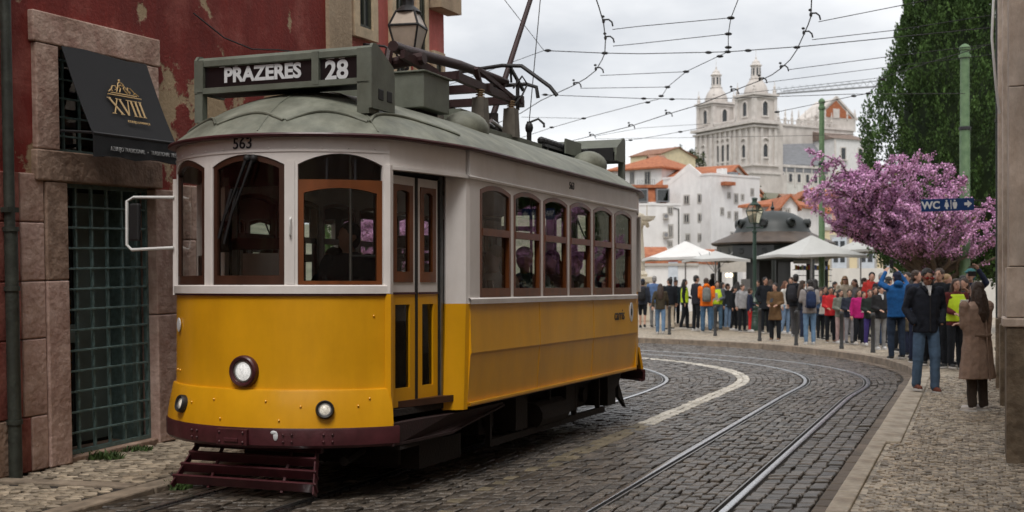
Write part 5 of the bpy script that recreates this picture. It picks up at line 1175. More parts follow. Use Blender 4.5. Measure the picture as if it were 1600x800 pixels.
for x_, Y_, top, r_, lab in ((1284, 43.7, 160, .095, 'slim green catenary pole before the convent'), (1507.5, 34, 77, .125, 'thick green catenary pole in front of the cypress')):
    zt = px(x_, top, Y_).z-GZ; o = empty('catenary_pole', gz(x_, Y_)); tag(o, lab, 'pole', 'green catenary poles')
    MB().lathe([(r_*1.5, 0), (r_*1.5, .3), (r_*1.15, .4), (r_*1.1, zt*.72), (r_*1.0, zt*.73), (r_*.95, zt)], (0, 0, 0), 16).build('shaft', 'pole_green', o, smooth=40)
    for z in (zt*.72, zt-.25): MB().lathe([(r_*1.05, z), (r_*1.3, z+.02), (r_*1.3, z+.09), (r_*1.05, z+.11)], (0, 0, 0), 16).build('ring', 'black_metal' if z < zt-1 else 'pole_green', o)
    MB().lathe([(r_*1.2, zt-.02), (r_*1.25, zt+.05), (r_*.7, zt+.12), (r_*.2, zt+.15)], (0, 0, 0), 16).build('cap', 'pole_green', o, smooth=40)
lp_ = empty('street_lamp', gz(1179, 41)); tag(lp_, 'dark green street lamp with glass lantern before the kiosk', 'lamp')
MB().lathe([(.20, 0), (.20, .25), (.16, .3), (.15, .9), (.18, .95), (.12, 1.05), (.085, 1.1), (.07, 1.5), (.062, 3.2), (.09, 3.22), (.09, 3.28), (.05, 3.3), (.045, 3.55)], (0, 0, 0), 12).build('post', 'lamp_green', lp_, smooth=40)
for k in range(5): MB().lathe([(.15, .3+.14*k), (.165, .34+.14*k), (.15, .38+.14*k)], (0, 0, 0), 12).build('moulding', 'lamp_green', lp_)
MB().tube([(-.28, 0, 3.38), (.28, 0, 3.38)], .02, 6).build('ladder_bar', 'lamp_green', lp_)
le = empty('lantern', (0, 0, 3.5), R(20), lp_); lantern(le, 1.15, glass('lamp_glass_pale', (.85, .8, .68), .8, .15), 'lamp_green')
# kiosk
kc = gz(1207, 47.5); ki = empty('kiosk', kc, R(12)); tag(ki, 'dark green domed refreshment kiosk on the square', 'kiosk')
def octo(r, z, n=8): return [Vector((r*math.cos((j+.5)*2*math.pi/n), r*math.sin((j+.5)*2*math.pi/n), z)) for j in range(n)]
RK = 2.0
MB().loft([octo(RK+.12, 0), octo(RK+.12, .12), octo(RK+.03, .14), octo(RK+.03, 1.0), octo(RK+.14, 1.02), octo(RK+.14, 1.1)]).build('base', 'kiosk_green', ki)
for j, p in enumerate(octo(RK-.02, 0)): MB().tube([p+Vector((0, 0, 1.08)), p+Vector((0, 0, 2.5))], .09, 8).build('post', 'kiosk_green', ki)
MB().loft([octo(RK+.02, 2.42), octo(RK+.05, 2.5), octo(RK+.05, 3.0), octo(RK+.2, 3.05)], cap=False).build('frieze', 'kiosk_green', ki, solid=.06)
for j in range(8):
    a = j*math.pi/4
    for sg_ in (-.5, .5):
        d_ = Vector((math.cos(a), math.sin(a), 0)); c_ = d_*(RK*.924+.06)+Vector((-d_.y, d_.x, 0))*sg_*.9; M3 = Matrix((Vector((-d_.y, d_.x, 0)), Vector((0, 0, 1)), d_)).transposed()
        MB().lathe([(.13, 0), (.13, .03), (.08, .05)], c_+Vector((0, 0, 2.74)), 12, M3).build('medallion', 'kiosk_dome', ki)
MB().loft([octo(RK+.32, 3.02, 16), octo(RK+.36, 3.08, 16), octo(RK+.1, 3.2, 16), octo(1.75, 3.34, 16), octo(1.42, 3.5, 16)], cap=False).build('flared_roof', 'kiosk_roof', ki, smooth=20)
MB().loft([octo(1.45, 3.48, 24), octo(1.38, 3.6, 24), octo(1.34, 3.75, 24), octo(1.15, 4.0, 24), octo(.8, 4.2, 24), octo(.4, 4.3, 24), octo(.05, 4.33, 24)]).build('dome', 'kiosk_dome', ki, smooth=40)
for j in range(8):
    a = (j+.15)*math.pi/4; d_ = Vector((math.cos(a), math.sin(a), 0)); M3 = Matrix((Vector((-d_.y, d_.x, 0)), Vector((0, 0, 1)), d_)).transposed()
    MB().lathe([(.17, -.1), (.17, .1), (.12, .12), (.11, .06)], d_*1.32+Vector((0, 0, 3.82)), 14, M3).build('dome_porthole', 'kiosk_green', ki)
MB().lathe([(.09, 4.3), (.05, 4.36), (.09, 4.44), (.04, 4.5), (.015, 4.68)], (0, 0, 0), 10).build('finial', 'kiosk_green', ki)
MB().lathe([(.9, .1), (.9, 2.6)], (0, .4, 0), 8).build('core', 'kiosk_green', ki)
KM = ki.matrix_basis.inverted() if False else (Matrix.Translation(kc) @ Matrix.Rotation(R(12), 4, 'Z')).inverted()
def kloc(x, y, Y): return KM @ px(x, y, Y)
def kface(x0, x1, y0, y1, Y, m, nm, th=.04):
    a, b_ = kloc(x0, y1, Y), kloc(x1, y1, Y); z0, z1 = a.z, kloc(x0, y0, Y).z
    return MB().prism([(a.x, a.y, z0), (b_.x, b_.y, z0), (b_.x, b_.y, z1), (a.x, a.y, z1)], (0, 0, 0), KM.to_3x3() @ Vector((0, th, 0))).build(nm, m, ki)
kface(1126, 1166, 405, 425, 45.75, 'board', 'menu_board'); kface(1240, 1285, 398, 412, 46.2, 'canvas_grey', 'rolled_blind')
for x_ in (1136, 1142): MB().ell(kloc(x_, 430, 46.3), (.08, .08, .08), 8, 6).build('pendant_light', 'warm_light', ki)
for k in range(3): kface(1241, 1300, 421+k*9, 422+k*9, 46.4, 'kiosk_green', 'shelf', .25)
cols = [(.5, .3, .03), (.4, .05, .04), (.1, .25, .08), (.55, .5, .4), (.1, .15, .4)]
for k in range(16):
    c_ = cols[k % 5]; x_ = 1243+3.4*k; kface(x_, x_+2.4, 414+(k % 3), 421, 46.38, mat('pack%d' % (k % 5), c_, .5, .1, 5), 'package', .12)
kface(1160, 1172, 436, 460, 46.2, 'steel', 'coffee_machine', .3)
# parasols
def parasol(x, Y, rx, ytop, yedge, m, lab, n=8, rot=0, side_=1):
    o = empty('parasol', gz(x, Y), rot); tag(o, lab, 'parasol', 'parasols around the kiosk')
    zt, ze = px(x, ytop, Y).z-GZ, px(x, yedge, Y).z-GZ; r = rx*Y/FPX
    R4 = lambda q, z, sag: [Vector((r*q*(math.cos(k*math.pi/2+math.pi/4)*1.414*(1-f)+math.cos((k+1)*math.pi/2+math.pi/4)*1.414*f), r*q*(math.sin(k*math.pi/2+math.pi/4)*1.414*(1-f)+math.sin((k+1)*math.pi/2+math.pi/4)*1.414*f), z-sag*4*f*(1-f))) for k in range(4) for f in (0, .5)]
    MB().loft([R4(.02, zt, 0), R4(.35, zt-(zt-ze)*.42, -.03), R4(.7, zt-(zt-ze)*.76, -.05), R4(1, ze, -.05)], cap=False).build('canopy', m, o, smooth=15, solid=.012)
    MB().loft([R4(1.002, ze, -.05), R4(1.0, ze-.09, -.05)], cap=False).build('valance', m, o, solid=.008)
    MB().tube([(0, 0, 0), (0, 0, zt+.06)], .03, 8).build('pole', 'steel', o, smooth=40)
    for k in range(4): a = k*math.pi/2+math.pi/4; MB().tube([(0, 0, zt-.75), (math.cos(a)*r*.7, math.sin(a)*r*.7, ze+.25)], .012, 5).build('strut', 'steel', o)
    MB().bb(-.35, .35, -.35, .35, 0, .1).build('foot', 'kerb_dark', o)
parasol(1071, 45, 56, 377, 404, 'canvas', 'white parasol left of the kiosk above the hi-vis guide', rot=R(8))
parasol(1118, 41.5, 40, 392, 406, 'canvas_grey', 'low grey parasol leaning against the left kiosk eave', rot=R(15))
parasol(1268, 42.5, 62, 368, 400, 'canvas_grey', 'pale parasol right of the kiosk under the purple branches', rot=R(20))
parasol(1345, 47, 40, 372, 392, 'canvas_grey', 'parasol half hidden by the purple blossom', rot=R(5))
# bollards
for x_, y_, lab in ((1046, 523, 'leftmost black bollard on the far kerb near the tram'), (1117.5, 525, 'black bollard in front of the orange jacket man'), (1187, 533, 'black bollard beside the woman in the brown coat'), (1244, 541, 'black bollard left of the man with the navy backpack'), (1315, 545, 'black bollard in front of the children in line'), (1364, 551, 'rightmost black bollard near the blue jacket man')):
    p = gp(x_, y_, GZ); o = MB().lathe([(.055, 0), (.055, .06), (.045, .08), (.043, .78), (.05, .79), (.05, .83), (.04, .86), (.015, .875)], (0, 0, 0), 12).build('bollard', 'bollard', smooth=40); o.location = p; tag(o, lab, 'bollard', 'bollards along the far kerb')
# statue on its pedestal, mostly behind the tram
st = empty('statue', gz(992, 52)); tag(st, 'pale stone statue on a pedestal peeping out behind the tram', 'statue')
mat('statue_stone', (.55, .49, .39), .85, .25, 3, bump=.3, bscale=12)
MB().bb(-.55, .55, -.55, .55, 0, 1.6).build('pedestal', 'statue_stone', st, bevel=.03); MB().bb(-.75, .75, -.75, .75, 1.6, 1.85).build('pedestal_cap', 'statue_stone', st, bevel=.04)
MB().lathe([(.5, 1.85), (.55, 1.95), (.42, 2.1), (.42, 2.5), (.5, 2.55)], (0, 0, 0), 16).build('drum', 'statue_stone', st, smooth=40)
bd_ = MB().loft([[Vector((rx_*math.cos(a*.3927)*(1+.06*math.sin(a*2.4+z)), ry_*math.sin(a*.3927)*(1+.06*math.cos(a*1.9+z)), z)) for a in range(16)] for rx_, ry_, z in ((.42, .36, 2.55), (.40, .33, 2.9), (.36, .28, 3.4), (.34, .26, 3.8), (.42, .26, 4.2), (.40, .22, 4.45), (.12, .11, 4.55), (.11, .1, 4.62), (.15, .16, 4.75), (.16, .17, 4.88), (.1, .1, 5.0), (.02, .02, 5.03))])
bd_.cap_((.38, -.05, 4.3), (.5, -.28, 3.95), .11, .09); bd_.cap_((.5, -.28, 3.95), (.45, -.5, 4.1), .09, .06); bd_.cap_((-.38, -.05, 4.3), (-.5, -.2, 3.9), .11, .08)
o = bd_.build('figure', 'statue_stone', st, smooth=60); md = o.modifiers.new('r', 'REMESH'); md.mode = 'VOXEL'; md.voxel_size = .05
bd_ = MB().loft([[Vector((.45+rx_*math.cos(a*.5236), -.5+.3*rx_*math.sin(a*.5236), z)) for a in range(12)] for rx_, z in ((.05, 4.1), (.28, 4.2), (.36, 4.35))]); bd_.tube([(.45, -.5, 4.2), (.45, -.5, 4.8)], .02, 6); bd_.build('ship', 'statue_stone', st)
# ---------------------------------------------------------------- trees
def quads(name, C, U, V_, m, parent, sizes=None):
    n_ = len(C); v = np.empty((n_, 4, 3)); v[:, 0] = C-U*.5; v[:, 1] = C+V_*.5-U*.1; v[:, 2] = C+U*.5; v[:, 3] = C-V_*.5-U*.1
    me = bpy.data.meshes.new(name); me.vertices.add(n_*4); me.vertices.foreach_set('co', v.reshape(-1)); me.loops.add(n_*4); me.loops.foreach_set('vertex_index', np.arange(n_*4)); me.polygons.add(n_); me.polygons.foreach_set('loop_start', np.arange(0, n_*4, 4)); me.polygons.foreach_set('loop_total', np.full(n_, 4)); me.update(calc_edges=True)
    a = me.attributes.new('rnd', 'FLOAT', 'FACE'); a.data.foreach_set('value', rng.random(n_) if sizes is None else sizes)
    me.materials.append(m); o = bpy.data.objects.new(name, me); COL.objects.link(o); o.parent = parent; return o
def rdir(n_): d = rng.normal(size=(n_, 3)); return d/np.linalg.norm(d, axis=1, keepdims=True)
mat('bark', (.10, .075, .055), .9, .35, 6, bump=.6, bscale=25)
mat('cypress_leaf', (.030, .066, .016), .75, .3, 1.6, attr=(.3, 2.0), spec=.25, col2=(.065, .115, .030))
mat('olive_leaf', (.07, .085, .04), .75, .3, .8, attr=(.5, 1.5), spec=.25)
mat('green_leaf', (.07, .13, .025), .75, .3, .8, attr=(.5, 1.5), spec=.25)
mat('blossom', (.68, .32, .58), .7, .2, 1.2, attr=(.6, 1.35), spec=.2, col2=(.80, .47, .72))
mat('blossom_leaf', (.12, .12, .03), .7, .3, 2, attr=(.6, 1.4))
def cypress(x, Y, prof, n_cl, lab, scale=1., leaf='cypress_leaf', name='cypress_tree'):
    o = empty(name, gz(x, Y)); tag(o, lab, 'tree')
    zs = np.array([p[0] for p in prof]); rs = np.array([p[1] for p in prof])
    MB().tube([(0, 0, -.1), (.03, 0, zs[0]), (0, .02, zs[-1]*.6), (0, 0, zs[-1]*.95)], [.28*scale, .22*scale, .12*scale, .03], 8).build('trunk', 'bark', o, smooth=50)
    z = zs[0]+(zs[-1]-zs[0])*rng.random(n_cl)**.95; a = rng.uniform(0, 2*np.pi, n_cl); lob = 1+.10*np.sin(3*a+z*.9)+.07*np.sin(7*a-z*1.7)+rng.normal(0, .05, n_cl)
    r = np.interp(z, zs, rs)*lob*np.where(rng.random(n_cl) < .8, 1, rng.uniform(.5, .95, n_cl))
    cc = np.stack([r*np.cos(a), r*np.sin(a), z], 1)
    k = 44; h = rng.random((n_cl, k)); sp = .19*scale*(1-h)**.7
    off = rdir(n_cl*k).reshape(n_cl, k, 3)*sp[..., None]; off[..., 2] = (h-.35)*.62*scale; off[..., 0] += np.cos(a)[:, None]*.12*scale*h; off[..., 1] += np.sin(a)[:, None]*.12*scale*h
    C = (cc[:, None]+off).reshape(-1, 3); n_ = len(C)
    U = rdir(n_)*.5+np.array([0, 0, 1.0]); U += np.repeat(np.stack([np.cos(a), np.sin(a), 0*a], 1), k, 0)*.35; U /= np.linalg.norm(U, axis=1, keepdims=True); V_ = np.cross(U, rdir(n_)); V_ /= np.linalg.norm(V_, axis=1, keepdims=True)
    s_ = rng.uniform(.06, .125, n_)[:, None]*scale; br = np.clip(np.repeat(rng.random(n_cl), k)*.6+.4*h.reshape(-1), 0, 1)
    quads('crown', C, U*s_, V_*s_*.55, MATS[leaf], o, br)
    MB().loft([[Vector((np.interp(zz, zs, rs)*.70*math.cos(j*.3142), np.interp(zz, zs, rs)*.70*math.sin(j*.3142), zz)) for j in range(20)] for zz in np.linspace(zs[0]+.1, zs[-1]-.3, 14)]).build('inner_crown', leaf, o)
    return o
cypress(1493, 40, [(1.6, 1.6), (2.6, 2.4), (4.5, 2.55), (6, 2.5), (8.5, 1.95), (11, 1.32), (13, .75), (15, .15)], 3600, 'huge dark cypress towering over the blossom tree')
cypress(1252, 96, [(.3, 1.2), (1.5, 1.7), (3.5, 1.5), (5.5, .8), (7.6, .1)], 260, 'small bright green conical tree among the orange roofs', 1.3, 'green_leaf', 'conical_tree')
def leafy(name, lab, base, blobs, n_, size, leaf, trunk_h, cat='tree'):
    o = empty(name, base); tag(o, lab, cat)
    MB().tube([(0, 0, -.5), (.1, 0, trunk_h*.6), (0, 0, trunk_h)], [.04*trunk_h+.1, .03*trunk_h+.06, .05], 7).build('trunk', 'bark', o, smooth=50)
    mb = MB()
    for bx, by, bz, br in blobs: mb.tube([(0, 0, trunk_h*.55), (bx*.6, by*.6, trunk_h*.5+bz*.5), (bx, by, bz)], [.12, .08, .03], 5)
    mb.build('limbs', 'bark', o)
    C = []; B_ = []
    for bx, by, bz, br in blobs:
        m_ = int(n_*br**2/sum(b[3]**2 for b in blobs)); ncl = max(6, m_//30); d = rdir(ncl)*(rng.random(ncl)**.4*br)[:, None]*np.array([1, 1, .8]); 
        cl = np.repeat(d, 30, 0)+rng.normal(0, br*.13, (ncl*30, 3)); C.append(cl+np.array([bx, by, bz])); B_.append(np.repeat(rng.random(ncl), 30))
    C = np.concatenate(C); n2 = len(C); U = rdir(n2); V_ = np.cross(U, rdir(n2)); V_ /= np.linalg.norm(V_, axis=1, keepdims=True); s_ = rng.uniform(.6, 1.3, n2)[:, None]*size
    quads('crown', C, U*s_, V_*s_*.6, MATS[leaf], o, np.clip(np.concatenate(B_)*.8+rng.random(n2)*.2, 0, 1)); return o
b_ = lambda x, y, Y: (lambda p: Vector((p.x, p.y, hz(Y)-.5)))(px(x, y, Y))
leafy('hillside_tree', 'olive green tree below the right church tower', b_(1200, 290, 170), [(0, 0, 6, 2.4), (1.8, 0, 4.8, 2.0), (-1.6, .5, 7, 1.8)], 4000, .35, 'olive_leaf', 5)
leafy('hillside_tree', 'dark tree beside the white dormer block under the church', b_(1172, 275, 190), [(0, 0, 8.5, 2.2), (2, 0, 7.2, 2.0)], 3000, .35, 'olive_leaf', 6)
leafy('hillside_tree', 'greyish trees on the skyline left of the church', b_(1068, 260, 330), [(0, 0, 9.5, 3.5), (3, 0, 8.8, 3), (-4, 1, 7.0, 2.4)], 3500, .6, 'olive_leaf', 7)
leafy('hillside_tree', 'small bare tree on the skyline above the hip roof', b_(1046, 262, 320), [(0, 0, 7.5, 2.0), (2, 0, 7, 1.7)], 1200, .5, 'olive_leaf', 6)
leafy('hillside_tree', 'bushy green tree between the hipped house and the convent', b_(1222, 300, 140), [(0, 0, 6.5, 1.6), (1.3, 0, 5.6, 1.4)], 2500, .3, 'olive_leaf', 5)
# judas tree in full blossom
jt = empty('blossom_tree', gz(1468, 34.5)); tag(jt, 'judas tree in full purple-pink blossom behind the crowd', 'tree')
trunk = MB().tube([(0, 0, -.1), (-.05, 0, .8), (.05, .02, 1.4), (-.02, 0, 2.0)], [.26, .21, .19, .17], 10).build('trunk', 'bark', jt, smooth=50)
limb = MB(); bp = []
rj = random.Random(11)
def grow(p, d, L_, r, lev):
    n_ = max(3, int(L_/.16)); pts = [p]; 
    for i in range(n_):
        d = (d+Vector((rj.uniform(-.22, .22), rj.uniform(-.22, .22), rj.uniform(-.15, .15)+(.25 if p.z < 2.4 and d.z < .3 else 0)-(.4 if p.z > min(4.6, 3.3+(p.x+3.4)*.75) and rj.random() < .7 else 0)))).normalized(); p = p+d*(L_/n_); pts.append(p)
        if lev < 3 and i > 0 and rj.random() < (.62 if lev < 2 else .45): 
            dd = (d*.5+Vector((rj.uniform(-1, 1), rj.uniform(-1, 1), rj.uniform(-.1, .95)))).normalized(); grow(p, dd, L_*rj.uniform(.28, .55), r*.5, lev+1)
    limb.tube(pts, [max(.006, r*(1-.75*i/len(pts))) for i in range(len(pts))], 5)
    if lev > 0 or True:
        for a, c in zip(pts, pts[1:]):
            if lev == 0 and (a-Vector((0, 0, 2))).length < .8: continue
            bp.append((a, c, lev))
for k, (dx, dy, dz, L_) in enumerate(((-1, -.25, .22, 3.9), (-1, .35, .16, 4.0), (-.9, -.5, .40, 3.2), (-.9, .1, .55, 3.6), (-.1, -.8, .5, 2.0), (.5, -.4, .6, 2.0), (.9, .1, .45, 1.9), (.2, .8, .6, 2.2), (-.6, .6, .35, 3.2), (-1, -.1, .08, 3.8), (.7, -.8, .25, 1.7), (-.4, -.2, .9, 2.5), (-.8, -.8, .18, 2.8), (.45, .1, .9, 2.4), (-.7, -.3, .8, 2.7), (-1, .0, .34, 3.9))):
    grow(Vector((rj.uniform(-.08, .08), rj.uniform(-.08, .08), rj.uniform(1.6, 1.9))), Vector((dx, dy, dz*.7)).normalized(), L_*.91, .08, 0)
limb.build('limbs', 'bark', jt)
C = []
for a, c, lev in bp:
    if a.z < 2.25 and rj.random() < .92: continue
    n_ = rj.randint(18, 28); t_ = rng.random(n_)[:, None]; C.append(np.array(a)*(1-t_)+np.array(c)*t_+rng.normal(0, .034+.018*rj.random(), (n_, 3)))
C = np.concatenate(C); n2 = len(C)
if n2 > 120000: C = C[rng.permutation(n2)[:120000]]; n2 = len(C)
U = rdir(n2); V_ = np.cross(U, rdir(n2)); V_ /= np.linalg.norm(V_, axis=1, keepdims=True); s_ = rng.uniform(.026, .072, n2)[:, None]
quads('blossom', C, U*s_, V_*s_*.9, MATS['blossom'], jt)
sel = rng.permutation(n2)[:1500]; quads('young_leaves', C[sel]+rng.normal(0, .05, (len(sel), 3)), U[sel]*.09, V_[sel]*.07, MATS['blossom_leaf'], jt)
# ---------------------------------------------------------------- overhead wires
def wpt(x, y, z=5.75): return px(x, y, FPX*(z-EYE)/(HOR-y))
def wire(pts, lab, r=.010, z=5.75, clamps=(), ins=(), grp='overhead tram wires'):
    P3 = [wpt(*p, z=z) if len(p) == 2 else wpt(p[0], p[1], p[2]) for p in pts]
    o = empty('overhead_wire', P3[0]); tag(o, lab, 'wire', grp); c = P3[0]
    MB().tube([p-c for p in P3], r*.8, 5).build('cable', 'rubber', o, smooth=60)
    for (x, y) in clamps:
        q = wpt(x, y, z)-c; k = .0075*(wpt(x, y, z).y)
        mb = MB(); mb.ell(q+Vector((0, 0, .03)), (.025, .025, .04), 6, 5); mb.ell(q+Vector((-.01, 0, .10)), (.03, .03, .022), 6, 4); mb.tube([q+Vector((0, 0, .05)), q+Vector((.08, 0, .055)), q+Vector((.13, 0, .015)), q+Vector((.145, 0, -.05))], .013, 6); mb.build('clamp', 'rubber', o)
    for (x, y) in ins: MB().ell(wpt(x, y, z)-c, (.065, .028, .028), 8, 5).build('insulator', 'rubber', o)
cl_a = [(943, 36), (946, 62), (931, 110), (897, 133)]; cl_b = [(1267, 26), (1256, 54), (1220, 107), (1187, 126), (1143, 143), (1041, 179), (983, 198), (922, 213)]
wire([(740, 208), (760, 200), (815, 176), (845, 157), (897, 133), (916, 122), (931, 110), (941, 93), (945, 83), (946, 62), (943, 36), (936, 12), (928, -12), (915, -40)], 'curved contact wire above the yellow tram track', .012, 5.65, cl_a)
wire([(860, 228), (922, 213), (983, 198), (1041, 179), (1088, 165), (1143, 143), (1187, 126), (1206, 117), (1220, 107), (1235, 93), (1245, 78), (1256, 54), (1263, 38), (1267, 26), (1268, 0), (1262, -35)], 'curved contact wire above the empty tram track', .012, 5.65, cl_b)
wire([(957, 46), (1000, 41), (1140, 28)], 'span wire from the topmost left clamp to the hanging drop wire', .008)
wire([(958, 72), (1000, 68), (1138, 53)], 'second span wire down, left of the hanging drop wire', .008)
wire([(850, 79), (945, 83), (1000, 84), (1137, 81), (1260, 72), (1400, 58), (1560, 42)], 'long span wire that crosses above both church towers', .010, ins=[(856, 79), (945, 83), (1107, 82), (1137, 81), (1169, 79), (1245, 74)])
wire([(938, 118), (1072, 112)], 'span wire level with the lower left curve clamp', .008)
wire([(907, 138), (1043, 136)], 'short span wire from the lowest left clamp', .008)
wire([(846, 148), (1005, 154), (1090, 155), (1330, 147), (1508, 146)], 'span wire that ends on the thick green pole', .009, ins=[(1006, 154), (1050, 155), (852, 148)])
wire([(1160, -18), (1153, 0), (1142, 28), (1138, 53), (1138, 80)], 'drop wire hanging from the top edge left of the church', .009, ins=[(1142, 28), (1138, 53), (1138, 74)])
wire([(1137, 81), (1072, 112), (1043, 136), (1033, 152)], 'bent bridle wire left of the left church tower', .009, ins=[(1125, 88), (1072, 112), (1043, 136), (1033, 150)])
wire([(1033, 154), (1000, 162), (912, 185), (860, 200), (815, 215)], 'diagonal bridle wire descending to the tram roof', .009, ins=[(1012, 160), (912, 185), (862, 199)])
wire([(815, 183), (912, 185)], 'short level wire behind the trolley hook', .007)
wire([(925, 225), (1000, 217), (1063, 206), (1100, 199)], 'dark wire passing low left of the church', .009, ins=[(985, 219), (1063, 206)])
wire([(930, 217), (1000, 216), (1200, 213), (1335, 210)], 'level wire crossing the church facade', .007)
wire([(930, 213), (1000, 200), (1110, 193)], 'thin wire just above the level facade wire', .006)
wire([(787, -2), (850, 79)], 'steep thin wire right of the trolley pole', .007)
wire([(850, 79), (765, 110), (700, 133)], 'thin wire from the crossing down to the pantograph', .007)
wire([(1279, 34), (1400, 10), (1520, -14)], 'span wire rising to the right from the upper curve clamp', .008)
wire([(1269, 62), (1400, 47), (1560, 22)], 'span wire over the cypress top from the second curve clamp', .008)
wire([(1231, 109), (1400, 87), (1560, 68)], 'span wire from the clamp beside the right tower spire', .008)
wire([(1195, 129), (1385, 105), (1560, 84)], 'thin span wire above the crane jib', .007)
wire([(1150, 147), (1380, 121)], 'thin wire running along the crane jib', .006)
wire([(1214, 175), (1334, 150), (1357, 146), (1381, 121), (1450, 98), (1545, 70)], 'kinked wire crossing in front of the cypress edge', .009, ins=[(1214, 175), (1334, 150), (1357, 146), (1379, 124)])

# trees added out of view to fill the reflections in the tram windows
j2 = copy_tree(jt); j2.location = tw(-28, 9.9, GZ); j2.scale = (.8, .8, .8); j2.rotation_euler = (0, 0, 2.2); j2['label'] = 'added unseen blossom tree that puts pink in the rear tram windows'
c2 = [o for o in COL.objects if o.name.startswith('cypress_tree')][0]; c2 = copy_tree(c2); c2.location = tw(-31, 13, GZ); c2.rotation_euler = (0, 0, 1); c2['label'] = 'added unseen cypress for the tram window reflections'
# ---------------------------------------------------------------- people
def cloth(c, rough=.85):
    nm = 'cloth_%d_%d_%d' % tuple(int(x*200) for x in c)
    return mat(nm, c, rough, .22, 9, bump=.25, bscale=30, spec=.25)
SKIN = {'a': mat('skin_a', (.50, .29, .21), .55, .08, 12), 'b': mat('skin_b', (.40, .215, .145), .55, .08, 12), 'c': mat('skin_c', (.25, .125, .08), .5, .08, 12)}
HAIRC = {'black': mat('hair_black', (.014, .011, .010), .45, .4, 30, stretch=(4, 4, .6), bump=.5, bscale=60), 'brown': mat('hair_brown', (.045, .025, .015), .45, .4, 30, stretch=(4, 4, .6), bump=.5, bscale=60), 'auburn': mat('hair_auburn', (.12, .045, .02), .45, .4, 30, stretch=(4, 4, .6), bump=.5, bscale=60), 'blond': mat('hair_blond', (.32, .20, .09), .5, .3, 30, stretch=(4, 4, .6), bump=.5, bscale=60), 'grey': mat('hair_grey', (.24, .23, .22), .5, .3, 30), 'navy': cloth((.02, .025, .05)), 'teal': cloth((.05, .16, .17)), 'white': cloth((.65, .65, .62))}
mat('sole', (.62, .60, .57), .7, .1, 8); mat('eye_dark', (.01, .008, .008), .25, .1, 5); mat('lip', (.30, .10, .08), .5, .1, 5); mat('shade_red', (.22, .012, .008), .12, .2, 5, coat=.5)
RP = random.Random(3)
def rem(o, v, it=2):
    m = o.modifiers.new('remesh', 'REMESH'); m.mode = 'VOXEL'; m.voxel_size = v; m.use_smooth_shade = True
    s_ = o.modifiers.new('smooth', 'SMOOTH'); s_.iterations = it; s_.factor = .5
def eloft(mb, rings, n=12): mb.loft([[Vector((cx+rx*math.cos(2*math.pi*j/n), cy+ry*math.sin(2*math.pi*j/n), z)) for j in range(n)] for z, rx, ry, cx, cy in rings])
POSE = {'down': ((.245, .03, 1.16), (.25, -.03, .91)), 'pocket': ((.275, .07, 1.17), (.20, -.07, .965)), 'hold': ((.23, .03, 1.15), (.12, -.21, 1.08)), 'phone': ((.24, -.12, 1.20), (.09, -.27, 1.47)), 'raise': ((.27, -.16, 1.50), (.13, -.24, 1.74)), 'fold': ((.225, -.03, 1.15), (-.05, -.20, 1.17)), 'swing_f': ((.24, -.07, 1.17), (.23, -.22, .97)), 'swing_b': ((.25, .13, 1.18), (.26, .18, .94)), 'lever': ((.24, -.06, 1.18), (.14, -.32, 1.10)), 'strap': ((.24, .0, 1.17), (.14, -.14, 1.33))}
def hand(par, w, d, sgn, m, k):
    d = d.normalized(); sd = d.cross(Vector((0, 0, 1)));  sd = sd.normalized() if sd.length > .1 else Vector((1, 0, 0)); nrm = sd.cross(d)
    mb = MB(); c = w+d*.045; M3 = Matrix((sd, nrm, d)).transposed(); mb.ell(c, (.038, .02, .05), 8, 6, M3)
    for j, L_ in enumerate((.062, .072, .068, .054)):
        a = w+d*.082+sd*(-.027+.018*j); e1 = a+d*L_*.5-nrm*.008; e2 = e1+d*L_*.35-nrm*.022; mb.tube([a-d*.02, a, e1, e2], [.009, .009, .0085, .006], 6)
    a = w+d*.03+sd*(-.036*sgn); mb.tube([a, a+d*.03-sd*.022*sgn, a+d*.058-sd*.026*sgn-nrm*.012], [.011, .0105, .007], 6)
    o = mb.build('hand', m, par, smooth=60); return o
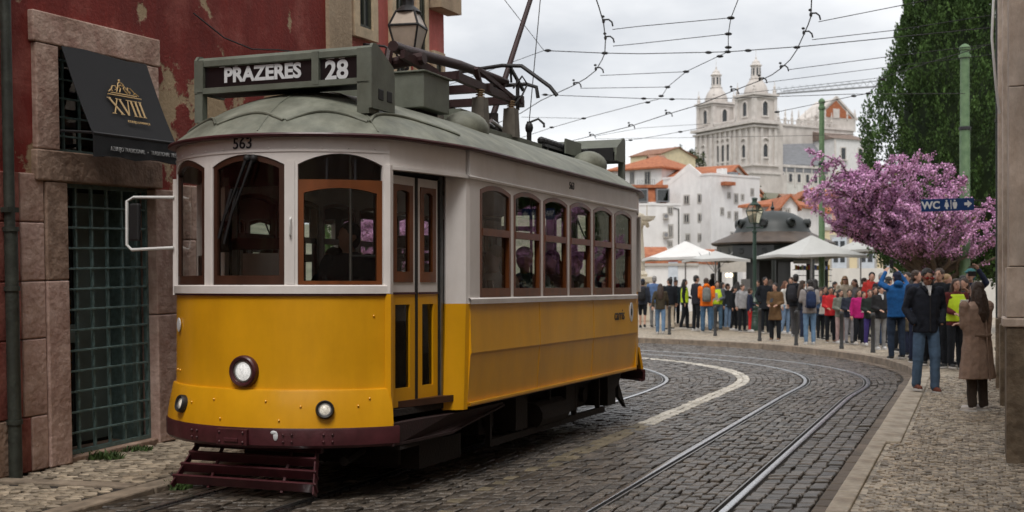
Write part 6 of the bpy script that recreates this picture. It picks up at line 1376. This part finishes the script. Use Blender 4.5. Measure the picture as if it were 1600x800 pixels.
def person(loc, h, face, label, top, bottom, hair=('black', 'short'), coat=None, arms=('down', 'down'), stride=0., skin='a', shoe=(.03, .03, .03), vox=.023, seated=False, shorts=False, vest=None, shirt=None, wide=1.0, lean=0., cap=None, glasses=None, hood=False, face_detail=False, head_down=0., group=None, fat=1.0):
    fat *= RP.uniform(.93, 1.06); wide *= RP.uniform(.9, 1.15); stride = stride or RP.choice((0, 0, .05, -.06))
    k = h/1.75; root = empty('person', loc, R(face)); root.scale = (k, k, k)
    tag(root, label, 'person', group)
    dz = -.42 if seated else 0
    hip = [Vector((s_*.09, 0, .92+dz)) for s_ in (1, -1)]
    if seated: knee = [Vector((s_*.11, -.40, .53)) for s_ in (1, -1)]; ank = [Vector((s_*.11, -.40, .09)) for s_ in (1, -1)]
    else:
        knee = [Vector((s_*.095*wide, -s_*stride*.30-.02*(stride > 0), .50)) for s_ in (1, -1)]; ank = [Vector((s_*.095*wide, -s_*stride*.5+(.0 if s_ > 0 else .02), .085+(.03 if stride and s_ < 0 else 0))) for s_ in (1, -1)]
    sh = [Vector((s_*.185*fat, lean*.0, 1.425+dz)) for s_ in (1, -1)]
    el = []; wr = []
    for i, s_ in enumerate((1, -1)):
        e, w_ = POSE[arms[i]]; el.append(Vector((e[0]*s_, e[1], e[2]+dz))); wr.append(Vector((w_[0]*s_, w_[1], w_[2]+dz)))
    hc = Vector((0, -.015-.05*head_down, 1.625+dz-.02*head_down)); HM = Matrix.Rotation(RP.uniform(-.6, .6) if not face_detail else RP.uniform(-.25, .25), 3, 'Z') @ Matrix.Rotation(.35*head_down+RP.uniform(-.05, .15), 3, 'X')
    # body: one continuous figure
    mb = MB()
    eloft(mb, [(.86+dz, .13, .09, 0, 0), (1.05+dz, .125, .085, 0, 0), (1.3+dz, .15, .09, 0, 0), (1.42+dz, .15, .075, 0, 0), (1.47+dz, .08, .06, 0, 0)])
    mb.cap_((0, .01, 1.42+dz), (0, -.005, 1.56+dz), .055, .05)
    mb.ell(hc+HM @ Vector((0, .01, .02)), (.073, .092, .095), 12, 8, HM); mb.ell(hc+HM @ Vector((0, -.022, -.05)), (.055, .062, .065), 10, 7, HM)
    mb.cap_(hc+HM @ Vector((0, -.082, .02)), hc+HM @ Vector((0, -.104, -.018)), .010, .014, 6)
    for s_ in (1, -1): mb.ell(hc+HM @ Vector((s_*.076, .012, -.005)), (.012, .02, .03), 6, 5, HM)
    for i in (0, 1):
        mb.cap_(sh[i], el[i], .04, .035); mb.cap_(el[i], wr[i], .036, .027); mb.cap_(hip[i], knee[i], .065, .05); mb.cap_(knee[i], ank[i], .05, .036)
    b = mb.build('body', SKIN[skin], root); rem(b, vox*.8 if vox > .02 else vox, 1)
    # trousers
    cb = cloth(bottom); mb = MB(); mb.ell((0, .01, .94+dz), (.165*fat, .12, .13), 12, 8)
    for i in (0, 1):
        kn = knee[i] if not shorts else hip[i].lerp(knee[i], 1.0); mb.cap_(hip[i]+Vector((0, 0, .02)), kn, .092, .07*wide)
        if not shorts: mb.cap_(knee[i], ank[i]+Vector((0, .012, .0)), .068*wide, .058*wide)
    t = mb.build('shorts' if shorts else 'trousers', cb, root); rem(t, vox)
    # top
    ct = cloth(top); mb = MB(); hem = (coat if coat else .84)+dz
    rg = [(hem, .19*fat*(1.22 if coat else 1), .135*(1.3 if coat else 1), 0, .01)]
    if coat: rg += [((hem+1.0+dz)/2, .185*fat*1.08, .14*1.12, 0, .01)]
    rg += [(1.02+dz, .178*fat, .128, 0, .005), (1.22+dz, .195*fat, .13, 0, .005), (1.38+dz, .20*fat, .118, 0, .01), (1.455+dz, .15, .092, 0, .01), (1.50+dz, .072, .068, 0, .008)]
    eloft(mb, rg)
    for i in (0, 1): mb.cap_(sh[i], el[i], .070, .058); mb.cap_(el[i], wr[i]-(wr[i]-el[i]).normalized()*.02, .057, .046)
    if hood: mb.ell((0, .09, 1.50+dz), (.11, .07, .07), 10, 6)
    j = mb.build('coat' if coat else 'jacket', ct, root); rem(j, vox)
    if True:
        md = j.modifiers.new('folds', 'DISPLACE'); tx = bpy.data.textures.new('folds', 'CLOUDS'); tx.noise_scale = .11; md.texture = tx; md.strength = .022; md.mid_level = .5
        md = t.modifiers.new('folds', 'DISPLACE'); md.texture = tx; md.strength = .016; md.mid_level = .5
    if shirt:
        mb = MB(); mb.prism([(-.036, -.115, 1.50+dz), (.036, -.115, 1.50+dz), (.006, -.143, 1.36+dz), (-.006, -.143, 1.36+dz)], (0, 0, 0), (0, .06, 0)); mb.cap_((0, .0, 1.45+dz), (0, -.0, 1.52+dz), .068, .06); mb.build('shirt', cloth(shirt), root, smooth=40)
    if vest:
        mb = MB(); eloft(mb, [(.92+dz, .197*fat, .145, 0, .005), (1.05+dz, .19*fat, .140, 0, .005), (1.24+dz, .207*fat, .142, 0, .005), (1.36+dz, .20*fat, .128, 0, .01), (1.45+dz, .16, .105, 0, .01)]); v_ = mb.build('safety_vest', mat('hi_vis', (.55, .75, .02), .7, .1, 8, emit=None), root); rem(v_, vox)
    # shoes, hair, hands
    for i in (0, 1):
        a = ank[i]; mb = MB(); mb.cap_(a+Vector((0, .03, -.035)), a+Vector((0, -.13, -.048)), .042, .036); mb.cap_(a+Vector((0, .01, .0)), a+Vector((0, .01, -.03)), .044, .044)
        s_ = mb.build('shoe', cloth(shoe, .6), root, smooth=60); MB().loft([[Vector((a.x+rx_*math.cos(q*.5236), a.y-.05+.135*math.sin(q*.5236), a.z-z_)) for q in range(12)] for rx_, z_ in ((.046, .087), (.046, .062))]).build('sole', 'sole', s_)
    hcol, hst = hair; hm = HAIRC[hcol]; mb = MB()
    if hst != 'bald':
        mb.ell(hc+HM @ Vector((0, .026, .042)), (.084, .094, .088), 14, 9, HM)
        if hst == 'short': mb.ell(hc+HM @ Vector((0, .045, -.015)), (.078, .07, .085), 12, 8, HM)
        if hst in ('long', 'bob'):
            zl = 1.20 if hst == 'long' else 1.44
            eloft(mb, [(zl+dz, .05, .03, 0, .125), (zl+.12+dz, .115, .055, 0, .11), (1.5+dz, .115, .062, 0, .075), (1.6+dz, .10, .075, 0, .045), (1.67+dz, .07, .06, 0, .03)])
            for s_ in (1, -1): mb.cap_(hc+Vector((s_*.075, .02, .02)), Vector((s_*.095, .0, (1.42 if hst == 'bob' else 1.33)+dz)), .028, .03)
        if hst == 'bun': mb.ell(hc+Vector((0, .12, .05)), (.045, .045, .045), 8, 6); mb.ell(hc+HM @ Vector((0, .045, -.01)), (.078, .068, .08), 12, 8, HM)
        o = mb.build('hair', hm, root, smooth=60)
        if vox < .02: rem(o, .010, 2); md = o.modifiers.new('locks', 'DISPLACE'); tx = bpy.data.textures.new('locks', 'CLOUDS'); tx.noise_scale = .035; md.texture = tx; md.strength = .018
    if cap:
        mb = MB(); mb.ell(hc+HM @ Vector((0, .022, .06)), (.090, .102, .078), 14, 8, HM); mb.add([hc+HM @ Vector(p) for p in ((-.06, -.06, .07), (.06, -.06, .07), (.045, -.165, .055), (-.045, -.165, .055), (-.06, -.06, .08), (.06, -.06, .08), (.045, -.165, .062), (-.045, -.165, .062))], [(0, 1, 2, 3), (4, 5, 6, 7), (0, 1, 5, 4), (1, 2, 6, 5), (2, 3, 7, 6), (3, 0, 4, 7)]); mb.build('cap', cloth(cap), root, smooth=40)
    for i, s_ in enumerate((1, -1)):
        if arms[i] != 'pocket': hand(root, wr[i]-(wr[i]-el[i]).normalized()*.01, wr[i]-el[i], s_, SKIN[skin], k)
    if face_detail:
        for s_ in (1, -1): MB().ell(hc+HM @ Vector((s_*.03, -.079, .018)), (.013, .008, .006), 8, 5).build('eye', 'eye_dark', root); MB().box(hc+HM @ Vector((s_*.031, -.083, .038)), (.034, .008, .006), HM).build('eyebrow', hm, root)
        MB().ell(hc+HM @ Vector((0, -.082, -.058)), (.024, .007, .006), 8, 5).build('mouth', 'lip', root)
    if glasses:
        mb = MB()
        for s_ in (1, -1): mb.ell(hc+HM @ Vector((s_*.034, -.093, .018)), (.032, .010, .021), 10, 6); mb.bar(hc+HM @ Vector((s_*.066, -.088, .022)), hc+HM @ Vector((s_*.08, .01, .02)), .008, .01)
        mb.bar(hc+HM @ Vector((-.02, -.098, .024)), hc+HM @ Vector((.02, -.098, .024)), .008, .008); mb.build('sunglasses', glasses, root, smooth=50)
    return root
def backpack(pr, col, label, strapc=None):
    k = pr.scale[0]; o = empty('backpack', (0, 0, 0)); tag(o, label, 'backpack'); M = Matrix.Translation(pr.location) @ Matrix.Rotation(pr.rotation_euler.z, 4, 'Z')
    p = M @ Vector((0, .20*k, 1.20*k)); o.location = p; o.rotation_euler = pr.rotation_euler; o.scale = pr.scale
    m = cloth(col); mb = MB(); eloft(mb, [(-.22, .10, .06, 0, 0), (-.2, .135, .085, 0, 0), (.0, .14, .09, 0, .01), (.15, .13, .08, 0, 0), (.22, .09, .05, 0, -.01), (.235, .04, .02, 0, -.01)]); mb.build('bag', m, o, smooth=50)
    mb = MB(); eloft(mb, [(-.17, .08, .03, 0, .085), (-.15, .1, .04, 0, .085), (.0, .1, .04, 0, .085), (.02, .08, .03, 0, .085)]); mb.build('pocket', m, o, smooth=50)
    for s_ in (1, -1): MB().tube([(s_*.10, -.05, .2), (s_*.12, -.16, .28), (s_*.12, -.30, .2), (s_*.13, -.33, .05), (s_*.13, -.1, -.18)], .014, 6).build('strap', cloth(strapc or tuple(x*.6 for x in col)), o)
    MB().tube([(-.03, -.02, .23), (0, -.02, .27), (.03, -.02, .23)], .008, 6).build('handle', m, o)
def held(pr, name, label, cat, off, dims, m, rot=(0, 0, 0)):
    k = pr.scale[0]; M = Matrix.Translation(pr.location) @ Matrix.Rotation(pr.rotation_euler.z, 4, 'Z')
    o = MB().box((0, 0, 0), dims).build(name, m, None, bevel=.004); o.location = M @ (Vector(off)*k); o.rotation_euler = (rot[0], rot[1], pr.rotation_euler.z+rot[2]); tag(o, label, cat)
mat('phone_black', (.01, .01, .012), .2, .1, 5)
def at(x, fy): return gp(x, fy, GZ+.012)
G = 'crowd on the square'
def pp(x, fy, hy, face, label, *a, **k):
    p = at(x, fy); h = (fy-hy)*p.y/FPX; return person(p, max(.9, min(1.95, h)), face, label, *a, group=G, **k)
BK, NV, DJ, LJ, GR, WH = (.014, .014, .016), (.018, .024, .05), (.035, .065, .13), (.16, .24, .36), (.22, .22, .22), (.62, .61, .58)
# the two nearest figures
man = person(at(1447, 613), 1.70, 4, 'man in a navy jacket and jeans with red sunglasses walking towards us on the kerb', (.016, .019, .028), (.085, .14, .22), ('black', 'short'), arms=('pocket', 'pocket'), stride=.10, skin='b', shoe=(.16, .05, .03), vox=.013, shirt=(.66, .66, .66), glasses='shade_red', face_detail=True, head_down=.7, fat=1.08, wide=1.12)
wom = person(at(1526, 642), 1.50, -148, 'woman with long brown hair in a beige trench coat with folded arms by the wall', (.30, .205, .155), (.06, .045, .035), ('brown', 'long'), coat=.44, arms=('fold', 'fold'), shoe=(.6, .56, .52), vox=.012, wide=1.2, face_detail=True, fat=1.38)
for nm, pts, r_ in (('collar', [(.0, .075, 1.52), (.075, .03, 1.525), (.085, -.05, 1.49), (.03, -.12, 1.42)], .02), ('collar', [(.0, .075, 1.52), (-.075, .03, 1.525), (-.085, -.05, 1.49), (-.03, -.12, 1.42)], .02), ('zip', [(.0, -.142, 1.36), (.0, -.148, 1.2), (.0, -.144, 1.0), (.0, -.148, .86)], .008)):
    MB().tube(pts, r_, 6).build(nm, cloth((.012, .014, .02)) if nm == 'collar' else 'black_metal', man, smooth=60)
for sg_ in (1, -1): MB().bar((sg_*.09, -.135, 1.02), (sg_*.155, -.105, .93), .012, .012).build('pocket_flap', cloth((.010, .012, .016)), man)
MB().tube([(.16, .09, 1.03), (0, .165, 1.02), (-.16, .1, 1.03)], .022, 6).build('belt', cloth((.26, .18, .135)), wom, smooth=60)
MB().tube([(0, .14, 1.30), (.01, .175, .95), (.0, .215, .42)], .012, 6).build('back_seam', cloth((.20, .135, .10)), wom, smooth=60)
# far left of the square
p = pp(1004, 513, 436, 165, 'person in a black cap and shorts with a dark backpack nearest the tram', (.03, .035, .05), BK, cap=(.02, .025, .04), shorts=True, stride=.15, shoe=BK); backpack(p, (.02, .02, .022), 'black backpack on the person in shorts by the tram')
pp(1022, 512, 431, 160, 'grey-haired person in a blue denim jacket walking away', (.09, .15, .29), GR, ('grey', 'short'), stride=.12)
pp(1032, 521, 443, 170, 'woman in a brown jacket and jeans walking away near the tram', (.05, .04, .025), (.12, .20, .31), ('brown', 'long'), stride=.2, arms=('swing_b', 'swing_f'), shoe=(.5, .5, .5))
pp(1046, 516, 434, 195, 'person in a black jacket and beige trousers walking behind the brown jacket woman', BK, (.42, .36, .28), ('black', 'short'), stride=.15)
p = pp(1070, 514, 436, 75, 'woman guide in a yellow hi-vis vest with black trousers and boots', BK, BK, ('black', 'long'), vest=True, stride=.18, arms=('hold', 'down'))
pp(1088, 517, 430, 110, 'man in a black jacket between the guide and the orange jacket', (.02, .02, .028), BK, ('black', 'short'), arms=('hold', 'hold'), shoe=(.5, .5, .5))
p = pp(1104, 519, 434, 172, 'man in a bright orange jacket and jeans seen from behind', (.75, .16, .015), (.06, .12, .2), ('brown', 'short'), arms=('hold', 'hold'), hood=True, fat=1.15, wide=1.1); backpack(p, (.16, .17, .16), 'grey backpack on the orange jacket', (.05, .05, .05))
p = pp(1121, 516, 439, -25, 'woman with an open hi-vis vest and papers right of the orange jacket', (.10, .11, .13), (.07, .13, .20), ('brown', 'long'), vest=True, arms=('hold', 'hold')); held(p, 'leaflet', 'white leaflets held by the hi-vis woman beside the orange jacket', 'leaflet', (0, -.31, 1.2), (.2, .01, .26), 'paper', (.5, 0, 0))
pp(1114, 508, 427, 150, 'tall person in a black hood at the kiosk counter', BK, BK, ('black', 'short'), hood=True)
p = pp(1137, 515, 443, 40, 'child in a dark padded jacket and pale jeans before the kiosk', (.03, .035, .04), LJ, ('brown', 'short'), arms=('hold', 'down'), shoe=(.6, .6, .6)); held(p, 'leaflet', 'folded leaflet in the hand of the child in pale jeans', 'leaflet', (.1, -.33, 1.14), (.14, .01, .2), 'paper', (.6, 0, .4))
pp(1147, 517, 447, 60, 'child all in black beside the grey hoodie', BK, BK, ('black', 'short'), arms=('hold', 'down'), stride=.12, shoe=(.6, .6, .6))
pp(1160, 518, 444, 20, 'child in a light grey hoodie and black trousers', (.32, .32, .33), BK, ('brown', 'short'), arms=('down', 'down'), hood=True, shoe=(.06, .06, .06))
pp(1172, 519, 450, 70, 'child in a navy top and bright red trousers beside the street lamp', NV, (.52, .03, .03), ('brown', 'short'), arms=('hold', 'down'), shoe=(.6, .6, .6))
pp(1196, 521, 433, 5, 'bearded man in a black coat behind the woman with the phone', BK, BK, ('black', 'short'), coat=.75, skin='b', arms=('hold', 'pocket'), face_detail=True)
p = pp(1211, 532, 442, -30, 'woman in a brown suede coat looking at her phone', (.13, .075, .035), BK, ('black', 'long'), coat=.62, arms=('hold', 'hold'), shoe=(.14, .08, .05), face_detail=True, wide=1.2); held(p, 'phone', 'black phone held by the woman in the brown coat', 'phone', (0, -.33, 1.22), (.08, .012, .15), 'phone_black', (-.8, 0, 0))
pp(1227, 522, 439, 50, 'woman with auburn hair in a white jumper and pale jeans', WH, LJ, ('auburn', 'bob'), arms=('hold', 'down'), stride=.1, shoe=(.5, .5, .5))
p = pp(1243, 526, 428, 140, 'tall man in a black jacket left of the navy backpack', BK, (.07, .07, .075), ('black', 'short'), stride=.1, shoe=(.4, .4, .4)); backpack(p, (.025, .025, .03), 'black backpack on the tall man left of the navy backpack')
pp(1254, 528, 438, 80, 'woman with brown hair in black, partly behind the grey hoodie man', BK, NV, ('brown', 'long'), arms=('hold', 'hold'))
p = pp(1265, 538, 437, 178, 'man in a grey-beige hoodie and blue jeans seen from behind', (.27, .245, .235), (.13, .22, .34), ('black', 'short'), arms=('strap', 'hold'), hood=True, shoe=(.55, .55, .55), fat=1.08, wide=1.08); backpack(p, (.018, .03, .075), 'navy backpack on the grey-beige hoodie')
p = pp(1282, 531, 452, 10, 'small child in dark blue holding a sheet of paper', (.03, .05, .09), BK, ('brown', 'short'), arms=('hold', 'hold'), face_detail=True); held(p, 'leaflet', 'sheet of paper held by the child in dark blue', 'leaflet', (0, -.32, 1.08), (.26, .01, .3), 'paper', (.4, 0, 0))
pp(1298, 535, 448, -5, 'child in a bright red jacket and black trousers', (.48, .025, .03), BK, ('black', 'short'), arms=('hold', 'hold'), skin='b', shoe=(.12, .07, .04), face_detail=True, fat=1.1)
pp(1313, 536, 452, 15, 'child in a grey-green camouflage jacket and pinkish trousers', (.17, .18, .15), (.40, .28, .27), ('black', 'bob'), arms=('hold', 'hold'), shoe=(.6, .6, .6), face_detail=True)
pp(1320, 524, 431, 0, 'blonde woman in sunglasses and a cream fleece behind the children', (.55, .48, .37), GR, ('blond', 'bob'), arms=('down', 'hold'), glasses='eye_dark', fat=1.1, face_detail=True)
p = pp(1327, 537, 452, 5, 'child in a navy jacket and grey trousers holding a leaflet', (.025, .03, .045), (.25, .25, .27), ('brown', 'short'), arms=('hold', 'hold'), face_detail=True); held(p, 'leaflet', 'leaflet of the child in grey trousers', 'leaflet', (.04, -.32, 1.1), (.18, .01, .26), 'paper', (.5, 0, .2))
p = pp(1342, 539, 452, 8, 'girl in a magenta jacket with a white hem', (.42, .015, .15), BK, ('brown', 'bob'), arms=('hold', 'down'), shoe=(.6, .55, .5), face_detail=True); held(p, 'leaflet', 'white card held by the girl in magenta', 'leaflet', (.06, -.33, 1.16), (.15, .01, .22), 'paper', (.4, 0, .2))
pp(1351, 526, 434, 20, 'brown-haired person holding a camera to the face behind the magenta girl', (.20, .16, .12), BK, ('brown', 'short'), arms=('phone', 'phone'))
pp(1362, 530, 425, 10, 'dark-haired man in a red hoodie at the back of the line', (.40, .03, .025), BK, ('black', 'short'), hood=True)
pp(1359, 541, 452, 0, 'child in a dark green jacket with purple trousers', (.02, .028, .024), (.05, .035, .16), ('brown', 'short'), arms=('hold', 'hold'), shoe=(.6, .6, .6), face_detail=True)
pp(1378, 533, 426, 15, 'bald greying man in a dark coat behind the striped jacket', (.025, .025, .03), BK, ('grey', 'short'), skin='b', face_detail=True)
p = pp(1376, 546, 446, 10, 'child in a black and white jacket with grey trousers', (.02, .02, .022), (.20, .20, .20), ('black', 'short'), arms=('hold', 'hold'), shoe=(.5, .5, .5), shirt=(.6, .6, .6))
p = pp(1401, 562, 424, 185, 'man in a bright blue jacket filming with a raised phone', (.012, .085, .25), (.022, .035, .06), ('navy', 'short'), arms=('raise', 'raise'), fat=1.12, vox=.018, hood=True); held(p, 'phone', 'phone held high by the blue jacket man', 'phone', (0, -.26, 1.90), (.08, .012, .16), 'phone_black')
p = pp(1417, 560, 425, -40, 'dark-haired woman in an olive coat holding a camera', (.15, .125, .08), (.03, .045, .075), ('black', 'bun'), coat=.55, arms=('phone', 'phone'), vox=.018, face_detail=True); held(p, 'camera', 'small black camera held by the olive coat woman', 'camera', (0, -.33, 1.54), (.13, .06, .08), 'phone_black')
pp(1432, 566, 422, 30, 'man in a dark blue coat half hidden by the walking man', (.018, .026, .05), NV, ('brown', 'short'), vox=.018)
pp(1468, 574, 419, -50, 'young man in a black jacket right behind the walking man', BK, BK, ('brown', 'short'), skin='a', vox=.018, face_detail=True)
pp(1480, 571, 428, 30, 'blond person half hidden behind the guide with the badge', (.05, .05, .05), BK, ('blond', 'short'))
p = pp(1494, 577, 435, 5, 'woman guide in a dark red top and hi-vis vest reading a card', (.10, .02, .02), BK, ('brown', 'long'), vest=True, arms=('hold', 'hold'), vox=.018, face_detail=True); held(p, 'leaflet', 'white card read by the guide in dark red', 'leaflet', (0, -.32, 1.25), (.14, .01, .18), 'paper', (.4, 0, 0))
p = pp(1516, 572, 420, -20, 'photographer in a teal cap with arms raised behind the beige coat', NV, BK, ('teal', 'short'), cap=(.05, .16, .17), arms=('raise', 'phone'), vox=.018); held(p, 'camera', 'camera lifted by the photographer in the teal cap', 'camera', (.03, -.30, 1.66), (.14, .08, .09), 'phone_black')
# loose fill of the line in the back row
for i, (x_, fy_, hy_, c_, b_, hr, lab) in enumerate(((1056, 508, 437, (.05, .08, .10), BK, ('brown', 'short'), 'person in a grey-blue coat behind the hi-vis guide'), (1152, 510, 440, (.12, .03, .03), BK, ('black', 'long'), 'woman in a wine red coat at the kiosk counter'), (1184, 512, 438, NV, BK, ('brown', 'short'), 'person in navy behind the street lamp'), (1273, 520, 436, (.06, .05, .045), BK, ('black', 'long'), 'dark coated woman behind the navy backpack man'), (1305, 522, 440, (.04, .05, .04), BK, ('black', 'short'), 'person in dark green behind the red jacket child'), (1335, 524, 436, (.20, .2, .21), NV, ('brown', 'bob'), 'person in a grey coat behind the magenta girl'), (1389, 538, 432, (.03, .03, .035), BK, ('black', 'short'), 'person in charcoal left of the bright blue jacket'), (1452, 570, 428, (.025, .035, .06), BK, ('brown', 'short'), 'person in a dark jacket directly behind the walking man'), (1505, 566, 430, (.04, .04, .03), BK, ('black', 'long'), 'dark-haired person between the guide and the beige coat'))):
    pp(x_, fy_, hy_, [20, 160, -60, 170, 10, -30, 140, 175, 20][i], lab, c_, b_, hr)
for i, (x_, fy_, hy_, f_, c_, b_, hr, ar, lab) in enumerate((
    (1129, 511, 441, 60, (.10, .10, .11), BK, ('black', 'bob'), ('hold', 'down'), 'person in grey between the hi-vis woman and the padded jacket child'),
    (1204, 515, 437, 160, (.05, .03, .03), BK, ('brown', 'long'), ('down', 'hold'), 'dark clothed woman behind the brown suede coat'),
    (1236, 517, 433, -20, (.16, .14, .11), NV, ('brown', 'short'), ('down', 'pocket'), 'person in khaki behind the auburn-haired woman'),
    (1289, 527, 447, 30, (.03, .03, .035), GR, ('black', 'short'), ('down', 'hold'), 'child in black left of the red jacket'),
    (1307, 531, 455, -35, (.10, .14, .22), BK, ('brown', 'bob'), ('hold', 'down'), 'small child in slate blue behind the red jacket'),
    (1349, 534, 455, 25, (.28, .25, .24), BK, ('black', 'short'), ('down', 'hold'), 'small child in pale grey right of the magenta girl'),
    (1368, 537, 448, -30, (.05, .035, .03), BK, ('brown', 'long'), ('hold', 'down'), 'girl in brown left of the striped jacket child'),
    (1384, 543, 440, 20, (.02, .03, .045), DJ, ('black', 'short'), ('pocket', 'down'), 'youth in dark blue right of the striped jacket child'),
    (1409, 552, 428, 15, (.03, .03, .03), BK, ('brown', 'short'), ('phone', 'hold'), 'person in black between the blue jacket and the olive coat'),
    (1425, 556, 430, 160, (.04, .05, .06), NV, ('black', 'bob'), ('down', 'down'), 'woman in slate grey behind the olive coat'),
    (1461, 566, 431, 20, (.12, .10, .09), BK, ('brown', 'long'), ('hold', 'hold'), 'woman in taupe behind the walking man on his left'),
    (1506, 574, 434, -25, (.03, .03, .04), BK, ('brown', 'bob'), ('phone', 'phone'), 'person taking a picture left of the teal cap'))):
    pp(x_, fy_, hy_, f_, lab, c_, b_, hr, arms=ar, stride=.08*(i % 3))
# tram crew and passengers
def rider(s_, u_, z_, label, top, hair, turn=0, **k): return person(tw(s_, u_, z_), 1.68, math.degrees(-TA)+turn, label, top, BK, hair, seated=True, vox=.02, **k)
rider(.33, .34, .80, 'tram driver in a dark jacket with a hand on the controller', (.015, .016, .022), ('black', 'short'), arms=('hold', 'lever'), skin='b')
rider(-1.38, .88, .66, 'passenger in a pale hooded coat at the second side window', (.50, .44, .38), ('blond', 'bob'), 0, hood=True, arms=('hold', 'hold'))
rider(-2.14, .88, .66, 'passenger in blue with a white hat at the third side window', (.12, .18, .28), ('white', 'short'), 10, cap=(.65, .65, .62), arms=('hold', 'hold'))
rider(-2.90, .88, .66, 'passenger in lilac at the fourth side window', (.40, .28, .36), ('brown', 'long'), -10, arms=('hold', 'hold'))
rider(-3.66, .88, .66, 'passenger in grey at the fifth side window', (.25, .25, .27), ('black', 'short'), 0, arms=('hold', 'hold'))
rider(-4.42, .88, .66, 'passenger in a red jacket at the last side window', (.45, .03, .04), ('brown', 'bob'), 10, arms=('hold', 'hold'))
rider(-.62, .88, .66, 'passenger in a patterned dark top at the first side window', (.06, .06, .07), ('grey', 'short'), 0, arms=('hold', 'hold'))
rider(-1.4, -.8, .66, 'passenger in black on the far side of the tram', BK, ('black', 'short'), 0, arms=('hold', 'hold'))
